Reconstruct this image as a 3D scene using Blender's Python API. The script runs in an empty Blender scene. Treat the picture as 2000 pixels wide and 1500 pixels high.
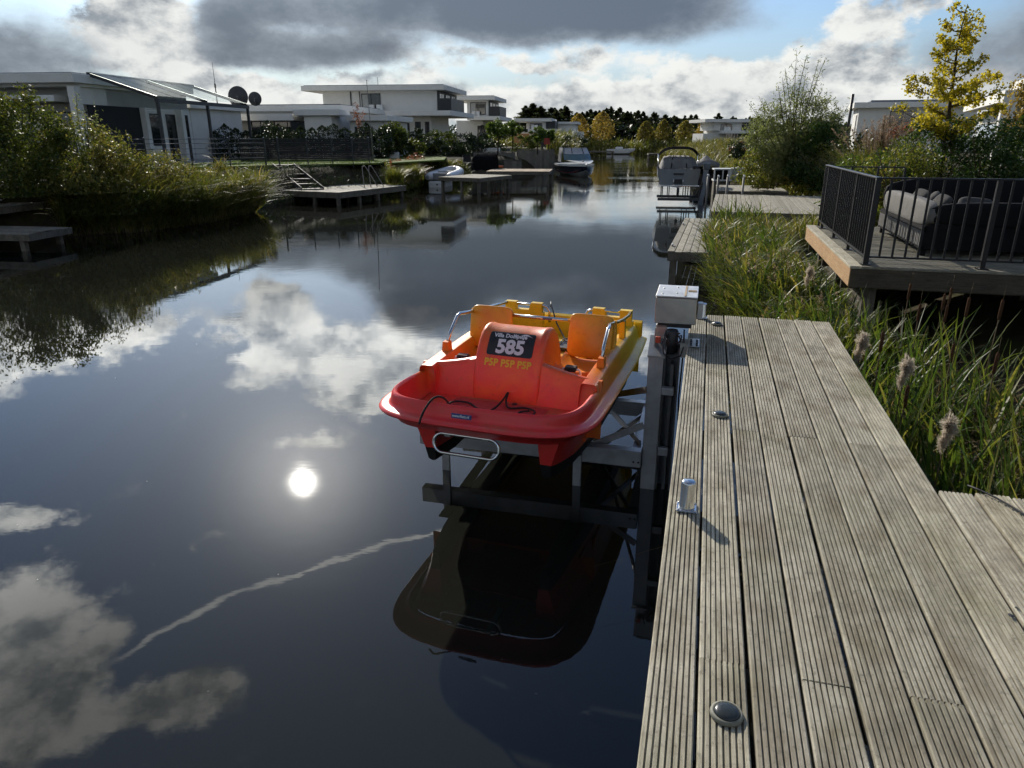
import bpy, math, random
import numpy as np
from mathutils import Vector, Matrix

# ------------------------------------------------------------------ camera
R = math.radians
SC = bpy.context.scene
COL = SC.collection
FPX, CAM_H = 1390.0, 2.80                    # focal length in photo pixels, eye height over the water
PITCH = math.atan(484.0 / FPX)
CP, SP = math.cos(PITCH), math.sin(PITCH)
cam_d = bpy.data.cameras.new('camera')
cam = bpy.data.objects.new('camera', cam_d)
COL.objects.link(cam)
cam.location = (0, 0, CAM_H)
cam.rotation_euler = (math.pi / 2 - PITCH, 0, 0)
cam_d.sensor_width = 36.0
cam_d.lens = FPX / 2000.0 * 36.0
cam_d.clip_start, cam_d.clip_end = 0.05, 3000
SC.camera = cam
SC.render.engine = 'CYCLES'
SC.cycles.use_denoising = True
SC.cycles.use_adaptive_sampling = True
SC.cycles.adaptive_threshold = 0.025
SC.cycles.adaptive_min_samples = 12
SC.cycles.max_bounces = 8
SC.cycles.diffuse_bounces = 3
SC.cycles.glossy_bounces = 4
SC.cycles.transmission_bounces = 4
SC.cycles.transparent_max_bounces = 8
SC.cycles.sample_clamp_indirect = 6.0
SC.cycles.caustics_reflective = False
SC.cycles.caustics_refractive = False
SC.view_settings.view_transform = 'Standard'
SC.view_settings.look = 'None'
SC.view_settings.gamma = 1.0
SC.view_settings.exposure = 0.10

def ray(u, v):
    x, up = (u - 1000) / FPX, (750 - v) / FPX
    return x, CP + up * SP, -SP + up * CP
def G(u, v, z=0.0):
    x, y, d = ray(u, v); k = (z - CAM_H) / d
    return Vector((x * k, y * k, z))
def P(u, v, Y):
    x, y, d = ray(u, v); k = Y / y
    return Vector((x * k, Y, CAM_H + d * k))
def sky_ae(u, v):
    x, y, d = ray(u, v)
    return math.degrees(math.atan2(x, y)), abs(math.degrees(math.atan2(d, math.hypot(x, y))))

# ------------------------------------------------------------------ sun and sky
SUN_AZ, SUN_EL = -18.1, 25.9                 # degrees: clockwise from the view axis, above the horizon
SUN_DIR = Vector((math.sin(R(SUN_AZ)) * math.cos(R(SUN_EL)), math.cos(R(SUN_AZ)) * math.cos(R(SUN_EL)), math.sin(R(SUN_EL))))
sun_d = bpy.data.lights.new('sun', 'SUN')
sun_d.energy, sun_d.angle, sun_d.color = 5.0, R(0.6), (1.0, 0.93, 0.82)
sun = bpy.data.objects.new('sun', sun_d)
COL.objects.link(sun)
sun.location = (-20, 60, 40)
sun.rotation_euler = (-SUN_DIR).to_track_quat('-Z', 'Y').to_euler()

world = bpy.data.worlds.new('World')
SC.world = world
world.use_nodes = True
world.cycles.sampling_method = 'MANUAL'
world.cycles.sample_map_resolution = 512
WN, WL = world.node_tree.nodes, world.node_tree.links
WN.clear()
def wset(sock, val):
    if isinstance(val, bpy.types.NodeSocket): WL.new(val, sock)
    else: sock.default_value = val
def wm(op, a, b=None, c=None, clamp=False):
    n = WN.new('ShaderNodeMath'); n.operation = op; n.use_clamp = clamp
    for i, val in enumerate((a, b, c)):
        if val is not None: wset(n.inputs[i], val)
    return n.outputs[0]
def wv(op, a, b=None, scale=None):
    n = WN.new('ShaderNodeVectorMath'); n.operation = op
    wset(n.inputs[0], a)
    if b is not None: wset(n.inputs[1], b)
    if scale is not None: wset(n.inputs['Scale'], scale)
    return n.outputs['Value'] if op in ('LENGTH', 'DOT_PRODUCT', 'DISTANCE') else n.outputs[0]
def wss(val, a, b, ta=0.0, tb=1.0):
    n = WN.new('ShaderNodeMapRange'); n.interpolation_type = 'SMOOTHSTEP'
    wset(n.inputs['Value'], val)
    for k, q in (('From Min', a), ('From Max', b), ('To Min', ta), ('To Max', tb)): n.inputs[k].default_value = q
    return n.outputs['Result']
def wnoise(vec, scale, detail=6.0, rough=0.55, dist=0.0, lac=2.0):
    n = WN.new('ShaderNodeTexNoise'); n.noise_dimensions = '3D'
    wset(n.inputs['Vector'], vec)
    for k, q in (('Scale', scale), ('Detail', detail), ('Roughness', rough), ('Distortion', dist), ('Lacunarity', lac)): n.inputs[k].default_value = q
    return n.outputs
def wmix(f, a, b):
    n = WN.new('ShaderNodeMix'); n.data_type = 'RGBA'
    wset(n.inputs['Factor'], f); wset(n.inputs[6], a); wset(n.inputs[7], b)
    return n.outputs[2]
sky = WN.new('ShaderNodeTexSky')
sky.sky_type = 'NISHITA'
sky.sun_disc = False
sky.sun_elevation, sky.sun_rotation = R(SUN_EL), R(SUN_AZ)
sky.air_density, sky.dust_density, sky.ozone_density = 1.0, 0.6, 1.5
tc = WN.new('ShaderNodeTexCoord')
DIR = wv('NORMALIZE', tc.outputs['Generated'])
sep = WN.new('ShaderNodeSeparateXYZ'); WL.new(DIR, sep.inputs[0])
az = wm('MULTIPLY', wm('ARCTAN2', sep.outputs[0], sep.outputs[1]), 57.2958)
el = wm('MULTIPLY', wm('ARCSINE', sep.outputs[2]), 57.2958)
elp = wm('ABSOLUTE', el)
comb = WN.new('ShaderNodeCombineXYZ'); WL.new(az, comb.inputs[0]); WL.new(elp, comb.inputs[1])
Q = comb.outputs[0]                            # (azimuth, elevation) in degrees
# clouds are flatter near the horizon: noise space is squeezed there
flat = wv('MULTIPLY', DIR, (1.0, 1.0, 1.7))
w1 = wv('SUBTRACT', wnoise(flat, 5.0, 1.0)['Color'], (0.5, 0.5, 0.5))
w2 = wv('SUBTRACT', wnoise(flat, 15.0, 7.0, 0.62)['Color'], (0.5, 0.5, 0.5))
QW = wv('ADD', Q, wv('ADD', wv('MULTIPLY', w1, (9.0, 3.2, 0)), wv('MULTIPLY', w2, (7.5, 4.2, 0))))
QS = wv('ADD', Q, wv('ADD', wv('MULTIPLY', w1, (12.0, 2.0, 0)), wv('MULTIPLY', w2, (3.0, 1.2, 0))))
def blobs(q, lst):
    tot = 0.0
    for (u, v, ru, rv, amp) in lst:
        a, e = sky_ae(u, v)
        d = wv('LENGTH', wv('MULTIPLY', wv('SUBTRACT', q, (a, e, 0)), (24.0 / ru, 24.0 / rv, 0)))
        tot = wm('ADD', wss(d, 0.0, 1.0, amp, 0.0), tot)
    return tot
# cumulus: (pixel u, pixel v, half width, half height in pixels, weight); v > 266 is seen mirrored in the canal
CUMULUS = [(960, 222, 190, 70, .95), (1130, 200, 190, 85, 1.0), (1285, 182, 150, 82, 1.0), (1395, 165, 150, 90, 1.05), (1545, 172, 180, 92, 1.0),
    (1740, 195, 200, 95, .85), (1900, 200, 170, 80, .7), (1705, 50, 100, 66, 1.1),
    (225, 50, 165, 105, 1.5), (320, 100, 120, 60, .8), (520, 168, 280, 56, 1.0), (800, 145, 200, 40, .6), (1060, 104, 330, 30, .75),
    (60, 640, 300, 120, 1.25), (230, 650, 150, 70, .9), (510, 610, 125, 115, 1.2), (600, 695, 175, 100, 1.25), (740, 745, 180, 85, 1.2), (790, 660, 200, 120, .8), (1250, 690, 160, 110, .6),
    (600, 868, 200, 34, .62), (405, 1035, 80, 26, .5), (40, 1012, 110, 44, .85),
    (90, 1230, 190, 140, 1.0), (40, 1400, 220, 150, 1.0), (320, 1385, 210, 75, .95)]
DARK = [(820, 26, 560, 88, 1.1), (1200, 20, 420, 80, 1.1), (600, 105, 330, 42, .9), (440, 45, 150, 75, .8), (0, 110, 200, 120, .85), (1960, 105, 190, 150, .8),
    (950, 560, 400, 85, .85), (830, 610, 190, 90, .9), (1250, 590, 260, 120, .8)]
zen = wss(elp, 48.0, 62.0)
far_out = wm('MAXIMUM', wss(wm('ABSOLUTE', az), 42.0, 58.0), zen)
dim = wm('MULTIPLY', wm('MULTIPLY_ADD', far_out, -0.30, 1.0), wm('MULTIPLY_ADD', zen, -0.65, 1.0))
nb = wnoise(flat, 2.6, 4.0, 0.6)['Fac']
nd = wnoise(flat, 1.7, 3.0, 0.55)['Fac']
f1 = wnoise(flat, 16.0, 8.0, 0.62)['Fac']
sd = SUN_DIR * 0.022 + Vector((0, 0, 0.012))
r1 = wnoise(flat, 13.0, 5.0, 0.6)['Fac']
r2 = wnoise(wv('ADD', flat, (sd.x, sd.y, sd.z * 1.7)), 13.0, 5.0, 0.6)['Fac']
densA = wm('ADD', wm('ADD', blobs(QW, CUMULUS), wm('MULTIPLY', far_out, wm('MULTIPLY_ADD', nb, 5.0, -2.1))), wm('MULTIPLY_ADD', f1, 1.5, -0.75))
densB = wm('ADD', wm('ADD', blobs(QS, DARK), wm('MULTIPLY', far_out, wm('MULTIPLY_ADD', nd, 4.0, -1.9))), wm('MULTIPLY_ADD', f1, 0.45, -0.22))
maskA = wss(densA, 0.18, 0.66)
maskB = wss(densB, 0.22, 0.80)
relief = wss(wm('SUBTRACT', r1, r2), -0.26, 0.12)
thick = wss(densA, 0.55, 1.5)
lit = wm('MULTIPLY', relief, wm('MULTIPLY_ADD', thick, -0.15, 1.0))
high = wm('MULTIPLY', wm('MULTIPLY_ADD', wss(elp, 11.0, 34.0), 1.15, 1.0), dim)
colA = wmix(lit, (2.7, 3.05, 3.45, 1), (8.5, 8.6, 8.3, 1))
colB = wmix(wss(wm('ADD', densB, wm('MULTIPLY_ADD', f1, 0.9, -0.45)), 0.3, 1.25), (3.0, 3.4, 3.9, 1), (1.08, 1.30, 1.68, 1))
# a thin old contrail across the upper sky (seen mirrored in the canal)
ca0, ca1 = Vector(sky_ae(195, 1305) + (0,)), Vector(sky_ae(860, 1032) + (0,))
ce = (ca1 - ca0).normalized(); cn = Vector((-ce.y, ce.x, 0))
QT = wv('ADD', Q, wv('MULTIPLY', wv('SUBTRACT', wnoise(DIR, 9.0, 3.0)['Color'], (0.5, 0.5, 0.5)), (2.2, 2.2, 0)))
rel = wv('SUBTRACT', QT, tuple(ca0))
dn = wm('ABSOLUTE', wv('DOT_PRODUCT', rel, tuple(cn)))
dl = wv('DOT_PRODUCT', rel, tuple(ce))
trail = wm('MULTIPLY', wss(dn, 0.05, 0.27, 1.0, 0.0), wm('MULTIPLY', wss(dl, -1.0, 5.0), wss(dl, 40.0, 60.0, 1.0, 0.0)))
trail = wm('MULTIPLY', trail, wm('MULTIPLY_ADD', f1, 1.2, 0.1, clamp=True))
sdot = wm('MAXIMUM', wv('DOT_PRODUCT', DIR, tuple(SUN_DIR)), 0.0)
glow = wm('ADD', wm('MULTIPLY', wm('POWER', sdot, 12000.0), 360.0), wm('MULTIPLY', wm('POWER', sdot, 300.0), 20.0))
skyc = wmix(wss(elp, 0.0, 11.0, 0.92, 0.0), wv('MULTIPLY', sky.outputs[0], (0.74, 0.90, 1.12)), (3.9, 4.75, 5.4, 1))
c0 = wmix(wm('MULTIPLY', trail, 0.8), skyc, (34.0, 34.0, 32.0, 1))
near_sun = wss(sdot, 0.62, 0.90)
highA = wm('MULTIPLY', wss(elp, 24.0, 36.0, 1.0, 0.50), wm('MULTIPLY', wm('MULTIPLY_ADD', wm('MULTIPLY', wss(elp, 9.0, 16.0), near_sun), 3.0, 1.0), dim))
c1 = wmix(maskA, c0, wv('SCALE', colA, scale=highA))
c2 = wmix(wm('MULTIPLY', maskB, 0.93), c1, wv('SCALE', colB, scale=high))
c3 = wv('ADD', c2, wv('SCALE', (1.0, 0.95, 0.86), scale=glow))
bg = WN.new('ShaderNodeBackground'); WL.new(c3, bg.inputs[0]); bg.inputs[1].default_value = 0.1
wo = WN.new('ShaderNodeOutputWorld'); WL.new(bg.outputs[0], wo.inputs[0])

# ------------------------------------------------------------------ helpers
RNG = np.random.default_rng(7)
random.seed(7)
AZ_D = R(14.84)                                # heading of the jetty and the pedal boat
AZ_C = R(7.7)                                  # heading of the canal and the houses on its left
def frame_ts(t, s, z=0.0):
    return Vector((t * math.cos(AZ_D) + s * math.sin(AZ_D), -t * math.sin(AZ_D) + s * math.cos(AZ_D), z))
def tag(o, label=None, cat=None, group=None, kind=None):
    if label: o['label'] = label
    if cat: o['category'] = cat
    if group: o['group'] = group
    if kind: o['kind'] = kind
    return o
def empty(name, loc=(0, 0, 0), rz=0.0, label=None, cat=None, group=None):
    o = bpy.data.objects.new(name, None); COL.objects.link(o)
    o.location = loc; o.rotation_euler = (0, 0, rz); o.empty_display_size = 0.2
    return tag(o, label, cat, group)
def link(name, me, mat=None, parent=None, loc=None, rz=None):
    o = bpy.data.objects.new(name, me); COL.objects.link(o)
    if mat is not None and not me.materials: me.materials.append(mat)
    if parent is not None: o.parent = parent
    if loc is not None: o.location = loc
    if rz is not None: o.rotation_euler = (0, 0, rz)
    return o
def np_mesh(name, verts, faces, smooth=False):
    verts = np.asarray(verts, dtype=np.float32); faces = np.asarray(faces, dtype=np.int32)
    me = bpy.data.meshes.new(name); k = faces.shape[1]; m = faces.shape[0]
    me.vertices.add(len(verts)); me.vertices.foreach_set('co', verts.ravel())
    me.loops.add(m * k); me.loops.foreach_set('vertex_index', faces.ravel())
    me.polygons.add(m); me.polygons.foreach_set('loop_start', np.arange(0, m * k, k, dtype=np.int32))
    me.polygons.foreach_set('loop_total', np.full(m, k, dtype=np.int32))
    if smooth: me.polygons.foreach_set('use_smooth', np.ones(m, dtype=bool))
    me.update(calc_edges=True)
    return me
class MB:
    """collects pieces of one part"""
    def __init__(s): s.v, s.f, s.sm = [], [], []
    def add(s, v, f, smooth=False):
        o = len(s.v); s.v += [tuple(p) for p in v]; s.f += [tuple(i + o for i in q) for q in f]; s.sm += [smooth] * len(f); return s
    def box(s, x0, x1, y0, y1, z0, z1, b=0.0):
        if b <= 0:
            v = [(x, y, z) for z in (z0, z1) for y in (y0, y1) for x in (x0, x1)]
            return s.add(v, [(0, 2, 3, 1), (4, 5, 7, 6), (0, 1, 5, 4), (2, 6, 7, 3), (0, 4, 6, 2), (1, 3, 7, 5)])
        v, idx = [], {}
        X, Y, Z = (x0, x1), (y0, y1), (z0, z1)
        for i in (0, 1):
            for j in (0, 1):
                for k in (0, 1):
                    sx, sy, sz = b * (1 - 2 * i), b * (1 - 2 * j), b * (1 - 2 * k)
                    for a in range(3):
                        idx[i, j, k, a] = len(v)
                        v.append((X[i] + (0 if a == 0 else sx), Y[j] + (0 if a == 1 else sy), Z[k] + (0 if a == 2 else sz)))
        f = []
        for i in (0, 1):
            q = [idx[i, 0, 0, 0], idx[i, 1, 0, 0], idx[i, 1, 1, 0], idx[i, 0, 1, 0]]; f.append(q if i else q[::-1])
            q = [idx[0, i, 0, 1], idx[0, i, 1, 1], idx[1, i, 1, 1], idx[1, i, 0, 1]]; f.append(q if i else q[::-1])
            q = [idx[0, 0, i, 2], idx[1, 0, i, 2], idx[1, 1, i, 2], idx[0, 1, i, 2]]; f.append(q if i else q[::-1])
        for i in (0, 1):
            for j in (0, 1):
                f.append([idx[i, j, 0, 0], idx[i, j, 1, 0], idx[i, j, 1, 1], idx[i, j, 0, 1]])
                f.append([idx[i, 0, j, 0], idx[i, 1, j, 0], idx[i, 1, j, 2], idx[i, 0, j, 2]])
                f.append([idx[0, i, j, 1], idx[1, i, j, 1], idx[1, i, j, 2], idx[0, i, j, 2]])
                for k in (0, 1): f.append([idx[i, j, k, 0], idx[i, j, k, 1], idx[i, j, k, 2]])
        return s.add(v, f)
    def beam(s, a, b, w, h, up=(0, 0, 1)):
        a, b = Vector(a), Vector(b); d = (b - a).normalized(); up = Vector(up)
        if abs(d.dot(up)) > 0.98: up = Vector((0, 1, 0))
        r = d.cross(up).normalized(); q = r.cross(d)
        v = [p + r * (w / 2 * i) + q * (h / 2 * j) for p in (a, b) for i, j in ((-1, -1), (1, -1), (1, 1), (-1, 1))]
        return s.add(v, [(0, 1, 2, 3), (7, 6, 5, 4), (0, 4, 5, 1), (1, 5, 6, 2), (2, 6, 7, 3), (3, 7, 4, 0)])
    def tube(s, pts, r, n=8, closed=False, cap=True):
        pts = [Vector(p) for p in pts]; m = len(pts); rr = r if isinstance(r, (list, tuple)) else [r] * m
        v, f = [], []; prev = None
        for i, p in enumerate(pts):
            d = (pts[(i + 1) % m] - pts[i - 1]) if closed else (pts[min(i + 1, m - 1)] - pts[max(i - 1, 0)])
            if d.length < 1e-9: d = Vector((0, 0, 1))
            d.normalize()
            if prev is None:
                ref = Vector((0, 0, 1)) if abs(d.z) < 0.9 else Vector((1, 0, 0)); a = d.cross(ref).normalized()
            else:
                a = prev - d * prev.dot(d); a = a.normalized() if a.length > 1e-6 else d.orthogonal().normalized()
            prev = a; b = d.cross(a)
            for k in range(n):
                an = 2 * math.pi * k / n; v.append(p + (a * math.cos(an) + b * math.sin(an)) * rr[i])
        for i in range(m if closed else m - 1):
            j = (i + 1) % m
            for k in range(n): f.append((i * n + k, i * n + (k + 1) % n, j * n + (k + 1) % n, j * n + k))
        if cap and not closed: f.append(tuple(range(n))[::-1]); f.append(tuple((m - 1) * n + k for k in range(n)))
        return s.add(v, f, True)
    def lathe(s, prof, c=(0, 0, 0), n=20):
        v, f = [], []; m = len(prof)
        for r, z in prof:
            for k in range(n):
                a = 2 * math.pi * k / n; v.append((c[0] + r * math.cos(a), c[1] + r * math.sin(a), c[2] + z))
        for i in range(m - 1):
            for k in range(n): f.append((i * n + k, i * n + (k + 1) % n, (i + 1) * n + (k + 1) % n, (i + 1) * n + k))
        if prof[-1][0] > 1e-5: f.append(tuple((m - 1) * n + k for k in range(n)))
        if prof[0][0] > 1e-5: f.append(tuple(range(n))[::-1])
        return s.add(v, f, True)
    def grid(s, rows, close=False, smooth=True, flip=False):
        m, n = len(rows), len(rows[0]); v = [p for r in rows for p in r]; f = []
        for i in range(m - 1):
            for k in range(n if close else n - 1):
                q = (i * n + k, i * n + (k + 1) % n, (i + 1) * n + (k + 1) % n, (i + 1) * n + k); f.append(q[::-1] if flip else q)
        return s.add(v, f, smooth)
    def prism(s, poly, x0, x1, axis=0, smooth=False):
        """poly in the two other axes, extruded along axis"""
        def mk(p, h):
            return (h, p[0], p[1]) if axis == 0 else (p[0], h, p[1]) if axis == 1 else (p[0], p[1], h)
        n = len(poly); v = [mk(p, x0) for p in poly] + [mk(p, x1) for p in poly]
        f = [tuple(range(n))[::-1], tuple(n + i for i in range(n))]
        s.add(v, f); o = len(s.v) - 2 * n
        for i in range(n): s.f.append((o + i, o + (i + 1) % n, o + n + (i + 1) % n, o + n + i)); s.sm.append(smooth)
        return s
    def mesh(s, name, fix=False):
        me = bpy.data.meshes.new(name); me.from_pydata([tuple(p) for p in s.v], [], s.f)
        me.polygons.foreach_set('use_smooth', np.array(s.sm, dtype=bool))
        me.update()
        if fix:
            import bmesh
            bm = bmesh.new(); bm.from_mesh(me); bmesh.ops.recalc_face_normals(bm, faces=bm.faces); bm.to_mesh(me); bm.free()
        return me
    def build(s, name, mat, parent=None, loc=None, rz=None, fix=True, sharp=None):
        me = s.mesh(name, fix)
        if sharp is not None: me.set_sharp_from_angle(angle=R(sharp))
        return link(name, me, mat, parent, loc, rz)
def copy_tree(o, parent=None):
    c = o.copy(); COL.objects.link(c); c.parent = parent
    for ch in list(o.children): copy_tree(ch, c)
    return c

# ------------------------------------------------------------------ materials
MATS = {}
def nodes_of(name):
    m = bpy.data.materials.new(name); m.use_nodes = True
    N, L = m.node_tree.nodes, m.node_tree.links
    return m, N, L, N['Principled BSDF']
def nz(N, L, vec, scale, detail=4, rough=0.55, dist=0.0):
    n = N.new('ShaderNodeTexNoise'); n.inputs['Scale'].default_value = scale; n.inputs['Detail'].default_value = detail
    n.inputs['Roughness'].default_value = rough; n.inputs['Distortion'].default_value = dist
    L.new(vec, n.inputs['Vector']); return n
def mapping(N, L, vec, scale):
    n = N.new('ShaderNodeMapping'); n.inputs['Scale'].default_value = scale; L.new(vec, n.inputs['Vector']); return n.outputs[0]
def ramp(N, L, fac, stops):
    n = N.new('ShaderNodeValToRGB'); e = n.color_ramp.elements
    while len(e) < len(stops): e.new(0.5)
    for el_, (p, c) in zip(e, stops): el_.position = p; el_.color = (c[0], c[1], c[2], 1) if not isinstance(c, (int, float)) else (c, c, c, 1)
    L.new(fac, n.inputs[0]); return n.outputs[0]
def mixc(N, L, f, a, b, mode='MIX'):
    n = N.new('ShaderNodeMix'); n.data_type = 'RGBA'; n.blend_type = mode
    for sk, val in ((n.inputs[0], f), (n.inputs[6], a), (n.inputs[7], b)):
        if isinstance(val, bpy.types.NodeSocket): L.new(val, sk)
        else: sk.default_value = val if isinstance(val, (int, float)) else (val[0], val[1], val[2], 1)
    return n.outputs[2]
def bump(N, L, h, bs, strength=0.3, dist=0.01):
    n = N.new('ShaderNodeBump'); n.inputs['Strength'].default_value = strength; n.inputs['Distance'].default_value = dist
    L.new(h, n.inputs['Height']); L.new(n.outputs[0], bs.inputs['Normal']); return n
def mat(name, col, rough=0.6, metal=0.0, var=0.15, scale=4.0, bmp=0.0, bscale=30.0, spec=0.5, dirt=None, island=False):
    if name in MATS: return MATS[name]
    m, N, L, b = nodes_of(name)
    t = N.new('ShaderNodeTexCoord').outputs['Object']
    n1 = nz(N, L, t, scale, 6, 0.6)
    lo = tuple(c * (1 - var) for c in col); hi = tuple(min(1, c * (1 + var)) for c in col)
    c = ramp(N, L, n1.outputs['Fac'], [(0.3, lo), (0.7, hi)])
    if island:
        g = N.new('ShaderNodeNewGeometry')
        c = mixc(N, L, 1.0, c, ramp(N, L, g.outputs['Random Per Island'], [(0, 0.65), (1, 1.25)]), 'MULTIPLY')
    if dirt:
        n2 = nz(N, L, t, scale * 0.45, 8, 0.65)
        c = mixc(N, L, ramp(N, L, n2.outputs['Fac'], [(0.48, 0.0), (0.72, dirt[1])]), c, dirt[0])
    L.new(c, b.inputs['Base Color'])
    rr = N.new('ShaderNodeMapRange'); L.new(n1.outputs['Fac'], rr.inputs[0]); rr.inputs['To Min'].default_value = max(0.02, rough - 0.08); rr.inputs['To Max'].default_value = min(1, rough + 0.08)
    L.new(rr.outputs[0], b.inputs['Roughness'])
    b.inputs['Metallic'].default_value = metal; b.inputs['Specular IOR Level'].default_value = spec
    if bmp: bump(N, L, nz(N, L, t, bscale, 5, 0.6).outputs['Fac'], b, bmp, 0.01)
    MATS[name] = m; return m
def leaf_mat(name, stops, rough=0.45, trans=0.4, spec=0.35, tint=(1.5, 1.5, 0.8)):
    """stops: leaf colours across a plant; each leaf (mesh island) takes one"""
    if name in MATS: return MATS[name]
    m, N, L, b = nodes_of(name)
    g = N.new('ShaderNodeNewGeometry')
    t = N.new('ShaderNodeTexCoord').outputs['Object']
    n1 = nz(N, L, t, 0.9, 3)
    f = N.new('ShaderNodeMath'); f.operation = 'MULTIPLY_ADD'; L.new(n1.outputs['Fac'], f.inputs[0]); f.inputs[1].default_value = 0.9
    f2 = N.new('ShaderNodeMath'); f2.operation = 'MULTIPLY_ADD'; L.new(g.outputs['Random Per Island'], f2.inputs[0]); f2.inputs[1].default_value = 0.75; f2.inputs[2].default_value = -0.32
    L.new(f2.outputs[0], f.inputs[2])
    c = ramp(N, L, f.outputs[0], stops)
    L.new(c, b.inputs['Base Color']); b.inputs['Roughness'].default_value = rough; b.inputs['Specular IOR Level'].default_value = spec
    tr = N.new('ShaderNodeBsdfTranslucent'); L.new(mixc(N, L, 1.0, c, tint, 'MULTIPLY'), tr.inputs[0])
    mx = N.new('ShaderNodeMixShader'); mx.inputs[0].default_value = trans
    L.new(b.outputs[0], mx.inputs[1]); L.new(tr.outputs[0], mx.inputs[2]); L.new(mx.outputs[0], N['Material Output'].inputs[0])
    MATS[name] = m; return m
def wood_mat(name, lo, hi, stain=(0.16, 0.12, 0.07), axis=1, grain=1.0, stain_amt=0.5, green=0.0):
    """weathered boards; grain runs along the given local axis"""
    if name in MATS: return MATS[name]
    m, N, L, b = nodes_of(name)
    tcn = N.new('ShaderNodeTexCoord'); oi = N.new('ShaderNodeObjectInfo')
    off = N.new('ShaderNodeVectorMath'); off.operation = 'MULTIPLY_ADD'
    cm = N.new('ShaderNodeCombineXYZ')
    for k in range(3): L.new(oi.outputs['Random'], cm.inputs[k])
    L.new(cm.outputs[0], off.inputs[0]); off.inputs[1].default_value = (37.0, 53.0, 19.0); L.new(tcn.outputs['Object'], off.inputs[2])
    vec = off.outputs[0]
    st = [34.0 * grain] * 3; st[axis] = 2.2 * grain
    g1 = nz(N, L, mapping(N, L, vec, st), 2.0, 6, 0.65, 0.6)
    bl = [5.0] * 3; bl[axis] = 2.6
    g2 = nz(N, L, mapping(N, L, vec, bl), 1.3, 6, 0.65)
    g3 = nz(N, L, vec, 42.0, 4, 0.7)
    c = ramp(N, L, g1.outputs['Fac'], [(0.28, lo), (0.62, hi)])
    tone = ramp(N, L, oi.outputs['Random'], [(0, (0.74, 0.73, 0.70)), (0.5, (0.95, 0.95, 0.95)), (1, (1.12, 1.10, 1.04))])
    c = mixc(N, L, 1.0, c, tone, 'MULTIPLY')
    c = mixc(N, L, ramp(N, L, g2.outputs['Fac'], [(0.46, 0.0), (0.74, stain_amt)]), c, stain)
    if green:
        g4 = nz(N, L, vec, 1.1, 5, 0.6); c = mixc(N, L, ramp(N, L, g4.outputs['Fac'], [(0.5, 0.0), (0.75, green)]), c, (0.13, 0.14, 0.05))
    c = mixc(N, L, ramp(N, L, g3.outputs['Fac'], [(0.55, 0.0), (0.70, 0.55)]), c, tuple(q * 0.3 for q in lo))
    g5 = nz(N, L, vec, 2.3, 8, 0.72, 0.5); c = mixc(N, L, ramp(N, L, g5.outputs['Fac'], [(0.52, 0.0), (0.68, stain_amt * 0.8)]), c, tuple(q * 0.55 for q in lo))
    L.new(c, b.inputs['Base Color']); b.inputs['Roughness'].default_value = 0.82; b.inputs['Specular IOR Level'].default_value = 0.25
    bump(N, L, g1.outputs['Fac'], b, 0.45, 0.004)
    MATS[name] = m; return m

# ------------------------------------------------------------------ foliage
def rand_unit(n, rng):
    v = rng.normal(size=(n, 3)); return v / np.linalg.norm(v, axis=1, keepdims=True)
def leaves(pts, size, rng, aspect=0.5, droop=0.0, name='leaves', dirs=None):
    """one folded diamond per point; returns a mesh"""
    n = len(pts); pts = np.asarray(pts)
    d = rand_unit(n, rng) if dirs is None else dirs + 0.45 * rand_unit(n, rng)
    d[:, 2] -= droop; d /= np.linalg.norm(d, axis=1, keepdims=True)
    w = np.cross(d, rand_unit(n, rng)); w /= np.linalg.norm(w, axis=1, keepdims=True) + 1e-9
    nn = np.cross(d, w)
    sz = size * rng.uniform(0.6, 1.3, (n, 1))
    a = pts - d * sz * 0.5; b = pts + d * sz * 0.5
    m = pts - d * sz * 0.05 + nn * sz * 0.06
    l = m + w * sz * aspect * 0.5 - nn * sz * 0.1; r = m - w * sz * aspect * 0.5 - nn * sz * 0.1
    v = np.stack([a, l, b, r], 1).reshape(-1, 3)
    f = np.arange(n * 4).reshape(-1, 4)
    return np_mesh(name, v, f)
def blades(base, h, w, rng, lean=0.3, bend=0.35, wind=(0, 0), segs=4, name='blades', spread=1.0):
    """tapering arched grass blades; base (n,3), h and w arrays"""
    n = len(base); a = rng.uniform(0, 2 * np.pi, n)
    dx = np.cos(a) * spread + wind[0]; dy = np.sin(a) * spread + wind[1]
    ln = np.hypot(dx, dy) + 1e-6; dx, dy = dx / ln, dy / ln
    le = np.abs(rng.normal(0, lean, n)); be = np.abs(rng.normal(bend, bend * 0.6, n))
    tw = a + np.pi / 2 + rng.normal(0, 0.5, n)
    wx, wy = np.cos(tw), np.sin(tw)
    rows = []
    for i in range(segs + 1):
        q = i / segs
        out = h * (le * q + be * q ** 2.4)
        zz = h * q * (1 - 0.35 * be * q ** 2)
        c = np.stack([base[:, 0] + dx * out, base[:, 1] + dy * out, base[:, 2] + zz], 1)
        hw = w * (1 - q ** 1.6) * 0.5 + 0.0008
        off = np.stack([wx * hw, wy * hw, np.zeros(n)], 1)
        rows += [c - off, c + off]
    v = np.stack(rows, 1); k = 2 * (segs + 1)
    idx = np.arange(n)[:, None] * k
    fs = [np.concatenate([idx + 2 * i, idx + 2 * i + 1, idx + 2 * i + 3, idx + 2 * i + 2], 1) for i in range(segs)]
    return np_mesh(name, v.reshape(-1, 3), np.stack(fs, 1).reshape(-1, 4))
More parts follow.
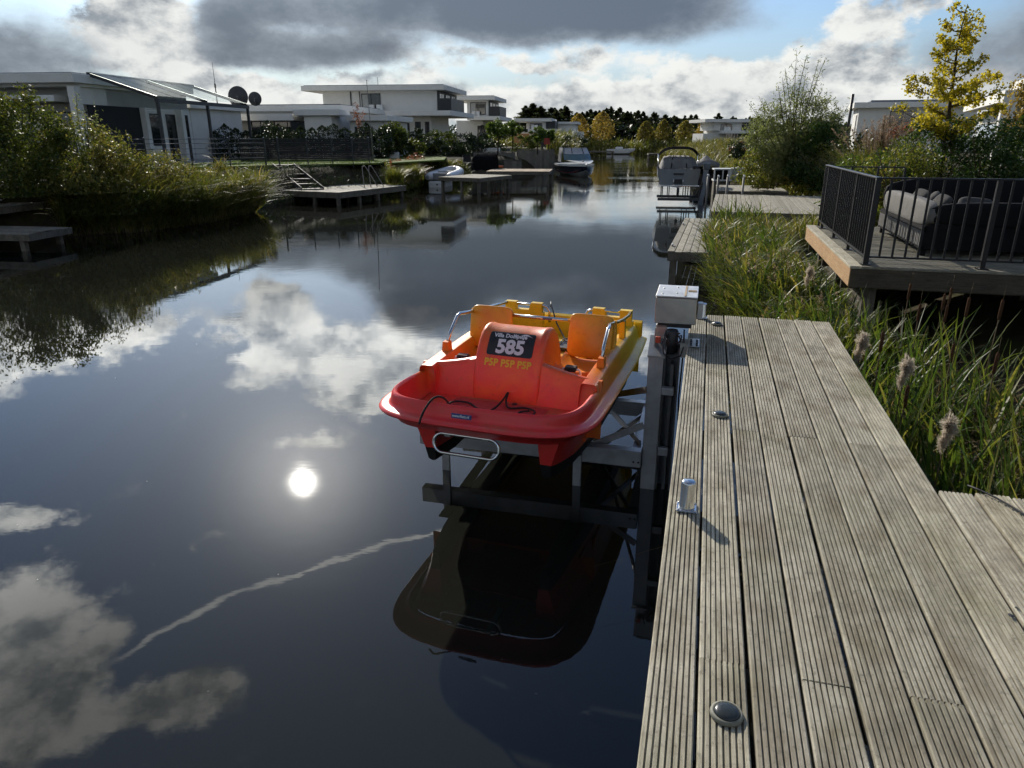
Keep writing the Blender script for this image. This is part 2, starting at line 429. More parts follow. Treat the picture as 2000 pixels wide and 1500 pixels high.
def in_poly(poly, n, rng):
    poly = np.asarray(poly, dtype=float); lo, hi = poly.min(0), poly.max(0); out = []
    tot = 0
    while tot < n:
        p = rng.uniform(lo, hi, (n * 2, 2)); x, y = p[:, 0], p[:, 1]; ins = np.zeros(len(p), bool); j = len(poly) - 1
        for i in range(len(poly)):
            xi, yi = poly[i]; xj, yj = poly[j]
            ins ^= ((yi > y) != (yj > y)) & (x < (xj - xi) * (y - yi) / (yj - yi + 1e-12) + xi); j = i
        q = p[ins]; out.append(q); tot += len(q)
    return np.concatenate(out)[:n]
def blob_pts(n, c, r, rng, clumps=14, shell=0.6, jit=0.38):
    """points in uneven clumps over an ellipsoid"""
    c, r = np.asarray(c, float), np.asarray(r, float)
    cc = rand_unit(clumps, rng) * rng.uniform(shell, 0.95, (clumps, 1)); 
    k = rng.integers(0, clumps, n); cr = rng.uniform(0.6, 1.25, clumps) * jit
    p = cc[k] + rand_unit(n, rng) * (rng.uniform(0, 1, (n, 1)) ** 0.45) * cr[k][:, None]
    return c + p * r

# ------------------------------------------------------------------ water and ground
def make_water():
    m, N, L, b = nodes_of('canal_water')
    t = N.new('ShaderNodeTexCoord').outputs['Object']
    n0 = nz(N, L, t, 0.05, 3)
    b.inputs['Base Color'].default_value = (0.016, 0.016, 0.010, 1)
    L.new(ramp(N, L, n0.outputs['Fac'], [(0.3, (0.011, 0.012, 0.010)), (0.7, (0.016, 0.016, 0.012))]), b.inputs['Base Color'])
    b.inputs['Roughness'].default_value = 0.013; b.inputs['IOR'].default_value = 1.42
    # long lazy undulation, with patches of wind ripple
    w1 = nz(N, L, mapping(N, L, t, (1.0, 1.3, 1)), 1.1, 2, 0.5)
    w2 = nz(N, L, mapping(N, L, t, (1.4, 3.4, 1)), 2.4, 3, 0.55)
    pa = nz(N, L, mapping(N, L, t, (0.10, 0.22, 1)), 1.0, 2)
    sx = N.new('ShaderNodeSeparateXYZ'); L.new(t, sx.inputs[0])
    farr = N.new('ShaderNodeMapRange'); L.new(sx.outputs[1], farr.inputs[0]); farr.inputs['From Min'].default_value = 8; farr.inputs['From Max'].default_value = 60
    farr.inputs['To Min'].default_value = 0.10; farr.inputs['To Max'].default_value = 1.0
    pr = N.new('ShaderNodeMath'); pr.operation = 'MULTIPLY'; L.new(ramp(N, L, pa.outputs['Fac'], [(0.40, 0.12), (0.62, 1.0)]), pr.inputs[0]); L.new(farr.outputs[0], pr.inputs[1])
    h2 = N.new('ShaderNodeMath'); h2.operation = 'MULTIPLY'; L.new(w2.outputs['Fac'], h2.inputs[0]); L.new(pr.outputs[0], h2.inputs[1])
    h = N.new('ShaderNodeMath'); h.operation = 'MULTIPLY_ADD'; L.new(w1.outputs['Fac'], h.inputs[0]); h.inputs[1].default_value = 0.16; L.new(h2.outputs[0], h.inputs[2])
    bump(N, L, h.outputs[0], b, 1.0, 0.0042)
    v = [(-900, -60, 0), (900, -60, 0), (900, 900, 0), (-900, 900, 0)]
    o = link('water', np_mesh('water', v, [(0, 1, 2, 3)]), m); tag(o, kind='structure'); return o
make_water()

M_SOIL = mat('soil', (0.045, 0.036, 0.022), 0.95, var=0.5, scale=2.5, bmp=0.8, bscale=6, dirt=((0.05, 0.06, 0.015), 0.8), spec=0.1)
M_LAWN = mat('lawn_grass', (0.085, 0.125, 0.022), 0.9, var=0.35, scale=6.0, bmp=1.0, bscale=60, spec=0.1)
M_FIELD = mat('field', (0.05, 0.06, 0.02), 0.95, var=0.4, scale=0.4, spec=0.1)
def bank(name, line, prof, side, material):
    """ground from the waterline outwards; side -1 goes left, +1 right"""
    rows = []
    ln = np.array(line, float)
    tg = np.gradient(ln, axis=0); tg /= np.linalg.norm(tg, axis=1, keepdims=True)
    nr = np.stack([tg[:, 1], -tg[:, 0]], 1) * side
    for d, z in prof:
        wob = RNG.normal(0, min(d * 0.06, 0.25), len(ln)) if 0 < d < 20 else 0
        if d < 60: q = ln + nr * (d + np.asarray(wob))[..., None] if np.ndim(wob) else ln + nr * d
        else: q = np.stack([ln[:, 0] + side * d, ln[:, 1] * 1.0], 1)
        rows.append([(x, y, z + (RNG.normal(0, 0.05) if 0 < d < 20 else 0)) for x, y in q])
    mb = MB().grid(rows, smooth=True, flip=side > 0)
    o = mb.build(name, material, fix=False); tag(o, kind='structure'); return o
def resample(line, step):
    out = []
    for (a, b), (c, d) in zip(line[:-1], line[1:]):
        n = max(1, int(math.hypot(c - a, d - b) / step))
        out += [(a + (c - a) * i / n, b + (d - b) * i / n) for i in range(n)]
    return out + [line[-1]]
LEFT_LINE = [(-18.6, -30), (-18.2, 8), (-17.6, 14), (-16.2, 19), (-13.4, 21.2), (-11.5, 22.2), (-10.4, 24.4), (-10.0, 28.0), (-10.4, 30.6), (-9.2, 33.4), (-7.4, 36.4), (-5.7, 39.8), (-5.4, 43), (-4.4, 46), (-2.7, 50), (0.2, 55), (2.2, 60), (4.8, 72), (7.6, 88), (9.3, 100), (9.8, 104)]
RIGHT_LINE = [(1.5, -30), (1.75, 0), (2.35, 4), (2.75, 6.5), (3.15, 9), (3.5, 12.5), (4.1, 16), (5.5, 20), (7.0, 24), (8.9, 30), (10.9, 38), (13.2, 50), (15.8, 65), (17.8, 85), (19.3, 100), (20.5, 106)]
bank('left_bank_ground', resample(LEFT_LINE, 2.0), [(-0.6, -0.5), (0, -0.02), (0.5, 0.40), (1.0, 1.0), (1.6, 1.36), (6, 1.42), (14, 1.42), (30, 1.4), (500, 1.4)], -1, M_SOIL)
bank('right_bank_ground', resample(RIGHT_LINE, 2.0), [(-0.6, -0.5), (0, -0.02), (1.2, 0.10), (2.6, 0.25), (4.4, 0.8), (6.0, 1.15), (12, 1.2), (30, 1.3), (500, 1.3)], 1, M_SOIL)
v, f = [], []
for i, x in enumerate(np.linspace(-700, 700, 90)):
    for j, (y, z) in enumerate([(122, -0.4), (127, 0.3), (130, 0.9), (140, 1.3), (900, 1.4)]):
        v.append((x, y + 2.0 * math.sin(x * 0.07), z))
for i in range(89):
    for j in range(4): f.append((i * 5 + j, (i + 1) * 5 + j, (i + 1) * 5 + j + 1, i * 5 + j + 1))
tag(link('far_bank_ground', np_mesh('far', v, f), M_FIELD), kind='structure')

# ------------------------------------------------------------------ the jetty underfoot
M_PLANK = wood_mat('grooved_plank', (0.218, 0.200, 0.155), (0.495, 0.462, 0.373), stain=(0.135, 0.104, 0.062), stain_amt=0.85, green=0.4)
M_BEAM = wood_mat('wet_beam', (0.06, 0.052, 0.04), (0.13, 0.115, 0.09), stain=(0.03, 0.03, 0.02), stain_amt=0.8, green=0.3)
PITCH_W = 0.1475
def plank_mesh(w, length, th=0.028, grooves=7, gw=0.0052, gd=0.0085, edge=0.004):
    """grooved deck board along +y"""
    prof = [(0, -th), (0, -edge), (edge, 0)]
    for k in range(grooves):
        c = w * (k + 1) / (grooves + 1)
        prof += [(c - gw * 0.62, 0), (c - gw * 0.38, -gd), (c + gw * 0.38, -gd), (c + gw * 0.62, 0)]
    prof += [(w - edge, 0), (w, -edge), (w, -th)]
    return MB().prism(prof, 0, length, axis=1).mesh('plank', fix=True)
jetty = empty('jetty', (0, 0, 0), -AZ_D, 'weathered grooved wooden jetty underfoot in the foreground', 'jetty')
joints = {0: [3.81], 1: [1.89, 4.9], 2: [3.80], 3: [1.87, 5.2], 4: [3.79], 5: [1.88], 6: [3.77], 7: [0.6]}
def lay(t0, s0, s1, grooves=7):
    me = plank_mesh(PITCH_W - random.uniform(0.0095, 0.0135), s1 - s0 - 0.004, grooves=grooves, gw=random.uniform(0.0046, 0.006))
    o = link('plank', me, M_PLANK, jetty, (t0 + random.uniform(-.0012, .0012), s0, 1.28 + random.uniform(-.0025, .0022)))
    o.rotation_euler = (random.uniform(-.0006, .0006), random.uniform(-.006, .006), random.uniform(-.0006, .0006)); return o
for i in range(8):
    cuts = [-2.2] + joints[i] + [6.52 + random.uniform(-.006, .006)]
    for a, b in zip(cuts[:-1], cuts[1:]): lay(-0.048 + i * PITCH_W, a, b)
for i in range(8, 24):
    cut = [1.2, -0.4, 2.0][i % 3]
    end = 3.33 + random.uniform(-.03, .012)
    lay(-0.045 + i * PITCH_W, -2.2, cut); lay(-0.045 + i * PITCH_W, cut, end)
for s in (-1.6, -0.4, 0.8, 1.88, 2.85, 3.79, 4.9, 5.6, 6.40):
    MB().box(-0.02, 1.10 if s > 3.3 else 3.3, s - 0.03, s + 0.03, 1.10, 1.248).build('joist', M_BEAM, jetty)
for t in (0.03, 1.03):
    MB().box(t - 0.035, t + 0.035, -2.2, 6.45, 0.93, 1.097).build('bearer', M_BEAM, jetty)
for t in (0.06, 1.0):
    for s in (-1.0, 1.2, 3.4, 5.3, 6.3):
        MB().box(t - 0.06, t + 0.06, s - 0.06, s + 0.06, -1.0, 0.93).build('post', M_BEAM, jetty)
# a dark dropping stain with hard shiny bits near the step, as on the photograph
M_STAIN = mat('dark_droppings', (0.02, 0.018, 0.015), 0.35, var=0.4, scale=60, bmp=0.6, bscale=90)
st_m = MB()
for _ in range(26):
    q = frame_ts(0, 0); t0, s0 = 1.16 + random.gauss(0, .03), 2.28 + random.gauss(0, .055); r = random.uniform(.003, .012)
    pts = [(t0 + r * random.uniform(.5, 1.2) * math.cos(a), s0 + 1.5 * r * random.uniform(.5, 1.2) * math.sin(a), 1.2835) for a in np.linspace(0, 5.5, 7)]
    st_m.add([(t0, s0, 1.2862)] + pts, [(0, k + 1, (k + 1) % 7 + 1) for k in range(7)], True)
o = st_m.build('droppings', M_STAIN, jetty, fix=False); tag(o, kind='stuff')

M_CHROME = mat('polished_steel', (0.62, 0.63, 0.64), 0.16, 1.0, var=0.08, scale=8)
M_STEEL = mat('brushed_stainless', (0.40, 0.395, 0.38), 0.38, 1.0, var=0.14, scale=7, bmp=0.05, bscale=80)
M_ALU = mat('dull_aluminium', (0.52, 0.52, 0.53), 0.45, 0.75, var=0.16, scale=6, bmp=0.05, bscale=60, dirt=((0.22, 0.21, 0.19), 0.5))
M_BLACKP = mat('black_plastic', (0.018, 0.018, 0.02), 0.45, var=0.2, scale=20)
M_RUBBER = mat('black_rubber', (0.02, 0.019, 0.018), 0.8, var=0.3, scale=15, bmp=0.3)
M_LENS = mat('dark_lens', (0.03, 0.036, 0.036), 0.22, var=0.3, scale=12, bmp=0.08, bscale=120)
M_RING = mat('weathered_ring', (0.20, 0.20, 0.16), 0.65, var=0.3, scale=25, dirt=((0.11, 0.10, 0.05), 0.7))
def deck_light(t, s, label):
    e = empty('deck_light', frame_ts(t, s, 1.2815), -AZ_D, label, 'light', 'round lights set in the jetty')
    MB().lathe([(0.0, 0), (0.044, 0), (0.046, 0.004), (0.044, 0.010), (0.038, 0.0135), (0.036, 0.0125)], n=36).build('ring', M_RING, e)
    MB().lathe([(0.0365, 0.0125), (0.034, 0.0165), (0.026, 0.0205), (0.014, 0.0228), (0.0, 0.0235)], n=36).build('lens', M_LENS, e)
deck_light(0.175, 1.665, 'round black dome deck light nearest the camera on the jetty')
deck_light(0.18, 3.99, 'round deck light midway along the jetty, in front of the box shadow')
deck_light(0.178, 6.16, 'small round deck light at the far end of the jetty')
def bollard(t, s, label):
    e = empty('bollard', frame_ts(t, s, 1.281), -AZ_D, label, 'bollard', 'steel mooring bollards on the jetty'); e.scale = (1.22, 1.22, 1.15)
    MB().lathe([(0.028, 0.006), (0.0275, 0.012), (0.0255, 0.018), (0.0255, 0.108), (0.0240, 0.114), (0.018, 0.1175), (0.0, 0.119)], n=28).build('tube', M_CHROME, e)
    bp = MB().box(-.036, .036, -.036, .036, 0, 0.007, 0.0025).build('base_plate', M_CHROME, e)
    for a, b in ((-1, -1), (1, -1), (1, 1), (-1, 1)): MB().lathe([(.005, .007), (.005, .0095), (0, .0105)], (a * .028, b * .028, 0), 8).build('screw', M_CHROME, bp)
bollard(0.030, 2.83, 'shiny steel mooring bollard on the near outer edge of the jetty')
bollard(0.055, 6.36, 'steel mooring bollard behind the lift motor box at the jetty end')
cord = MB().tube([tuple(G(u, v, 1.292)) for u, v in ((1890, 948), (1915, 958), (1945, 972), (1975, 989), (2010, 1010), (2050, 1040))], .0045, 6).build('black_cord', mat('cord_black', (0.015, 0.015, 0.017), 0.7))
tag(cord, 'thin black cord lying over the plank ends at the right', 'cord')

# ------------------------------------------------------------------ boat lift
lift = empty('boat_lift', (0, 0, 0), -AZ_D, 'aluminium boat lift with steel motor box, fixed to the side of the jetty', 'boat lift')
# column: front flange, web channel, guide rail
MB().box(-.335, -.215, 5.47, 5.60, -1.2, 1.16, 0.004).build('column', M_ALU, lift)
ch = MB()
ch.box(-.212, -.20, 5.49, 5.66, -1.2, 1.24); ch.box(-.20, -.095, 5.60, 5.66, -1.2, 1.24); ch.box(-.107, -.095, 5.49, 5.598, -1.2, 1.24); ch.box(-.16, -.135, 5.50, 5.598, -1.2, 1.1)
ch.build('guide_channel', mat('dark_aluminium', (0.16, 0.16, 0.165), 0.5, 0.7, var=0.2, scale=5), lift)
capm = MB(); capm.prism([(5.43, 1.163), (5.43, 1.178), (5.66, 1.285), (5.66, 1.270)], -.342, -.205, axis=0); capm.build('column_cap', M_STEEL, lift)
MB().box(-.30, -.215, 5.63, 5.70, 1.16, 1.38, .003).build('bracket', M_STEEL, lift)
MB().box(-.305, -.295, 5.55, 5.60, 1.20, 1.37).build('lug', M_STEEL, lift)
box = MB().box(-.315, .0, 5.60, 6.05, 1.40, 1.61, 0.006).build('motor_box', M_STEEL, lift)
lid = MB().box(-.318, .003, 5.597, 6.053, 1.6125, 1.622, 0.003).build('lid', mat('box_lid', (0.66, 0.66, 0.65), 0.42, 0.55, var=0.12, scale=6, dirt=((0.3, 0.27, 0.2), 0.5)), box)
MB().box(-.10, -.085, 5.62, 6.03, 1.6225, 1.627).build('lid_seam', mat('tan_trim', (0.42, 0.30, 0.16), 0.6), box)
MB().box(-.075, -.01, 5.80, 5.86, 1.6225, 1.6265).build('lid_slot', mat('brass_slot', (0.25, 0.17, 0.07), 0.5, 0.3), box)
for a, b in ((-.27, 5.68), (-.16, 5.72), (-.27, 5.90), (-.16, 5.95)): MB().lathe([(.008, 0), (.007, .004), (0, .005)], (a, b, 1.6225), 8).build('screw', M_STEEL, box)
MB().box(-.29, -.03, 5.63, 5.98, 1.365, 1.3975).build('box_tray', M_BLACKP, lift)
mo = MB().lathe([(.0, -.10), (.045, -.10), (.05, -.09), (.05, .07), (.042, .085), (0, .085)], (-.17, 5.56, 1.28), 18).build('motor', M_BLACKP, lift)
for k in range(5):
    a = k * 1.3; pts = [(-.16 + .05 * math.cos(a + q * 1.1) + .004 * k, 5.52 + .02 * math.sin(a * 2 + q), 1.345 - .028 * q + .015 * math.sin(q * 3 + a)) for q in np.linspace(0, 3.2, 14)]
    MB().tube(pts, .0055, 6).build('cable', M_BLACKP, lift)
loop = [(-.215, 5.50, 1.37), (-.235, 5.46, 1.28), (-.22, 5.44, 1.20), (-.16, 5.43, 1.165), (-.09, 5.45, 1.19), (-.07, 5.48, 1.27), (-.08, 5.53, 1.38)]
MB().tube(loop, .006, 8).build('cable', M_BLACKP, lift)
MB().tube([(-.08, 5.60, 1.36), (-.075, 5.58, 1.1), (-.08, 5.55, .8), (-.07, 5.58, .6)], .006, 8).build('cable', M_BLACKP, lift)
MB().box(.004, .05, 5.72, 5.80, 1.42, 1.55, .006).build('switch_box', M_ALU, lift)
pl = MB().box(-.045, .045, 5.38, 5.62, 1.2832, 1.291, .002).build('deck_plate', M_STEEL, lift)
for a in (-.02, .025):
    for b in (5.41, 5.46, 5.51, 5.56): MB().lathe([(.009, 0), (.009, .005), (0, .007)], (a, b, 1.2912), 6).build('bolt', M_BLACKP, pl)
MB().box(-.10, -.047, 5.47, 5.60, 1.17, 1.286).build('deck_hook', M_STEEL, lift)
MB().box(-.29, -.25, 5.44, 5.467, 1.28, 1.33, .004).build('warning_tag', mat('red_tag', (0.45, 0.06, 0.03), 0.5), lift)
# arms under the boat
def arm(s, t0, t1, z0, z1):
    a = MB().box(t0, t1, s - .045, s + .045, z0, z1, .004).build('arm', M_ALU, lift)
    for tt in (t1 - .06, t1 - .02): MB().tube([(tt, s - .0455, z0 + .05), (tt, s - .049, z0 + .05)], .009, 8).build('bolt', M_BLACKP, a)
arm(5.45, -2.28, -.338, .215, .36)
arm(6.60, -2.28, -.30, .215, .36)
for s in (5.39, 6.54):
    for t in (-2.03, -.86):
        MB().box(t - .035, t + .035, s - .015, s + .012, -1.0, .375, .003).build('leg', M_ALU, lift)
for t in (-2.0, -.85):
    MB().box(t - .05, t + .05, 5.2, 6.9, .3615, .374, .003).build('bunk', M_RUBBER, lift)
MB().box(-.42, -.338, 5.50, 6.65, .20, .34, .004).build('side_rail', M_ALU, lift)
for a, b in [((-.33, 5.53, .86), (-.70, 6.50, .44)), ((-.34, 5.50, .56), (-.78, 5.56, .30)), ((-.34, 6.58, .30), (-.70, 5.55, .30)), ((-.36, 5.58, .36), (-.80, 6.55, .33)), ((-.335, 5.60, .95), (-.32, 6.55, .36))]:
    MB().beam(a, b, .014, .055).build('brace', M_ALU, lift)
MB().box(-.21, -.13, 5.44, 5.485, .33, .40, .003).build('clamp', M_ALU, lift)
MB().box(-.215, -.12, 5.43, 5.487, .86, .92, .003).build('clamp', M_ALU, lift)

# ------------------------------------------------------------------ pedal boat
def boat_plastic(name):
    m, N, L, b = nodes_of(name)
    t = N.new('ShaderNodeTexCoord').outputs['Object']
    sx = N.new('ShaderNodeSeparateXYZ'); L.new(t, sx.inputs[0])
    n1 = nz(N, L, t, 3.0, 5, 0.6, 0.8); n2 = nz(N, L, t, 1.3, 3)
    f = N.new('ShaderNodeMath'); f.operation = 'MULTIPLY_ADD'; L.new(n1.outputs['Fac'], f.inputs[0]); f.inputs[1].default_value = 0.75; ax_ = N.new('ShaderNodeMath'); ax_.operation = 'ABSOLUTE'; L.new(sx.outputs[0], ax_.inputs[0])
    mr_ = N.new('ShaderNodeMapRange'); L.new(ax_.outputs[0], mr_.inputs[0]); mr_.inputs['From Min'].default_value = 0.52; mr_.inputs['From Max'].default_value = 0.78; mr_.inputs['To Max'].default_value = 0.42
    yy_ = N.new('ShaderNodeMath'); yy_.operation = 'ADD'; L.new(sx.outputs[1], yy_.inputs[0]); L.new(mr_.outputs[0], yy_.inputs[1]); L.new(yy_.outputs[0], f.inputs[2])
    g = N.new('ShaderNodeMath'); g.operation = 'MULTIPLY_ADD'; L.new(n2.outputs['Fac'], g.inputs[0]); g.inputs[1].default_value = 0.6; L.new(f.outputs[0], g.inputs[2])
    s = N.new('ShaderNodeMapRange'); L.new(g.outputs[0], s.inputs[0]); s.inputs['From Min'].default_value = 0.50; s.inputs['From Max'].default_value = 3.40
    c = ramp(N, L, s.outputs[0], [(0.0, (0.78, 0.040, 0.046)), (0.34, (0.80, 0.055, 0.040)), (0.44, (0.84, 0.16, 0.030)), (0.60, (0.82, 0.25, 0.022)), (0.76, (0.84, 0.47, 0.025)), (1.0, (0.82, 0.56, 0.035))])
    sc_ = nz(N, L, mapping(N, L, t, (3, 60, 22)), 1.6, 5, 0.7, 1.2); c = mixc(N, L, ramp(N, L, sc_.outputs['Fac'], [(0.62, 0.0), (0.74, 0.30)]), c, (0.80, 0.28, 0.22))
    n3 = nz(N, L, t, 26, 4, 0.7); c = mixc(N, L, ramp(N, L, n3.outputs['Fac'], [(0.57, 0.0), (0.75, 0.45)]), c, (0.30, 0.10, 0.05))
    n4 = nz(N, L, t, 2.2, 6, 0.6); up = N.new('ShaderNodeNewGeometry'); sn = N.new('ShaderNodeSeparateXYZ'); L.new(up.outputs['Normal'], sn.inputs[0])
    du = N.new('ShaderNodeMath'); du.operation = 'MULTIPLY'; L.new(ramp(N, L, sn.outputs[2], [(0.6, 0), (0.95, 0.62)]), du.inputs[0]); L.new(ramp(N, L, n4.outputs['Fac'], [(0.45, 0), (0.65, 1)]), du.inputs[1])
    c = mixc(N, L, du.outputs[0], c, (0.33, 0.15, 0.07))
    L.new(c, b.inputs['Base Color']); b.inputs['Specular IOR Level'].default_value = 0.5
    rr = ramp(N, L, n1.outputs['Fac'], [(0.3, 0.28), (0.7, 0.42)]); L.new(rr, b.inputs['Roughness'])
    bump(N, L, nz(N, L, t, 55, 3).outputs['Fac'], b, 0.06, 0.004)
    MATS[name] = m; return m
M_BOAT = boat_plastic('moulded_plastic')
M_KEEL = mat('black_keel', (0.012, 0.012, 0.012), 0.6, var=0.3, scale=10)
BOAT_K = 1.055
BOAT_T, BOAT_S, BOAT_Z = -1.385 * BOAT_K, 3.98 * BOAT_K, CAM_H - 2.30 * BOAT_K
pedalo = empty('pedal_boat', frame_ts(BOAT_T, BOAT_S, BOAT_Z), -AZ_D, 'red, orange and yellow plastic pedal boat hanging on the lift', 'pedal boat')
pedalo.rotation_euler = (R(-0.6), R(0.5), -AZ_D - R(4.0)); pedalo.scale = (BOAT_K,) * 3
def outline(o, n=64, y_end=2.78, hw=0.765):
    """plan outline of the rim, from stern right round the bow to stern left; o = outward offset"""
    pts = []
    ys = np.linspace(y_end, 0.62, 12)
    for y in ys[:-1]: pts.append((hw - 0.05 * max(0, (y - 1.9)) ** 1.5, y, 1, 0))
    for a in np.linspace(0, math.pi, n):
        cx, sy = math.cos(a), math.sin(a)
        pts.append((hw * math.copysign(abs(cx) ** 0.50, cx), 0.62 - 0.58 * abs(sy) ** 0.66, 0, 0))
    for y in ys[::-1][1:]: pts.append((-hw + 0.05 * max(0, (y - 1.9)) ** 1.5, y, -1, 0))
    p = np.array([(a, b) for a, b, _, _ in pts]); tg = np.gradient(p, axis=0); tg /= np.linalg.norm(tg, axis=1, keepdims=True)
    nr = np.stack([-tg[:, 1], tg[:, 0]], 1)
    cen = np.array([0, 1.4]); sgn = np.sign(((p - cen) * nr).sum(1, keepdims=True)); sgn[sgn == 0] = 1
    return p + nr * sgn * o
def rim_sheer(x, y): return 0.03 * max(0.0, 1 - y / 0.8) ** 1.2
prof = [(-.10, .40), (-.05, .462), (.0, .474), (.022, .485), (.029, .498), (.022, .510), (.0, .517), (-.036, .521), (-.048, .528), (-.054, .545), (-.061, .585), (-.069, .603), (-.083, .612), (-.099, .606), (-.105, .590), (-.110, .55), (-.120, .50), (-.138, .455), (-.165, .440)]
rows = []
for o, z in prof:
    ol = outline(o)
    r = []
    for x, y in ol:
        k = min(1.0, max(0.0, (y - 0.80) / 0.16)); zz = z
        if z > 0.54: zz = z * (1 - k) + 0.541 * k
        r.append((x, y, zz + rim_sheer(x, y)))
    rows.append(r)
MB().grid(rows).build('rim', M_BOAT, pedalo, sharp=50)
# floor of the bow well and of the cockpit
fl = outline(-.160); fl_pts = [(x, y) for x, y in fl if y < 0.98]
mbf = MB(); half = len(fl_pts) // 2
strip = []
for i in range(half):
    (x0, y0), (x1, y1) = fl_pts[i], fl_pts[-1 - i]
    strip.append([(x0 + (x1 - x0) * q, y0 + (y1 - y0) * q, .436 + rim_sheer(0, y0) * .3 + .010 * math.sin(q * math.pi)) for q in np.linspace(0, 1, 13)])
mbf.grid(strip); mbf.build('bow_floor', M_BOAT, pedalo)
pad = MB().grid([[(x * (1 if y > .45 else .93), y, .4535 - .006 * (abs(x) > .33)) for x in np.linspace(-.36, .36, 9)] for y in np.linspace(.30, .74, 7)]); pad.build('tread_pad', mat('tread_plastic', (0.55, 0.045, 0.04), 0.6, var=0.25, scale=90, bmp=0.9, bscale=160), pedalo)
MB().box(-.60, .60, .92, 2.72, .16, .19).build('cockpit_floor', M_BOAT, pedalo)
# bulkhead between bow well and cockpit; its top edge sweeps up into the wheel housing
def top_of(x):
    a = abs(x); k = min(1, max(0, (0.70 - a) / 0.48)); return .655 + .095 * k ** 1.6
for side in (-1, 1):
    cols = np.linspace(side * .705, side * .235, 21); front = []
    for w in np.linspace(0, 1, 9): front.append([(x, .795 + .09 * w + .02 * (abs(x) / .64) ** 2 - .012, .42 + (top_of(x) - .42 - .012) * w) for x in cols])
    front.append([(x, .900, top_of(x) - .003) for x in cols]); front.append([(x, .918, top_of(x)) for x in cols]); front.append([(x, .943, top_of(x) - .006) for x in cols]); front.append([(x, .953, top_of(x) - .03) for x in cols]); front.append([(x, .958, .18) for x in cols])
    MB().grid(front).build('bulkhead', M_BOAT, pedalo, sharp=50)
# wheel housing: profile in (y, z), lofted across with soft shoulders
hp = [(.785, .40), (.800, .50), (.822, .60), (.846, .69), (.882, .772), (.940, .858), (.996, .915), (1.06, .944), (1.14, .948), (1.22, .930), (1.30, .880), (1.37, .80), (1.42, .70), (1.45, .58), (1.46, .40), (1.46, .18)]
def housing_row(x, shrink):
    cy, cz = 1.12, .52; return [(x, cy + (y - cy) * (1 - shrink), cz + (z - cz) * (1 - shrink * (1 if z > cz else 0))) for y, z in hp]
hx = [(-.262, .30), (-.262, .10), (-.258, .035), (-.246, .004), (-.232, -.008), (-.216, -.004), (-.205, .008), (-.10, .012), (0, .012), (.10, .012), (.205, .008), (.216, -.004), (.232, -.008), (.246, .004), (.258, .035), (.262, .10), (.262, .30)]
hs = MB().grid([housing_row(x, k) for x, k in hx])
for sx in (-1, 1): hs.add([(sx * .262, 1.12 + (y - 1.12) * .70, .52 + (z - .52) * (.70 if z > .52 else 1)) for y, z in hp], [tuple(range(len(hp)))])
housing = hs.build('wheel_housing', M_BOAT, pedalo, sharp=55)
# hull floats
def float_rows(side):
    rows = []
    for y in [.40, .44, .50, .60, .75, .95, 1.3, 1.9, 2.5, 2.72]:
        k = .55 + .45 * min(1, (y - .40) / .62) ** 0.62; kb = .30 + .70 * min(1, (y - .40) / .9) ** 0.6
        xin = .385; xo_b = xin + .025 + .165 * kb; xo_t = xin + .03 + .275 * k
        zb = .045 * (1 - min(1, (y - .40) / .35)) + (.03 * max(0, (y - 2.3)))
        rows.append([(side * (xin - .02 * k), y + .03, .425), (side * xin, y, .30), (side * (xin + .012), y + .02, zb + .115), (side * (xin + .022), y + .05, zb + .01), (side * (xin + .03 + .03 * kb), y + .055, zb), (side * (xo_b - .02), y + .055, zb), (side * (xo_b + .006), y + .05, zb + .014), (side * (xo_b + .03 * k), y + .02, zb + .115), (side * (xo_b * .45 + xo_t * .55), y, .30), (side * xo_t, y - .02, .40), (side * xo_t, y - .02, .43)])
    return rows
for side in (-1, 1):
    fr = float_rows(side)
    MB().grid([[r[i] for i in (0, 1, 2)] for r in fr]).grid([[r[i] for i in (7, 8, 9, 10)] for r in fr]).grid([[fr[0][i] for i in (0, 1, 2)], [fr[0][i] for i in (10, 8, 7)]]).grid([[fr[-1][i] for i in (0, 1, 2)], [fr[-1][i] for i in (10, 8, 7)]]).build('float', M_BOAT, pedalo, sharp=40)
    MB().grid([[r[i] for i in (2, 3, 4, 5, 6, 7)] for r in fr]).grid([[fr[0][i] for i in (2, 3, 4)], [fr[0][i] for i in (7, 6, 5)]]).grid([[fr[-1][i] for i in (2, 3, 4)], [fr[-1][i] for i in (7, 6, 5)]]).build('keel', M_KEEL, pedalo, sharp=40)
MB().box(-.40, .40, .50, 2.7, .33, .345).build('tunnel_roof', M_BOAT, pedalo)
# side decks, from bulkhead shoulder to the stern
for side in (-1, 1):
    r = []
    for y in np.linspace(.80, 2.74, 17):
        e = .05 * max(0, (y - 1.9)) ** 1.5; zt = .652 + .03 * math.sin((y - .80) * 1.35) - .02 * (y > 2.2); k = min(1, (y - .80) / .1)
        r.append([(side * (.715 - e), y, .532), (side * (.703 - e), y, .545 + .05 * k), (side * (.690 - e), y, zt - .018), (side * (.675 - e), y, zt), (side * (.585 - e), y, zt + .004), (side * (.570 - e), y, zt - .016), (side * (.560 - e), y, .50), (side * (.558 - e), y, .18)])
    MB().grid(r).build('side_deck', M_BOAT, pedalo, sharp=50)
tr = MB().grid([[(x, y, z) for x in np.linspace(-.70, .70, 15)] for y, z in [(2.78, .49), (2.80, .52), (2.78, .66), (2.755, .68), (2.72, .665), (2.71, .18)]]); tr.build('transom', M_BOAT, pedalo, sharp=50)
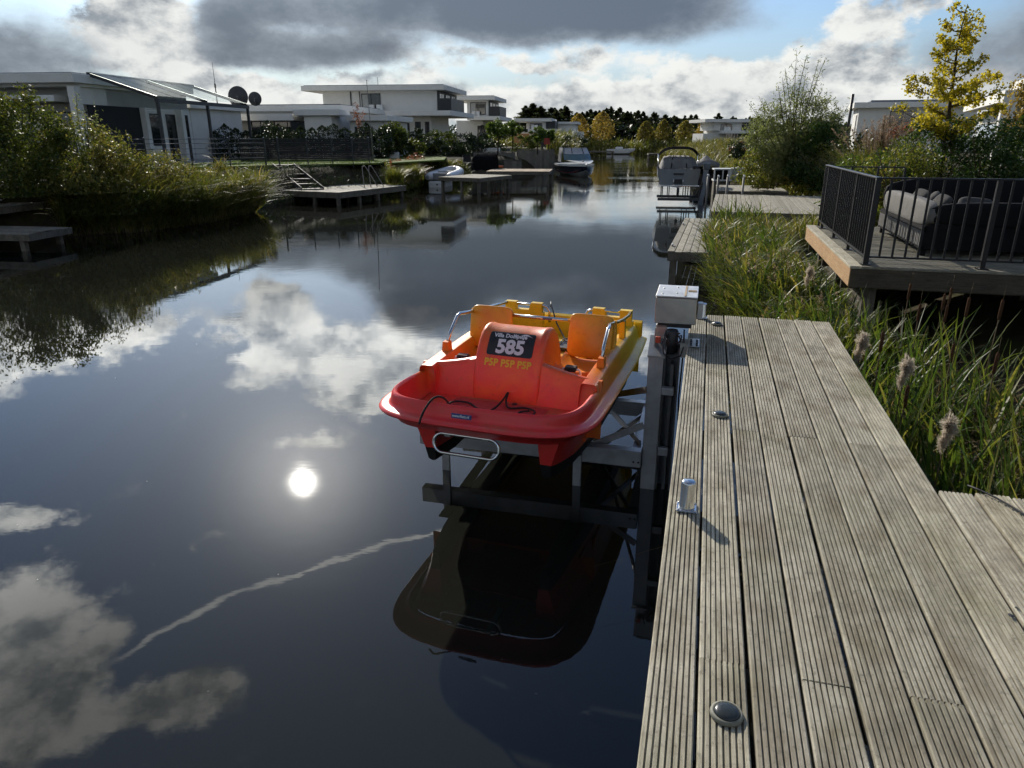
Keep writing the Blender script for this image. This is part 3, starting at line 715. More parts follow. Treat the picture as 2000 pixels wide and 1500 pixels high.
# front seats
def slab(mb, pts_w, c, ax, ay, th):
    """rounded slab: c centre, ax / ay half vectors, thickness th along their normal"""
    c, ax, ay = Vector(c), Vector(ax), Vector(ay); n = ax.cross(ay).normalized() * th
    rows = []
    for s_, h in ((.90, -.5), (.985, -.36), (1.0, 0), (.985, .36), (.90, .5)):
        ring = []
        for k in range(32):
            a = 2 * math.pi * k / 32; cx, cy = math.cos(a), math.sin(a)
            ring.append(c + ax * (math.copysign(abs(cx) ** .28, cx) * (1 - (1 - s_) * pts_w)) + ay * (math.copysign(abs(cy) ** .28, cy) * (1 - (1 - s_) * pts_w)) + n * h)
        rows.append(ring)
    mb.grid(rows, close=True); o = len(mb.v) - 5 * 32
    mb.f.append(tuple(o + k for k in range(32))[::-1]); mb.f.append(tuple(o + 4 * 32 + k for k in range(32))); mb.sm += [False, False]
    return mb
for side in (-1, 1):
    xc = side * .435
    pan = []
    for y in np.linspace(1.24, 1.66, 9):
        q = (y - 1.24) / .42
        pan.append([(xc + (x - .5) * .40, y, .575 + .045 * math.exp(-(q / .16) ** 2) + .05 * abs(2 * x - 1) ** 3 - .02 * math.sin(q * math.pi) - .03 * math.sin(x * math.pi) * math.exp(-(q / .2) ** 2)) for x in np.linspace(0, 1, 13)])
    pan.insert(0, [(p[0], 1.225, p[2] - .02) for p in pan[0]]); pan.insert(0, [(p[0], 1.22, .30) for p in pan[0]]); pan.insert(0, [(p[0], 1.26, .18) for p in pan[0]])
    MB().grid(pan).build('seat', M_BOAT, pedalo, sharp=60)
    MB().box(xc - .20, xc + .20, 1.27, 1.66, .19, .535).build('seat_base', M_BOAT, pedalo)
    slab(MB(), .5, (xc, 1.69, .765), (.185, 0, 0), (0, .045, .175), .055).build('backrest', M_BOAT, pedalo, sharp=60)
    sp = MB(); sp.prism([(1.66, .50), (1.80, .50), (1.80, .60), (1.76, .90), (1.735, .90)], xc - side * -.19 - .012, xc - side * -.19 + .012, axis=0); sp.build('backrest_wing', M_BOAT, pedalo)
    # rear seats, notched backs
    bk = [(-.20, .50), (.20, .50), (.20, .70), (.185, .70), (.185, .80), (.075, .80), (.075, .73), (-.055, .73), (-.075, .80), (-.185, .80), (-.185, .71), (-.20, .71)]
    mb = MB(); mb.prism([(xc + side * a, b) for a, b in bk], 2.58, 2.645, axis=1); mb.build('rear_backrest', M_BOAT, pedalo)
    MB().box(xc - .20, xc + .20, 2.20, 2.575, .40, .50, .025).build('rear_seat', M_BOAT, pedalo)
    # tubes
    gx = side * .635
    MB().prism([(gx - .03, .67), (gx + .03, .67), (gx + .022, .745), (gx - .022, .745)], 1.16, 1.235, axis=1).build('rail_socket', M_BOAT, pedalo)
    MB().prism([(gx - .025, .655), (gx + .025, .655), (gx + .02, .83), (gx - .02, .83)], 2.02, 2.09, axis=1).build('rail_socket', M_BOAT, pedalo)
    rail = [(gx, 1.20, .72), (gx - side * .002, 1.26, .80), (gx - side * .004, 1.40, .905), (gx - side * .004, 1.46, .915), (gx - side * .03, 1.60, .90), (gx - side * .02, 1.72, .885), (gx - side * .004, 1.84, .87), (gx, 2.05, .84), (gx - side * .01, 2.40, .80), (gx - side * .03, 2.60, .785)]
    MB().tube(rail, .0145, 12).build('side_rail', M_CHROME, pedalo)
    rr = [(xc - side * .26, 2.60, .62), (xc - side * .26, 2.61, .72), (xc - side * .235, 2.61, .765), (xc - side * .19, 2.61, .778), (xc + side * .16, 2.61, .778)]
    MB().tube(rr, .0125, 10).build('rear_rail', M_CHROME, pedalo)
    # pedals
    pd = MB().box(xc - .045, xc + .045, 1.02, 1.09, .655, .69, .008).build('pedal', M_RUBBER, pedalo)
    arc = [(xc - .07, 1.08, .54), (xc - .072, 1.065, .645), (xc - .062, 1.055, .668), (xc + .062, 1.055, .668), (xc + .072, 1.065, .645), (xc + .07, 1.08, .54), (xc + .07, 1.12, .3)]
    MB().tube(arc, .009, 8).build('pedal_arm', mat('white_metal', (0.75, 0.75, 0.73), 0.4), pedalo)
    for j in range(3): MB().box(xc - .04, xc + .04, 1.028 + j * .02, 1.036 + j * .02, .6905, .695).build('pedal_tread', mat('grey_tread', (0.12, 0.12, 0.12), 0.7), pd)
MB().tube([(-.28, 1.72, .875), (.28, 1.72, .875)], .0145, 12).build('cross_bar', M_CHROME, pedalo)
MB().box(.015, .10, 1.703, 1.7055, .868, .882).build('bar_sticker', mat('blue_sticker', (0.04, 0.05, 0.16), 0.4), pedalo)
ring = []
for a in np.linspace(0, 2 * math.pi, 41)[:-1]:
    cx, cz = math.cos(a), math.sin(a); sx = .165 if cx > 0 else -.165
    ring.append((-.035 + sx + .068 * cx, .13 + .012 * cz, .352 + .066 * cz))
MB().tube(ring, .0115, 10, closed=True).build('boarding_bar', M_CHROME, pedalo)
for x in (-.17, .10): MB().box(x - .02, x + .02, .13, .42, .40, .415).build('bar_bracket', M_STEEL, pedalo)
# cargo bay between the seats: dark mesh bag, tray and strap
cb = MB().grid([[(x, y, .515 + .035 * math.sin(x * 23) * math.sin(y * 19) + .02) for x in np.linspace(-.27, -.02, 9)] for y in np.linspace(1.95, 2.35, 9)]); cb.build('net_bag', mat('dark_net', (0.03, 0.03, 0.035), 0.8, var=0.6, scale=40, bmp=1, bscale=60), pedalo)
MB().box(-.30, .30, 1.9, 2.57, .40, .50, .02).build('cargo_deck', M_BOAT, pedalo)
tray = MB().box(.04, .29, 2.05, 2.38, .502, .53, .008).build('cargo_tray', M_BLACKP, pedalo)
MB().tube([(.04, 2.05, .535), (.29, 2.05, .535), (.29, 2.38, .535), (.04, 2.38, .535)], .008, 6, closed=True).build('tray_rim', M_STEEL, tray)
MB().tube([(-.30 + .12, 2.66, .76), (-.17, 2.62, .82), (-.15, 2.56, .80), (-.05, 2.42, .66), (.10, 2.2, .56), (.22, 2.1, .545)], .007, 6).build('strap', M_BLACKP, pedalo)
MB().box(.17, .21, 1.52, 1.55, .49, .505).build('cleat', M_BLACKP, pedalo)
for x, y, z in ((.10, .74, .456), (-.02, .26, .452)): MB().lathe([(.022, 0), (.018, .004), (0, .004)], (x, y, z), 14).build('drain', M_BLACKP, pedalo)
MB().tube([(-.105, .30, .45), (-.105, .30, .50)], .006, 6).build('stud', M_STEEL, pedalo)
# lettering
def text_mesh(body, size, bold=0.0, space=1.0):
    cu = bpy.data.curves.new('txt', 'FONT'); cu.body = body; cu.size = size; cu.offset = bold; cu.align_x = 'CENTER'; cu.space_character = space; cu.resolution_u = 3
    o = bpy.data.objects.new('txt', cu); COL.objects.link(o); dg = bpy.context.evaluated_depsgraph_get()
    me = bpy.data.meshes.new_from_object(o.evaluated_get(dg)); bpy.data.objects.remove(o); bpy.data.curves.remove(cu)
    me.materials.clear(); return me
_k = 1 - .012
ARC = [(1.12 + (y - 1.12) * _k, .52 + (z - .52) * (_k if z > .52 else 1)) for y, z in hp[:10]]
ALEN = [0.0]
for a_, b_ in zip(ARC[:-1], ARC[1:]): ALEN.append(ALEN[-1] + math.hypot(b_[0] - a_[0], b_[1] - a_[1]))
A_PLATE = float(np.interp(.768, [p[1] for p in ARC], ALEN))     # arc length at the foot of the plate
def on_housing(x, a, lift_):
    y, z = float(np.interp(a, ALEN, [p[0] for p in ARC])), float(np.interp(a, ALEN, [p[1] for p in ARC]))
    y2, z2 = float(np.interp(a + .01, ALEN, [p[0] for p in ARC])), float(np.interp(a + .01, ALEN, [p[1] for p in ARC]))
    ty, tz = y2 - y, z2 - z; q = math.hypot(ty, tz) + 1e-9
    return (x, y - tz / q * lift_, z + ty / q * lift_)
def decal(name, me, dx, da, lift_, material, sx=1.0, sz=1.0):
    for vtx in me.vertices: vtx.co = on_housing(vtx.co.x * sx + dx, vtx.co.y * sz + A_PLATE + da, lift_)
    return link(name, me, material, pedalo)
pan = []
PH = .195
for a in np.linspace(0, PH, 15):
    r = .012; hw = .178 - (r - math.sqrt(max(0, r * r - max(0, r - min(a, PH - a)) ** 2)))
    pan.append([on_housing(x, A_PLATE + a, .0030) for x in np.linspace(-hw, hw, 25)])
plate = MB().grid(pan).build('name_plate', mat('sticker_black', (0.016, 0.018, 0.022), 0.38, var=0.2, scale=20), pedalo)
M_WHITE_INK = mat('white_ink', (0.72, 0.73, 0.75), 0.5, var=0.05)
M_YELLOW_INK = mat('yellow_ink', (0.78, 0.50, 0.03), 0.5, var=0.1)
decal('house_number', text_mesh('585', .150, .0065), 0.0, .022, .0056, M_WHITE_INK, .98, 1.0)
decal('house_name', text_mesh('Villa Dolfijntje', .046, .0016, 1.0), -.015, .147, .0056, M_WHITE_INK, .98, .95)
sw = MB()
for (x0, x1, h, w) in ((.055, .150, .026, .008), (.08, .155, .019, .005)):
    a = [(x0 + (x1 - x0) * q, A_PLATE + .158 + h * math.sin(math.pi * (q * .8 + .12))) for q in np.linspace(0, 1, 12)]
    sw.grid([[on_housing(x, z, .0057) for x, z in a], [on_housing(x, z - w * math.sin(math.pi * k / 11), .0057) for k, (x, z) in enumerate(a)]])
sw.build('leaping_swoosh', M_WHITE_INK, pedalo, fix=False)
# the yellow letters have slab feet and heads, as painted
pl_m = text_mesh('P5P P5P P5P', .074, .0032, 1.05)
decal('play_lettering', pl_m, 0.0, -.078, .0040, M_YELLOW_INK, .92, 1.0)
for x_ in (-.30, -.16, .14, .28): MB().lathe([(.006, 0), (.005, .003), (0, .004)], (x_, .03, .517), 8).build('screw', M_STEEL, pedalo)
lb = MB().box(-.205 + .13, -.065 + .13, -.001, .0005, -.016, .016).build('maker_label', mat('blue_label', (0.02, 0.04, 0.18), 0.4), pedalo, (-.05, -.0035, .5285))
lb.location = (-.02, .034, .600); lb.rotation_euler = (R(-12), 0, 0)
me = text_mesh('waterfiets.nl', .024, .0006)
for vtx in me.vertices: vtx.co = (vtx.co.x - .01, -.0025, vtx.co.y - .007)
link('maker_lettering', me, M_WHITE_INK, lb)
# mooring line lying in the bow well
def smooth_path(pts, n=8):
    pts = [Vector(p) for p in pts]; out = []
    for i in range(len(pts) - 1):
        p0, p1, p2, p3 = pts[max(i - 1, 0)], pts[i], pts[i + 1], pts[min(i + 2, len(pts) - 1)]
        for k in range(n):
            t = k / n; out.append(0.5 * ((2 * p1) + (p2 - p0) * t + (2 * p0 - 5 * p1 + 4 * p2 - p3) * t * t + (3 * p1 - p0 - 3 * p2 + p3) * t ** 3))
    return out + [pts[-1]]
rope_pts = [(-.30, -.025, .53), (-.285, .02, .605), (-.26, .12, .665), (-.20, .165, .655), (-.13, .24, .50), (-.105, .30, .475), (-.17, .36, .467), (-.32, .50, .467), (-.33, .60, .467), (-.22, .62, .467), (-.10, .52, .467), (-.03, .46, .470), (.01, .58, .475), (.02, .72, .49), (.03, .79, .52), (.04, .72, .475), (.10, .62, .467), (.20, .66, .467), (.29, .62, .467), (.29, .50, .467), (.22, .46, .467), (.20, .54, .475), (.26, .59, .478)]
rope = MB().tube(smooth_path(rope_pts), .0075, 8).build('mooring_line', mat('black_rope', (0.02, 0.017, 0.016), 0.85, var=0.4, scale=80, bmp=0.8, bscale=200))
rope.matrix_world = Matrix.Translation(frame_ts(BOAT_T, BOAT_S, BOAT_Z)) @ pedalo.rotation_euler.to_matrix().to_4x4() @ Matrix.Scale(BOAT_K, 4)
tag(rope, 'thin black mooring line lying in loops in the red bow well', 'rope')

# ------------------------------------------------------------------ docks
M_DOCK = wood_mat('grey_dock_plank', (0.20, 0.185, 0.15), (0.40, 0.375, 0.31), stain=(0.15, 0.13, 0.09), stain_amt=0.5)
M_DOCKD = wood_mat('dark_dock_plank', (0.13, 0.12, 0.10), (0.26, 0.245, 0.21), stain=(0.08, 0.075, 0.06), stain_amt=0.6)
M_POST = wood_mat('dock_post', (0.09, 0.08, 0.065), (0.20, 0.18, 0.15), stain=(0.05, 0.045, 0.03), axis=2, stain_amt=0.7)
def dock(name, label, corner, az, W, L, z, pitch=0.145, along='y', posts=None, material=None, fascia=0.16, cat='dock', group=None, sag=0.004):
    """rectangular plank dock: local x to the right (W), y away (L)"""
    e = empty(name, (corner[0], corner[1], 0), -az, label, cat, group); material = material or M_DOCK
    n = int(round((W if along == 'y' else L) / pitch))
    if along == 'y': me = MB().box(0, pitch - 0.012, 0, L, -0.028, 0, 0.004).mesh('plank', True)
    else: me = MB().box(0, W, 0, pitch - 0.012, -0.028, 0, 0.004).mesh('plank', True)
    for i in range(n):
        o = link('plank', me, material, e, (i * pitch + .004, random.uniform(-.012, .012), z + random.uniform(-sag, sag)) if along == 'y' else (random.uniform(-.012, .012), i * pitch + .004, z + random.uniform(-sag, sag)))
        o.rotation_euler = (0, random.uniform(-.006, .006), 0)
    w, l = (n * pitch, L) if along == 'y' else (W, n * pitch)
    for nm, b in (('fascia', (0.01, w - .01, .012, .05)), ('fascia', (0.01, w - .01, l - .05, l - .012)), ('fascia', (.012, .05, .055, l - .055)), ('fascia', (w - .05, w - .012, .055, l - .055))):
        MB().box(b[0], b[1], b[2], b[3], z - .03 - fascia, z - .032).build(nm, M_POST, e)
    for (px, py) in posts or [(.12, .14), (w - .12, .14), (.12, l - .14), (w - .12, l - .14), (.12, l / 2), (w - .12, l / 2)]:
        MB().box(px - .065, px + .065, py - .065, py + .065, -1.0, z - .034).build('post', M_POST, e)
    return e
dock('low_dock', 'narrow grey plank dock beyond the lift box, at the edge of the canal', (3.06, 14.1), R(16.0), .87, 6.3, .66)
dk = dock('plank_platform', 'wide grey plank platform behind the narrow dock among reeds', (5.60, 20.55), R(16.3), 4.9, 6.6, .80)
dock('far_right_dock', 'pale plank dock beside the covered boat on its lift', (8.0, 28.6), R(14.0), 2.6, 3.6, .80)
M_CLEAT = mat('dull_zinc', (0.35, 0.35, 0.35), 0.5, 0.7)
for (t, s) in ((.05, .7), (.05, 4.6)):
    w = Matrix.Rotation(-R(16), 4, 'Z') @ Vector((t, s, 0)); e = empty('cleat', (3.06 + w.x, 14.1 + w.y, .662), -R(16), 'small metal cleat at the ' + ('near' if s < 2 else 'far') + ' end of the narrow dock', 'cleat', 'cleats on the narrow dock')
    MB().box(-.02, .02, -.09, .09, .03, .05, .006).build('bar', M_CLEAT, e); MB().box(-.015, .015, -.04, -.02, 0, .03).build('stem', M_CLEAT, e); MB().box(-.015, .015, .02, .04, 0, .03).build('stem', M_CLEAT, e)
M_POLE = mat('grey_pole', (0.20, 0.19, 0.175), 0.6, 0.2, var=0.2, scale=12)
M_CAPW = mat('white_cap', (0.75, 0.75, 0.73), 0.5)
names = ['leftmost', 'second from left', 'third from left', 'rightmost']
for i, (u, v, Y) in enumerate([(1381, 371, 29.0), (1401, 374, 28.0), (1419, 376, 27.4), (1450, 378, 27.0)]):
    p = P(u, v, Y); h = [.52, .52, .56, .58][i]
    e = empty('mooring_pole', (p.x, p.y, .0), 0, 'white-capped mooring pole behind the plank platform, %s of four' % names[i], 'pole', 'mooring poles by the platform')
    MB().tube([(0, 0, -.6), (0, 0, p.z + h)], .04, 10).build('shaft', M_POLE, e); MB().lathe([(.045, 0), (.045, .05), (.025, .08), (0, .085)], (0, 0, p.z + h + .001), 10).build('cap', M_CAPW, e)

# ------------------------------------------------------------------ terrace with railing and sofa
TZ = 1.35
M_TERR = wood_mat('terrace_board', (0.16, 0.15, 0.115), (0.34, 0.32, 0.26), stain=(0.10, 0.09, 0.06), stain_amt=0.6, green=0.3, axis=0)
M_TERRY = wood_mat('terrace_edge_board', (0.24, 0.225, 0.18), (0.45, 0.42, 0.34), stain=(0.15, 0.13, 0.09), stain_amt=0.5, axis=1)
M_PINE = wood_mat('pine_fascia', (0.36, 0.21, 0.10), (0.55, 0.36, 0.19), stain=(0.25, 0.13, 0.06), stain_amt=0.35, axis=1)
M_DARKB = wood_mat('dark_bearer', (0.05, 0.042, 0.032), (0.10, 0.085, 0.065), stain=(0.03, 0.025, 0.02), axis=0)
terr = empty('terrace', (0, 0, 0), -AZ_D, 'raised wooden terrace above the cattails on the right', 'terrace')
T0, T1, S0, S1 = 1.71, 7.4, 9.13, 13.4
gro = plank_mesh(PITCH_W - .009, T1 - T0 - .15, grooves=6)
gro.transform(Matrix.Rotation(-math.pi / 2, 4, 'Z'))
n = int((S1 - S0) / PITCH_W) + 1
for i in range(n):
    o = link('plank', gro, M_TERR, terr, (T0 + .148, S0 + (i + 1) * PITCH_W, TZ + random.uniform(-.002, .002)))
MB().box(T0, T0 + .14, S0, S1, TZ - .028, TZ + .004, .004).build('edge_board', M_TERRY, terr)
MB().box(T0 + .01, T0 + .05, S0 + .03, S1, TZ - .24, TZ - .032).build('fascia', M_PINE, terr)
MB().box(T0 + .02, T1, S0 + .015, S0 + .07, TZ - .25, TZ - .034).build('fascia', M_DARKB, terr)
for t in (2.6, 3.9, 5.2, 6.5): MB().box(t - .03, t + .03, S0 + .08, S1, TZ - .24, TZ - .036).build('joist', M_DARKB, terr)
for t in (2.0, 4.4, 6.8):
    for s in (9.35, 11.3, 13.1): MB().box(t - .07, t + .07, s - .07, s + .07, -.5, TZ - .252).build('post', M_POST, terr)
for s in (9.9, 11.6, 13.2): MB().box(T0 + .06, T1, s - .025, s + .025, TZ - .40, TZ - .255).build('bearer', M_DARKB, terr)
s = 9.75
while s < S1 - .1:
    MB().box(2.02, 2.045, s, s + .135, .0, TZ - .26).build('sun_block_board', M_DARKB, terr); s += .145  # hidden boards, added to keep the sun out from under the terrace
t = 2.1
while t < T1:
    MB().box(t, t + .135, S1 - .06, S1 - .03, .0, TZ - .26).build('sun_block_board', M_DARKB, terr); t += .145  # same added sun-blocking boards along the back edge
M_RAIL = mat('black_powder_coat', (0.016, 0.016, 0.018), 0.42, 0.3, var=0.2, scale=20, spec=0.5)
rail = empty('terrace_railing', (0, 0, 0), -AZ_D, 'black metal bar railing round the terrace corner', 'railing')
RT, RS = 1.90, 9.30
MB().box(RT - .03, RT + .03, RS - .03, RS + .03, TZ + .002, TZ + .985, .003).build('corner_post', M_RAIL, rail)
MB().box(RT - .06, RT + .06, RS - .06, RS + .06, TZ + .0045, TZ + .012).build('foot_plate', M_RAIL, rail)
MB().box(RT - .03, RT + .03, RS - .03, S1 - .1, TZ + .987, TZ + 1.005, .002).build('top_rail', M_RAIL, rail)
MB().box(RT + .032, T1, RS - .025, RS + .025, TZ + .987, TZ + 1.005, .002).build('top_rail', M_RAIL, rail)
MB().box(RT - .02, RT + .02, RS + .032, S1 - .13, TZ + .085, TZ + .105).build('bottom_rail', M_RAIL, rail)
MB().box(RT + .032, T1, RS - .015, RS + .015, TZ + .085, TZ + .105).build('bottom_rail', M_RAIL, rail)
bar = MB().box(-.012, .012, -.006, .006, TZ + .105, TZ + .987).mesh('bar', True)
barf = MB().box(-.0125, .0125, -.006, .006, TZ + .105, TZ + .987).mesh('bar', True)
s = RS + .105; k = 0
while s < S1 - .15:
    if k % 9 == 8:
        MB().box(RT - .02, RT + .02, s - .02, s + .02, TZ + .005, TZ + .987).build('mid_post', M_RAIL, rail); MB().box(RT - .05, RT + .05, s - .05, s + .05, TZ + .0045, TZ + .011).build('foot_plate', M_RAIL, rail)
    else: link('bar', bar, M_RAIL, rail, (RT, s, 0))
    s += .137; k += 1
t = RT + .14; k = 0
while t < T1:
    if k % 9 == 8:
        MB().box(t - .025, t + .025, RS - .025, RS + .025, TZ + .003, TZ + .987).build('mid_post', M_RAIL, rail); MB().box(t - .06, t + .06, RS - .06, RS + .06, TZ + .003, TZ + .011).build('foot_plate', M_RAIL, rail)
    else: link('bar', barf, M_RAIL, rail, (t, RS, 0))
    t += .137; k += 1
brail = empty('back_railing', (0, 0, 0), -AZ_D, 'thin black rail at the far back edge of the terrace, in front of the bushes', 'railing')
MB().box(RT, 3.1, S1 - .06, S1 - .03, TZ + .96, TZ + .98).build('top_rail', M_RAIL, brail)
for t in (RT, 2.3, 2.7, 3.1): MB().box(t - .015, t + .015, S1 - .06, S1 - .03, TZ + .004, TZ + .959).build('post', M_RAIL, brail)

M_FAB = mat('grey_outdoor_fabric', (0.165, 0.16, 0.152), 0.85, var=0.12, scale=6, bmp=0.25, bscale=300, spec=0.2)
M_FABD = mat('frame_and_shaded_fabric', (0.011, 0.0113, 0.0125), 0.8, var=0.15, scale=8, spec=0.1)  # frame colour; on the upholstery its near-black paints in the shaded front
sofa = empty('corner_sofa', (0, 0, 0), -AZ_D, 'grey corner lounge sofa with slatted base on the terrace', 'sofa')
A0, A1, B0, B1 = 2.68, 6.6, 10.15, 12.7
def cushion(x0, x1, y0, y1, z0, z1, puff=.03, nm='cushion', m=None, rot=None):
    mb = MB(); rows = []
    cx, cy, cz = (x0 + x1) / 2, (y0 + y1) / 2, (z0 + z1) / 2; a, b, c = (x1 - x0) / 2, (y1 - y0) / 2, (z1 - z0) / 2
    for i in range(13):
        ph = -math.pi / 2 + math.pi * i / 12; row = []
        for j in range(28):
            th = 2 * math.pi * j / 28
            f_ = lambda w, e: math.copysign(abs(w) ** e, w)
            row.append((cx + a * f_(math.cos(ph), .35) * f_(math.cos(th), .35), cy + b * f_(math.cos(ph), .35) * f_(math.sin(th), .35), cz + c * f_(math.sin(ph), .6)))
        rows.append(row)
    mb.grid(rows, close=True); return mb.build(nm, m or M_FAB, sofa)
cushion(A0 + .005, A0 + .17, B0, B1, 1.70, 2.03, nm='side_back_upholstery')
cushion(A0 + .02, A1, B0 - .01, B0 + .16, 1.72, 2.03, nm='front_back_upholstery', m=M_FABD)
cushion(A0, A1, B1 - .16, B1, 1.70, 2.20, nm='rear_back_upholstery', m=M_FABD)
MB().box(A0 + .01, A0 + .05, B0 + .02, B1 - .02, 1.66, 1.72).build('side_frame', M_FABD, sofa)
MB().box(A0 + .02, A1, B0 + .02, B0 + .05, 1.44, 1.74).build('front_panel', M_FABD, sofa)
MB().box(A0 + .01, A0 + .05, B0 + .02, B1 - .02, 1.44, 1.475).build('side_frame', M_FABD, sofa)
slat = MB().box(0, .02, 0, .045, 1.475, 1.66).mesh('slat', True)
y = B0 + .05
while y < B1 - .06: link('slat', slat, M_FAB, sofa, (A0 - .004, y, 0)); y += .072
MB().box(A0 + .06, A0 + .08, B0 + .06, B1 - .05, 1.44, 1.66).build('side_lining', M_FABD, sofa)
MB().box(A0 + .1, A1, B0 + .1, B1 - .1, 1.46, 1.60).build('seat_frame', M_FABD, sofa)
for i, (x0, x1, y0, y1) in enumerate([(2.86, 3.7, 10.33, 11.3), (2.86, 3.7, 11.32, 12.5), (3.72, 5.0, 10.33, 11.2), (5.02, 6.5, 10.33, 11.2)]): cushion(x0, x1, y0, y1, 1.60, 1.78, nm='seat_cushion')
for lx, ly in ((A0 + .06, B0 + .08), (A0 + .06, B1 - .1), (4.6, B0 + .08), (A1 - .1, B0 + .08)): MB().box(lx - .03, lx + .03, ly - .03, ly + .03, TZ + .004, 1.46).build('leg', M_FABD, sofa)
for i, (x, y, rz, m_) in enumerate([(3.02, 11.95, .25, 'a'), (3.05, 11.45, -.2, 'b'), (3.02, 10.92, .15, 'a'), (3.3, 10.45, 1.4, 'b'), (4.55, 10.45, 1.6, 'a')]):
    mb = MB(); rows = []
    for a in range(11):
        ph = -math.pi / 2 + math.pi * a / 10; f_ = lambda w, e: math.copysign(abs(w) ** e, w)
        rows.append([(.06 * math.sin(ph), .20 * f_(math.cos(ph), .5) * f_(math.cos(th), .45), .15 * f_(math.cos(ph), .5) * f_(math.sin(th), .45)) for th in np.linspace(0, 2 * math.pi, 25)[:-1]])
    mb.grid(rows, close=True); o = mb.build('throw_pillow', mat('pillow_fabric', (0.07, 0.069, 0.067), 0.9, var=0.15, scale=9, bmp=0.2, bscale=200, spec=0.1)); q = frame_ts(x, y, 1.935); o.location = q; o.rotation_euler = (0.1, R(35), -AZ_D + rz)
    tag(o, ['plump grey pillow at the far end of the sofa side', 'grey pillow in the middle of the sofa side', 'grey pillow nearest the sofa corner on the side', 'grey pillow leaning flat at the sofa front corner', 'grey pillow at the right on the sofa front back'][i], 'pillow', 'pillows on the sofa')

# ------------------------------------------------------------------ boats
M_GEL = mat('white_gelcoat', (0.72, 0.72, 0.70), 0.22, var=0.06, scale=3)
M_NAVY = mat('navy_hull', (0.015, 0.016, 0.028), 0.18, var=0.1)
M_GREYHULL = mat('grey_hull', (0.15, 0.157, 0.162), 0.3, var=0.08, scale=2)
M_CANVAS = mat('grey_canvas', (0.16, 0.156, 0.152), 0.85, var=0.15, scale=3, bmp=0.3, bscale=20)
M_BLACKC = mat('black_canvas', (0.010, 0.010, 0.011), 0.9, var=0.2, spec=0.0)
M_GLASS = mat('tinted_glass', (0.10, 0.16, 0.18), 0.05, var=0.1, spec=0.8)
M_CLEARV = mat('clear_vinyl', (0.42, 0.42, 0.43), 0.2, var=0.15, scale=2)
def hull_rows(L, B, zk, zc, zs, rake=.9, flare=.85):
    """cross sections from stern (y=0) to bow (y=L): keel, chine, sheer"""
    rows = []
    for q in np.linspace(0, 1, 17):
        b = B / 2 * (1 - max(0, (q - .35) / .65) ** 2.3) + .02; y = q * L
        up = max(0, (q - .6) / .4) ** 2
        k, c, s_ = zk + up * (zs - zk) * .72, zc + up * (zs - zc) * .55, zs + .10 * q ** 2
        rows.append([(-b, y, s_), (-b * .97, y - .0, c + (s_ - c) * .45), (-b * flare, y - up * .25, c), (-b * .45, y - up * .3, (k + c) / 2 - .02), (0, y - up * .35, k), (b * .45, y - up * .3, (k + c) / 2 - .02), (b * flare, y - up * .25, c), (b * .97, y, c + (s_ - c) * .45), (b, y, s_)])
    return rows
def make_hull(par, L, B, zk, zc, zs, m_low, m_side, m_deck, tumble=.0):
    r = hull_rows(L, B, zk, zc, zs)
    MB().grid([[q[i] for i in (2, 3, 4, 5, 6)] for q in r]).build('hull_bottom', m_low, par, sharp=30)
    for idx in ((0, 1, 2), (6, 7, 8)): MB().grid([[q[i] for i in idx] for q in r]).build('hull_side', m_side, par, sharp=40)
    st = r[0]; MB().add(st, [tuple(range(9))]).build('transom', m_side, par)
    dk_ = [[(q[0][0] * f_, q[0][1], q[0][2] + .05 * (1 - abs(f_)) + .003) for f_ in np.linspace(-1, 1, 9) * -1] for q in r]
    MB().grid(dk_).build('deck', m_deck, par, sharp=40)
    return r
# grey cabin boat lifted out of the water, stern towards us
lb_p = P(1324, 366, 31.0); zB = lb_p.z
lboat = empty('lifted_motorboat', (lb_p.x, lb_p.y, zB), -R(9.5), 'grey motorboat with canvas cover and black bimini, stern towards us on a lift', 'motorboat')
r = hull_rows(5.6, 1.70, -.02, .14, .74)
MB().grid([[q[i] for i in (2, 3, 4, 5, 6)] for q in r]).build('hull_bottom', M_NAVY, lboat, sharp=30)
for idx in ((0, 1, 2), (6, 7, 8)): MB().grid([[q[i] for i in idx] for q in r]).build('hull_side', M_GREYHULL, lboat)
tb = MB(); tb.grid([[(x * (.80 + .055 * q) * (1 - .02 * q), -.06 - .10 * (1 - abs(x) ** 3) * (1 - .5 * q) + .06 * q, .10 + .64 * q) for x in np.linspace(-1, 1, 17)] for q in np.linspace(0, 1, 7)]); tb.build('transom', M_GREYHULL, lboat)
MB().box(-.86, .86, -.22, .06, .05, .085, .01).build('swim_platform', M_GEL, lboat)
MB().box(-.02, .5, -.225, -.205, .052, .075).build('reflector', mat('amber', (0.5, 0.18, 0.03), 0.4), lboat)
MB().box(-.22, .20, -.155, -.13, .52, .58).build('vent', M_BLACKP, lboat)
MB().box(-.17, .15, -.165, -.13, .14, .34).build('engine_hatch', M_BLACKP, lboat)
for x in (-.2, .18): MB().tube([(x, -.17, .12), (x, -.20, .16), (x, -.20, .33), (x, -.16, .36)], .014, 6).build('grab_rail', M_CHROME, lboat)
cov = []
for q in np.linspace(0, 1, 11):
    y = .02 + 2.6 * q
    cov.append([(x * (.80 - .04 * q), y + .12 * (1 - abs(x)) * (q < .02), .745 + (.46 * min(1, q * 5) ** .55 + .02 * math.sin(9 * q)) * (1 - abs(x) ** 7) + .014 * math.sin(x * 23)) for x in np.linspace(-1, 1, 33)])
MB().grid(cov).build('cover', M_CANVAS, lboat)
for x in (-.30, .28): MB().tube([(x * 1.1, .05, .77), (x * .95, .40, 1.15), (x * .8, .7, 1.26)], .018, 6).build('cover_strap', M_BLACKC, lboat)
bim = []
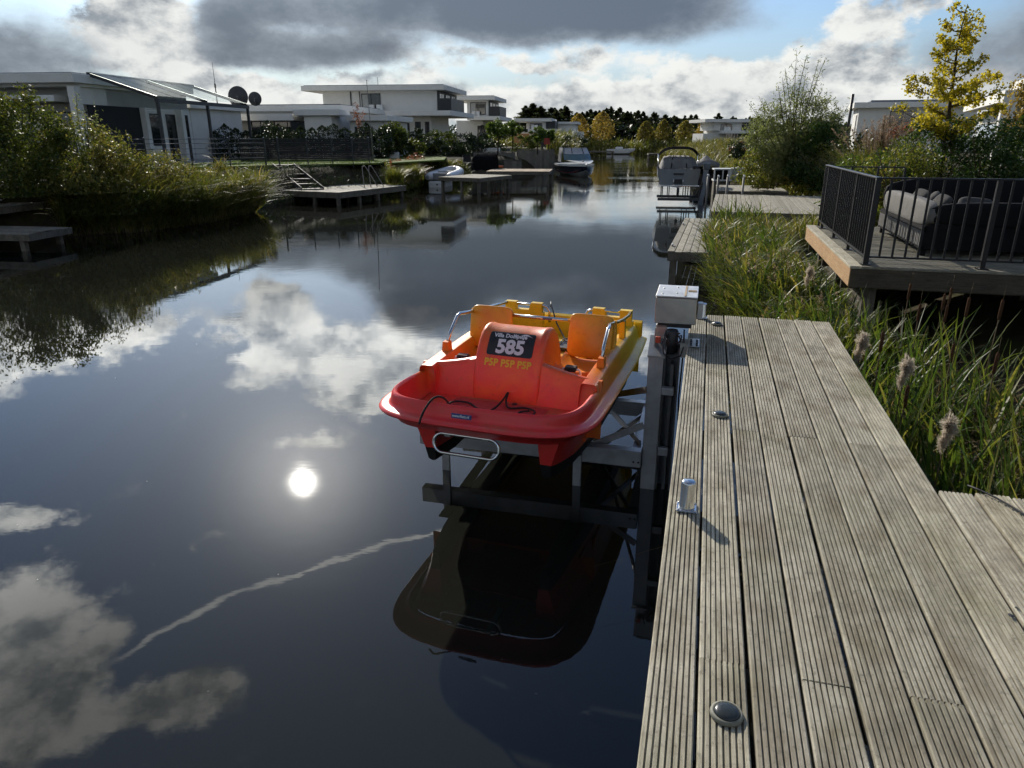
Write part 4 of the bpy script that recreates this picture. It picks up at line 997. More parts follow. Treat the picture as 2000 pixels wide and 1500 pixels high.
for y in np.linspace(.5, 2.1, 7): bim.append([(x, y, 1.30 + .32 * (1 - (abs(x) / .86) ** 4) - .16 * abs(y - 1.3) ** 2) for x in np.linspace(-.86, .86, 15)])
MB().grid(bim).build('bimini_top', M_BLACKC, lboat)
for sx in (-.86, .86):
    MB().tube([(sx * .96, .9, .74), (sx, .6, 1.28)], .016, 6).build('bimini_pole', M_CHROME, lboat); MB().tube([(sx * .96, 1.1, .74), (sx, 2.0, 1.28)], .016, 6).build('bimini_pole', M_CHROME, lboat)
od = MB(); od.prism([(-.30, -.02), (-.05, .0), (-.05, -.12), (-.12, -.30), (-.20, -.33), (-.24, -.20), (-.36, -.16)], -.05, .05, axis=0); od.build('outdrive', M_BLACKP, lboat)
for a in range(3): MB().beam((0, -.34, -.24), (.11 * math.cos(a * 2.1), -.34, -.24 + .11 * math.sin(a * 2.1)), .01, .06, (0, 1, 0)).build('propeller_blade', M_BLACKP, lboat)
MB().box(.55, .80, -.10, .12, .76, .86, .02).build('stern_light', M_BLACKP, lboat)
# its lift
l2 = empty('far_boat_lift', (lb_p.x, lb_p.y, 0), -R(9.5), 'dark aluminium lift with slanted column under the grey motorboat', 'boat lift')
M_DALU = mat('dark_lift_metal', (0.10, 0.10, 0.105), 0.5, 0.6, var=0.2)
for y in (.3, 1.9):
    MB().box(-.80, .95, y - .05, y + .05, .20, .31).build('arm', M_DALU, l2)
    for x in (-.62, -.34, .34, .55): MB().box(x - .02, x + .02, y - .02, y + .02, .311, zB + .05).build('support', M_DALU, l2)
MB().beam((.98, .6, -.5), (1.18, .9, 1.45), .16, .20, (1, 0, 0)).build('column', mat('lift_column', (0.22, 0.23, 0.25), 0.5, 0.6), l2)
MB().box(1.05, 1.34, .75, 1.05, 1.46, 1.72, .02).build('motor_box', mat('blue_grey_box', (0.12, 0.14, 0.17), 0.4, 0.3), l2)
for y in (.3, 1.9): MB().beam((.9, y, .28), (1.05, .7, .9), .04, .07).build('brace', M_DALU, l2)
# white motorboat moored on the left, bow towards us
mb_p = G(1108, 345, 0)
mbt = empty('moored_motorboat', (mb_p.x + .5, mb_p.y + 4.6, 0), math.pi - R(-7.0), 'white and navy motorboat with grey canopy moored at the left bank', 'motorboat')
mr = make_hull(mbt, 6.2, 2.45, -.25, .16, .80, M_GEL, M_NAVY, M_GEL)
MB().grid([[(x * b, y, z) for x in np.linspace(-1, 1, 11)] for y, b, z in [(5.9, .25, .96), (5.2, .62, 1.03), (4.4, .88, 1.08), (3.6, 1.0, 1.12)]]).build('foredeck', M_GEL, mbt)
for i_ in (0, 8): MB().grid([[(q[i_][0] * 1.012, q[i_][1], q[i_][2] + .012), (q[i_][0] * 1.004, q[i_][1], q[i_][2] - .13)] for q in mr]).build('sheer_band', M_GEL, mbt)
ws = [[(x * 1.02, 3.55 - .55 * abs(x) ** 2.2 - .45 * q, 1.12 + .42 * q) for x in np.linspace(-1, 1, 13)] for q in (0, .5, 1)]
MB().grid(ws).build('windscreen', M_GLASS, mbt)
MB().tube([(x * 1.02, 3.10 - .55 * abs(x) ** 2.2, 1.545) for x in np.linspace(-1, 1, 13)], .025, 6).build('windscreen_frame', M_CHROME, mbt)
can = [[(x * (1.04 - .10 * q), 3.08 - .50 * abs(x) ** 2.2 - .55 * q, 1.56 + .42 * q) for x in np.linspace(-1, 1, 13)] for q in (0, .5, 1)]
MB().grid(can).build('canopy_front', M_CLEARV, mbt)
for s_ in (-1, 1): MB().grid([[(s_ * (1.06 - .1 * q), y, .95 + (1.03) * q) for q in (0, .5, 1)] for y in (.6, 1.3, 2.0)]).build('canopy_side', M_CLEARV, mbt)
for x in (-.95, -.42, .42, .95): MB().tube([(x * 1.04, 3.1 - .50 * abs(x) ** 2.2, 1.56), (x * .94, 2.55 - .50 * abs(x) ** 2.2, 1.985)], .025, 6).build('canopy_seam', M_BLACKC, mbt)
MB().grid([[(x * .96, y - .45 * abs(x) ** 2.2 * (y > 2), 1.985 + .10 * (1 - abs(x) ** 3)) for x in np.linspace(-1, 1, 11)] for y in (.5, 1.2, 1.9, 2.56)]).build('canopy_top', M_BLACKC, mbt)
for i_, k_ in ((0, 1), (8, 7)): MB().grid([[(q[k_][0] * 1.006 + (q[2 if i_ == 0 else 6][0] - q[k_][0]) * w_, q[k_][1], q[k_][2] + (q[2 if i_ == 0 else 6][2] - q[k_][2]) * w_) for w_ in (.55, .75)] for q in mr[:15]]).build('stripe', mat('dark_red_stripe', (0.20, 0.02, 0.02), 0.3), mbt)
MB().lathe([(.0, 0), (.06, .0), (.06, .05), (0, .07)], (.0, 4.9, 1.06), 10).build('bow_light', M_BLACKP, mbt)
# inflatable dinghy on a float
dg = G(850, 366, 0)
fl_ = empty('float_block', (dg.x, dg.y, 0), -R(14), 'pale floating block under the stern of the inflatable dinghy', 'float')
MB().box(-.42, .42, 0, 1.9, -.2, .34, .05).build('shell', M_CAPW, fl_); MB().tube([(.12, -.001, .16), (.12, -.015, .16)], .05, 10).build('bung', M_BLACKP, fl_)
ding = empty('inflatable_dinghy', (dg.x + .28, dg.y + .15, .36), -R(14), 'grey inflatable dinghy pulled up on its float at the left dock', 'dinghy')
ding.rotation_euler = (R(3), 0, -R(14))
M_PVC = mat('pale_pvc', (0.60, 0.60, 0.61), 0.35, var=0.06, scale=3); M_PVCD = mat('grey_pvc', (0.24, 0.245, 0.26), 0.5)
for s_ in (-1, 1):
    MB().tube(smooth_path([(s_ * .62, -.35, .24), (s_ * .62, .2, .24), (s_ * .62, 1.4, .26), (s_ * .52, 2.2, .29), (s_ * .25, 2.6, .34), (0, 2.68, .36)], 4), [.17 + .07 * min(1, k / 4) for k in range(21)], 16).build('tube', M_PVC, ding)
    MB().lathe([(.235, 0), (.245, .25), (.215, .0)], (0, 0, 0), 16)
    MB().tube([(s_ * .62, -.38, .24), (s_ * .62, -.30, .24)], [.05, .19], 14).build('tube_cone', M_PVCD, ding)
MB().box(-.42, .42, -.02, .04, .06, .42, .01).build('transom', M_PVCD, ding); MB().box(-.45, .45, .05, 2.2, .06, .12).build('floor', M_PVCD, ding); MB().box(-.5, .5, 1.0, 1.22, .40, .44, .01).build('bench', M_PVCD, ding)
# peaked canopy boat, white cabinet, far small boat
pk = P(1383, 330, 44.0)
gz = empty('canopy_boat', (pk.x, pk.y, 0), -R(8), 'small dark boat under a peaked grey tent canopy, beyond the lifted motorboat', 'boat')
make_hull(gz, 4.0, 1.5, -.1, .1, .62, M_NAVY, M_NAVY, M_BLACKC)
pkv = [(0, 1.4, 1.72)]; ringp = [(.78 * math.copysign(abs(math.cos(a)) ** .5, math.cos(a)), 1.4 + 1.1 * math.copysign(abs(math.sin(a)) ** .5, math.sin(a)), 1.22 + .05 * math.cos(4 * a)) for a in np.linspace(0, 2 * math.pi, 33)[:-1]]
mid = [((p[0]) * .45, 1.4 + (p[1] - 1.4) * .45, 1.43) for p in ringp]; val = [(p[0], p[1], p[2] - .14) for p in ringp]
MB().grid([val, ringp, mid, [(p[0] * .05, 1.4 + (p[1] - 1.4) * .05, 1.70) for p in ringp], [(0, 1.4, 1.72)] * 32], close=True).build('canopy', M_CANVAS, gz)
for x, y in ((-.68, .45), (.68, .45), (-.68, 2.35), (.68, 2.35)): MB().tube([(x, y, .6), (x, y, 1.15)], .02, 6).build('pole', M_CHROME, gz)
MB().box(-.7, .7, .4, 2.4, .62, 1.02, .05).build('interior', M_BLACKC, gz)
wc = P(1413, 338, 37.0)
cab = empty('white_cabinet', (wc.x, wc.y, 0), -R(8), 'weathered white box cabinet with two dark openings on the right bank', 'cabinet')
zc0 = .55
MB().box(-.44, .44, 0, .9, zc0 + .12, zc0 + .20).build('base_board', M_CAPW, cab); MB().box(-.46, .46, -.02, .92, zc0 + .66, zc0 + .72).build('top', M_CAPW, cab); MB().box(-.40, .40, .06, .88, zc0 + .2, zc0 + .66).build('body', M_BLACKC, cab)
for x in (-.42, -.02, .40): MB().box(x - .03, x + .03, 0, .06, zc0 + .2, zc0 + .66).build('frame_post', M_CAPW, cab)
MB().box(.22, .40, .0, .055, zc0 + .2, zc0 + .66).build('front_panel', M_CAPW, cab); MB().box(-.40, .40, .1, .8, -.3, zc0 + .12).build('plinth', M_POST, cab)
MB().box(.47, 1.0, .1, .8, zc0 + .1, zc0 + .75).build('side_box', mat('pale_grey_panel', (0.42, 0.43, 0.42), 0.6), cab)
fb = G(1185, 301, 0)
fbo = empty('far_white_boat', (fb.x, fb.y, 0), -R(100), 'tiny white boat moored far off beside a dark jetty', 'motorboat'); make_hull(fbo, 4.6, 1.7, -.1, .15, .75, M_GEL, M_GEL, M_GEL); MB().box(-.55, .55, 1.4, 2.6, .76, 1.15, .08).build('cabin', M_GEL, fbo)
q = G(1160, 303, 0); dock('far_left_jetty', 'low dark jetty far down the canal beside the tiny white boat', (q.x - 4, q.y - 1), R(0), 7, 1.6, .6, along='x', material=M_DOCKD)
q = G(1272, 312, 0); dock('far_right_jetty', 'dark jetty end sticking out of the far right reeds', (q.x - .4, q.y), R(5), 4.5, 2.0, .75, along='x', material=M_DOCKD)

# ------------------------------------------------------------------ houses
M_WALL = mat('white_render', (0.74, 0.735, 0.70), 0.9, var=0.04, scale=1.5, bmp=0.1, bscale=40, spec=0.15, dirt=((0.58, 0.56, 0.51), 0.35))
M_WALL2 = mat('white_trim', (0.76, 0.755, 0.72), 0.8, var=0.04, scale=2, spec=0.2, dirt=((0.55, 0.53, 0.48), 0.3))
M_ROOF = mat('roof_felt', (0.07, 0.07, 0.075), 0.9, var=0.3, scale=2)
M_FRAME = mat('anthracite_frame', (0.022, 0.023, 0.026), 0.5, var=0.15)
M_PANE = mat('window_glass', (0.018, 0.021, 0.024), 0.04, var=0.2, scale=0.7, spec=0.9)
M_DARK = mat('dark_screen', (0.012, 0.012, 0.013), 0.75, var=0.3, scale=2)
M_CURT = mat('pale_curtain', (0.45, 0.45, 0.43), 0.9, var=0.15, scale=6)
def clear_glass(name, refl=0.25):
    m, N, L, b = nodes_of(name)
    tr = N.new('ShaderNodeBsdfTransparent'); tr.inputs[0].default_value = (0.80, 0.84, 0.84, 1)
    b.inputs['Base Color'].default_value = (0.02, 0.02, 0.02, 1); b.inputs['Roughness'].default_value = 0.04; b.inputs['Specular IOR Level'].default_value = 0.9
    fr = N.new('ShaderNodeFresnel'); fr.inputs[0].default_value = 1.5
    ad = N.new('ShaderNodeMath'); ad.operation = 'ADD'; ad.use_clamp = True; L.new(fr.outputs[0], ad.inputs[0]); ad.inputs[1].default_value = refl
    mx = N.new('ShaderNodeMixShader'); mx.inputs[0].default_value = 0.10; L.new(tr.outputs[0], mx.inputs[1]); L.new(b.outputs[0], mx.inputs[2]); L.new(mx.outputs[0], N['Material Output'].inputs[0])
    return m
M_HGLASS = clear_glass('clear_roof_glass', 0.0)
def rot(x, y, az): return Vector((x * math.cos(az) + y * math.sin(az), -x * math.sin(az) + y * math.cos(az), 0))
def window(par, face, a0, a1, z0, z1, at, mull=1, curtain=False, depth=.10, door=False):
    """window in a wall: face 'f' wall at y=at facing -y; face 's' wall at x=at facing +x; face 'w' facing -x"""
    def bx(mb, p0, p1, d0, d1, zz0, zz1):
        if face == 'f': mb.box(p0, p1, at + d0, at + d1, zz0, zz1)
        elif face == 's': mb.box(at - d1, at - d0, p0, p1, zz0, zz1)
        else: mb.box(at + d0, at + d1, p0, p1, zz0, zz1)
    fr = MB(); w = .07
    bx(fr, a0, a1, -.03, .05, z0, z0 + w); bx(fr, a0, a1, -.03, .05, z1 - w, z1)
    bx(fr, a0, a0 + w, -.03, .05, z0 + w, z1 - w); bx(fr, a1 - w, a1, -.03, .05, z0 + w, z1 - w)
    win = fr.build('door' if door else 'window', M_FRAME, par)
    for k in range(mull):
        c0 = a0 + w + (a1 - a0 - 2 * w) * k / mull; c1 = a0 + w + (a1 - a0 - 2 * w) * (k + 1) / mull
        pn = MB(); bx(pn, c0 + .012, c1 - .012, -.006, .02, z0 + w, z1 - w); pn.build('pane', M_PANE, win)
        if k: m_ = MB(); bx(m_, c0 - .03, c0 + .03, -.02, .04, z0 + w, z1 - w); m_.build('mullion', M_FRAME, win)
    if curtain: c = MB(); bx(c, a0 + w + .02, a0 + w + (a1 - a0) * .3, -.014, -.008, z0 + w + .02, z1 - w - .02); c.build('curtain', M_CURT, win)
    return win
GZ = 1.42
# long low house with the glass veranda, nearest on the left
h1 = empty('veranda_house', (-19.55, 34.3, GZ), -AZ_C, 'low white flat-roofed house with glass veranda on the near left bank', 'house')
MB().box(-17, -.05, 2.2, 9.0, 0, 3.5).build('wall', M_WALL, h1)
MB().box(-17.4, .28, -.3, 9.3, 3.62, 4.02, .02).build('roof_slab', M_WALL2, h1)
MB().box(-17.2, .1, -.1, 9.1, 4.022, 4.06).build('roof_felt', M_ROOF, h1)
MB().box(-17.2, .1, .3, 9.0, 3.5, 3.618).build('soffit', M_WALL2, h1)
MB().box(-17.2, -.9, -.2, 2.0, 2.85, 3.12, .02).build('lower_canopy', M_WALL2, h1)
MB().box(-.24, .10, -.12, .30, 0, 3.5).build('corner_column', M_WALL2, h1)
window(h1, 'f', -3.4, -.9, .1, 2.5, 2.19, 2); window(h1, 'f', -7.5, -4.2, .1, 2.5, 2.19, 3)
MB().box(-.049, .0, .7, 4.5, .05, 2.75).build('dark_screen', M_DARK, h1)
window(h1, 's', 6.75, 7.6, .05, 2.5, -.044, 1, door=True); window(h1, 's', 8.15, 8.85, .05, 2.5, -.044, 1, door=True); window(h1, 's', 5.2, 6.2, .9, 2.5, -.044, 1)
MB().box(-.05, .30, 7.72, 8.02, 0, 2.755).build('pillar', M_WALL2, h1); MB().box(-.05, .22, 4.6, 4.9, 0, 2.755).build('pillar', M_WALL2, h1)
MB().box(-.06, -.05, .32, 9.0, 2.76, 3.5).build('side_wall', M_WALL, h1)
MB().box(-9.6, -7.8, 2.0, 3.5, 4.062, 4.2).build('solar_panel', M_ROOF, h1)
# veranda: rafters from the wall down to the canal-side gutter
ver = empty('glass_veranda', (-19.55, 34.3, GZ), -AZ_C, 'anthracite glass-roofed veranda sloping down from the low white house', 'veranda')
yA, yB, xW, xE, zW, zE = .9, 9.4, .1, 3.35, 4.03, 2.93
MB().beam((xE, yA - .1, zE), (xE, yB + .1, zE), .14, .16).build('gutter_beam', M_FRAME, ver)
MB().beam((xW + .1, yA - .1, zW + .02), (xW + .1, yB + .1, zW + .02), .10, .14).build('wall_plate', M_FRAME, ver)
for y in (yA, (yA + yB) / 2, yB):
    MB().beam((xW + .1, y, zW), (xE, y, zE + .1), .09, .14).build('rafter', M_FRAME, ver); MB().box(xE - .06, xE + .06, y - .06, y + .06, .06, zE - .082).build('post', M_FRAME, ver)
for k in range(6):
    y0 = yA + (yB - yA) * k / 6; y1 = yA + (yB - yA) * (k + 1) / 6
    MB().add([(xW + .12, y0 + .06, zW + .10), (xE, y0 + .06, zE + .175), (xE, y1 - .06, zE + .175), (xW + .12, y1 - .06, zW + .10), (xW + .12, y0 + .06, zW + .115), (xE, y0 + .06, zE + .19), (xE, y1 - .06, zE + .19), (xW + .12, y1 - .06, zW + .115)], [(0, 1, 2, 3), (4, 7, 6, 5), (0, 4, 5, 1), (1, 5, 6, 2), (2, 6, 7, 3), (3, 7, 4, 0)]).build('roof_pane', M_HGLASS, ver)
MB().box(xW, xE + .3, yA - .3, yB + .3, 0.0, .06).build('paving', mat('terrace_paving', (0.30, 0.29, 0.27), 0.9), ver)
# wing with white wall behind the veranda
wg = empty('house_wing', (-21.2, 44.4, GZ), -AZ_C, 'white house wing with narrow dark doors behind the glass veranda', 'house')
MB().box(-6, 2.6, 0, 6, 0, 2.9).build('wall', M_WALL, wg); MB().box(-6.3, 2.9, -.4, 6.3, 2.9, 3.2, .02).build('roof_slab', M_WALL2, wg); MB().box(-6.1, 2.7, -.3, 6.1, 3.202, 3.23).build('roof_felt', M_ROOF, wg)
window(wg, 'f', .15, .85, .02, 2.5, -.005, 1, door=True); window(wg, 'f', 1.5, 2.1, .02, 2.5, -.005, 1, door=True); MB().box(.95, 1.35, -.4, -.06, 0, 2.9).build('pillar', M_WALL2, wg); MB().box(2.3, 2.6, -.4, -.06, 0, 2.9).build('pillar', M_WALL2, wg); window(wg, 'f', -2.6, -.8, .2, 2.5, -.005, 2)
# second low house, with satellite dishes
Y2 = 52.0; a2 = P(400, 204, Y2); b2 = P(652, 204, Y2)
h2 = empty('low_house', (b2.x, Y2, GZ), -AZ_C, 'low white flat-roofed house with two satellite dishes behind the hedge', 'house')
W2 = b2.x - a2.x; zr = a2.z - GZ
MB().box(-W2 - 6, 0, 1.0, 10, 0, zr - .4).build('wall', M_WALL, h2); MB().box(-W2 - 6.3, .35, .5, 10.4, zr - .4, zr, .02).build('roof_slab', M_WALL2, h2); MB().box(-W2 - 6, .1, .8, 10, zr + .002, zr + .06).build('roof_felt', M_ROOF, h2)
MB().box(-W2 - 6.3, -2.4, -1.4, .9, zr - 1.05, zr - .62, .02).build('canopy', M_WALL2, h2); MB().box(-1.7, .2, -1.2, .9, 0, zr - .75).build('wing_wall', M_WALL, h2); MB().box(-2.3, .9, -1.5, .49, zr - .74, zr - .35, .02).build('wing_slab', M_WALL2, h2)
window(h2, 'f', -6.6, -5.2, .9, 2.6, .995, 2); window(h2, 'f', -4.9, -2.0, .1, 2.6, .995, 3); window(h2, 'f', -9.2, -7.6, .9, 2.6, .995, 2)
an = MB().box(.95, 3.4, .2, 6, 0, 2.35); an.build('annex_wall', M_WALL, h2); MB().box(.9, 3.8, -.3, 6.3, 2.36, 2.72, .02).build('annex_slab', M_WALL2, h2); window(h2, 'f', 1.3, 2.6, .6, 2.0, .195, 2)
for k, (u, v, r_, lab) in enumerate([(465, 189, .66, 'large dark satellite dish on the low house roof'), (498, 193, .44, 'smaller dark satellite dish right of the large one on the roof')]):
    c = P(u, v, 50.5); e = empty('satellite_dish', (c.x, c.y, zr + GZ + .06), 0, lab, 'satellite dish', 'satellite dishes')
    hh = c.z - (zr + GZ + .06)
    rows = [[(r_ * q * math.cos(a), -.28 * r_ * (1 - q * q), hh + r_ * q * math.sin(a)) for a in np.linspace(0, 2 * math.pi, 29)[:-1]] for q in (0.02, .25, .5, .75, 1.0)]
    MB().grid(rows, close=True).build('reflector', mat('dish_grey', (0.06, 0.062, 0.065), 0.6), e)
    MB().tube([(.0, -.05, -.06), (.0, -.18, hh - .1)], .035, 8).build('mast', M_POLE, e); MB().tube([(.0, -.2, hh - r_ * .9), (.0, .55, hh - .1)], .02, 6).build('feed_arm', M_POLE, e)
an_p = P(423, 190, 54.0); ant = empty('antenna', (an_p.x, 54.0, GZ + zr), 0, 'tall thin antenna mast left of the satellite dishes', 'antenna')
at_ = P(423, 122, 54.0).z - GZ - zr
MB().tube([(0, 0, 0), (0, 0, at_ * .45)], .04, 6).build('mast', M_POLE, ant); MB().tube([(0, 0, at_ * .45), (0, 0, at_)], [.025, .012], 6).build('whip', M_POLE, ant); MB().lathe([(.07, 0), (.07, .25), (0, .3)], (0, 0, at_ * .42), 8).build('collar', M_POLE, ant)
# villas with an upper floor
def villa(name, label, u_corner, u_left, v_top, Y, D, az=AZ_C, ledge=3.05, big=True, roof_t=.42, left_over=1.6):
    c = P(u_corner, v_top, Y); l = P(u_left, v_top, Y); W = (c.x - l.x) / math.cos(az); zt = c.z - GZ
    e = empty(name, (c.x, Y, GZ), -az, label, 'house')
    MB().box(-W + left_over, -.9, .9, D, ledge + .42, zt - roof_t).build('upper_wall', M_WALL, e)
    MB().box(-W, 0, 0, D + .8, zt - roof_t, zt, .02).build('roof_slab', M_WALL2, e); MB().box(-W + .2, -.2, .2, D + .6, zt + .002, zt + .05).build('roof_felt', M_ROOF, e)
    MB().box(-W * .62, .6, -.6, D + 1.2, ledge, ledge + .42, .02).build('ledge_slab', M_WALL2, e)
    MB().box(-W * .95, -1.6, 1.4, D - .5, 0, ledge).build('ground_wall', M_WALL, e)
    window(e, 'f', -W * .60, -W * .60 + 1.75, min(ledge + 1.15, zt - roof_t - 1.5), min(ledge + 2.75, zt - roof_t - .2), .895, 2, curtain=True)
    for x in (-W * .48, -W * .28): 
        MB().box(-W * .40 + x * .3, -W * .40 + x * .3 + .55, .3, .7, ledge + .425, ledge + .95, .03).build('ac_unit', M_CAPW, e)
    window(e, 'f', -W * .46, -W * .28, .3, 2.5, 1.395, 3); window(e, 'f', -W * .24, -W * .20, .05, 2.6, 1.395, 1, door=True); window(e, 'f', -W * .17, -1.8, .1, 2.6, 1.395, 3)
    # loggia with dark windows on the canal side
    MB().box(-.88, -.80, 1.0, D - .2, ledge + .43, zt - roof_t - .01).build('loggia_screen', M_FRAME, e)
    n_ = max(2, int(D / 2.4))
    for k in range(n_): window(e, 's', 1.3 + k * (D - 1.6) / n_, 1.3 + (k + .8) * (D - 1.6) / n_, ledge + .55, zt - roof_t - .15, -.78, 2)
    b_ = MB(); b_.box(.35, .42, .6, D * .7, ledge + .43, ledge + 1.45); b_.box(-.78, .35, .6, .66, ledge + .43, ledge + 1.45); b_.build('balcony_railing', M_FRAME, e)
    return e, W, zt
h3, W3, zt3 = villa('large_villa', 'large two-storey white villa with flat overhanging roof in the middle of the left bank', 868, 576, 165, 66.0, 9.0)
MB().tube([(-7.9, .85, 3.5), (-7.9, .85, zt3 - .45)], .04, 6).build('downpipe', M_POLE, h3); MB().tube([(-W3 + 4.2, .85, 3.5), (-W3 + 4.2, .85, zt3 - .45)], .05, 6).build('downpipe', M_FRAME, h3)
MB().tube([(-6.2, 1, zt3), (-6.2, 1, zt3 + .7)], .02, 6).build('roof_aerial', M_POLE, h3)
villa('neighbour_villa', 'white two-storey villa partly hidden behind the large villa', 967, 880, 187, 84.0, 8.0)
h5, W5, z5 = villa('distant_villa', 'distant white villa with two roof levels left of the golden trees', 1078, 1004, 231, 104.0, 8.0, ledge=1.9)
MB().box(-.2, 3.0, 6, 12, 1.3, z5 - .7).build('rear_wing', M_WALL, h5); MB().box(-.4, 3.4, 5.6, 12.4, z5 - .695, z5 - .35, .02).build('rear_slab', M_WALL2, h5); MB().box(-.2, 4.2, 5.3, 5.9, 1.2, 2.0).build('balcony_wall', M_WALL2, h5)
MB().box(-5.2, -3.1, -.3, -.2, .1, 1.7).build('timber_screen', mat('orange_timber', (0.42, 0.22, 0.08), 0.7), h5)
villa('far_right_villa', 'distant white villa at the far right of the tree line', 1466, 1376, 233, 112.0, 7.0, az=R(-4), ledge=1.75)
# right-hand houses
c = P(1670, 196, 80.0); zt = c.z - 1.3
r1 = empty('chimney_house', (c.x, 80.0, 1.3), -R(20), 'white flat-roofed house with black flue pipe behind the plumed grass', 'house')
MB().box(.6, 11.5, .8, 8, 0, zt - .75).build('wall', M_WALL, r1); MB().box(0, 11.9, 0, 9, zt - .75, zt - .2, .02).build('roof_slab', M_WALL2, r1); MB().box(1.6, 10.5, .8, 8, zt - .199, zt + .02, .05).build('roof_light', mat('blue_grey_roof', (0.12, 0.14, 0.17), 0.4), r1)
window(r1, 'f', 3.6, 6.0, zt - 2.6, zt - 1.05, .795, 2); window(r1, 'w', 2.4, 3.2, zt - 3.6, zt - 1.4, .6, 1); MB().tube([(-.1, 2.6, 0), (-.1, 2.6, zt + .75)], .16, 10).build('flue_pipe', M_FRAME, r1)
c = P(1964, 176, 40.0); zt = c.z - 1.3
r2 = empty('modern_house', (c.x, 40.0, 1.3), -R(25.7), 'modern white house with deep roof frame at the right edge', 'house')
MB().box(0, 14, 0, .7, zt - .55, zt, .02).build('roof_frame', M_WALL2, r2); MB().box(0, .8, .71, 20, zt - .55, zt, .02).build('roof_frame', M_WALL2, r2); MB().box(.82, 14, .72, 20, zt - .4, zt - .1).build('roof_slab', M_WALL2, r2)
MB().box(0, .7, 0, .7, 0, zt - .552).build('column', M_WALL2, r2); MB().box(2.4, 14, 4, 20, 0, zt - .402).build('wall', M_WALL, r2); MB().box(1.2, 2.39, 9, 20, zt - 1.4, zt - .56).build('side_beam', M_WALL2, r2)
MB().box(2.5, 14, 5, 18, zt + .002, zt + 1.3).build('upper_storey', M_WALL, r2); window(r2, 'w', 4.5, 9, .1, 2.5, 2.4, 3); window(r2, 'f', 3.0, 9, .1, 2.5, 4.0, 4); MB().box(1.5, 2.2, 6.5, 7.4, .0, 1.75).build('dark_cover', M_DARK, r2)

# ------------------------------------------------------------------ left bank: lawn, fence, docks, steps
def patch(name, pts, z, m, th=.08):
    mb = MB(); mb.prism([(p[0], p[1]) for p in pts], z - th, z, axis=2); o = mb.build(name, m); tag(o, kind='structure'); return o
q = [G(250, 330, 1.5), G(520, 322.5, 1.5), G(740, 318, 1.5), G(752, 312, 1.5)]
patch('lawn', [(q[0].x, q[0].y), (q[1].x, q[1].y), (q[2].x, q[2].y), (q[3].x + .3, q[3].y + 3), (-10, 47), (-15.4, 45), (-16.0, 35), (-17, 30)], 1.5, M_LAWN)
q = [G(765, 318, 1.45), G(868, 312, 1.45), G(872, 306.5, 1.45), G(765, 305, 1.45)]
patch('rear_lawn', [(p.x, p.y) for p in q], 1.46, M_LAWN)
fence = empty('wire_fence', (0, 0, 0), 0, 'black post and wire fence along the left lawn edge', 'fence')
M_WIRE = mat('fence_wire', (0.22, 0.22, 0.22), 0.35, 0.6)
fp = [G(262, 331, 1.5), G(290, 330, 1.5), G(377, 327, 1.5), G(451, 324.5, 1.5), G(520, 322, 1.5), G(546, 321, 1.5), G(602, 320.5, 1.5), G(650, 319.5, 1.5), G(690, 319, 1.5), G(722, 318, 1.5)]
for i, p in enumerate(fp):
    w = .07 if i in (4, 5) else .045
    MB().box(p.x - w / 2, p.x + w / 2, p.y - w / 2, p.y + w / 2, 1.3, 2.72, .004).build('post', M_FRAME, fence); MB().lathe([(.04, 0), (.03, .03), (0, .045)], (p.x, p.y, 2.721), 8).build('post_cap', M_CHROME, fence)
for i in range(len(fp) - 1):
    if i == 4: continue
    for z in (1.62, 1.84, 2.06, 2.28, 2.50, 2.68): MB().tube([(fp[i].x, fp[i].y, z), (fp[i + 1].x, fp[i + 1].y, z)], .012, 5).build('wire', M_WIRE if i < 4 else M_FRAME, fence)
# dark slatted screen behind the fence
scr = empty('garden_screen', (0, 0, 0), 0, 'long dark screen fence between the lawn and the low house', 'fence')
s0, s1 = P(470, 300, 41.5), P(728, 300, 43.5)
for k in range(12):
    z = 1.46 + k * .10; MB().add([(s0.x, s0.y, z), (s1.x, s1.y, z), (s1.x, s1.y + .03, z), (s0.x, s0.y + .03, z), (s0.x, s0.y, z + .085), (s1.x, s1.y, z + .085), (s1.x, s1.y + .03, z + .085), (s0.x, s0.y + .03, z + .085)], [(0, 3, 2, 1), (4, 5, 6, 7), (0, 1, 5, 4), (1, 2, 6, 5), (2, 3, 7, 6), (3, 0, 4, 7)]).build('slat', M_DARK, scr)
for q in np.linspace(0, 1, 6): MB().box(s0.x + (s1.x - s0.x) * q - .04, s0.x + (s1.x - s0.x) * q + .04, s0.y + (s1.y - s0.y) * q + .032, s0.y + (s1.y - s0.y) * q + .09, 1.4, 2.75).build('post', M_FRAME, scr)
# steps down to the dock
st0, st1 = P(533, 322, 35.4), P(588, 357, 32.6)
M_STEPS = mat('dark_step_metal', (0.055, 0.055, 0.055), 0.7, 0.2, var=0.2)
steps = empty('garden_steps', (0, 0, 0), 0, 'metal steps leading from the lawn down to the grey dock', 'steps')
wv_ = Vector((.95, .35, 0)).normalized() * .95
zt_, zb_ = 1.5, .58
for k in range(6):
    q = k / 5; p = st0.lerp(st1, q); z = zt_ + (zb_ - zt_) * q
    MB().beam((p.x, p.y, z), (p.x + wv_.x, p.y + wv_.y, z), .26, .04).build('tread', M_STEPS, steps)
for w in (0, 1):
    MB().beam((st0.x + wv_.x * w, st0.y + wv_.y * w, zt_), (st1.x + wv_.x * w, st1.y + wv_.y * w, zb_), .04, .16).build('stringer', M_STEPS, steps)
A, B = G(661, 376, .55), G(793, 362, .55); az1 = math.atan2(B.x - A.x, B.y - A.y); L1 = (B - A).length
off = rot(-3.6, 0, az1)
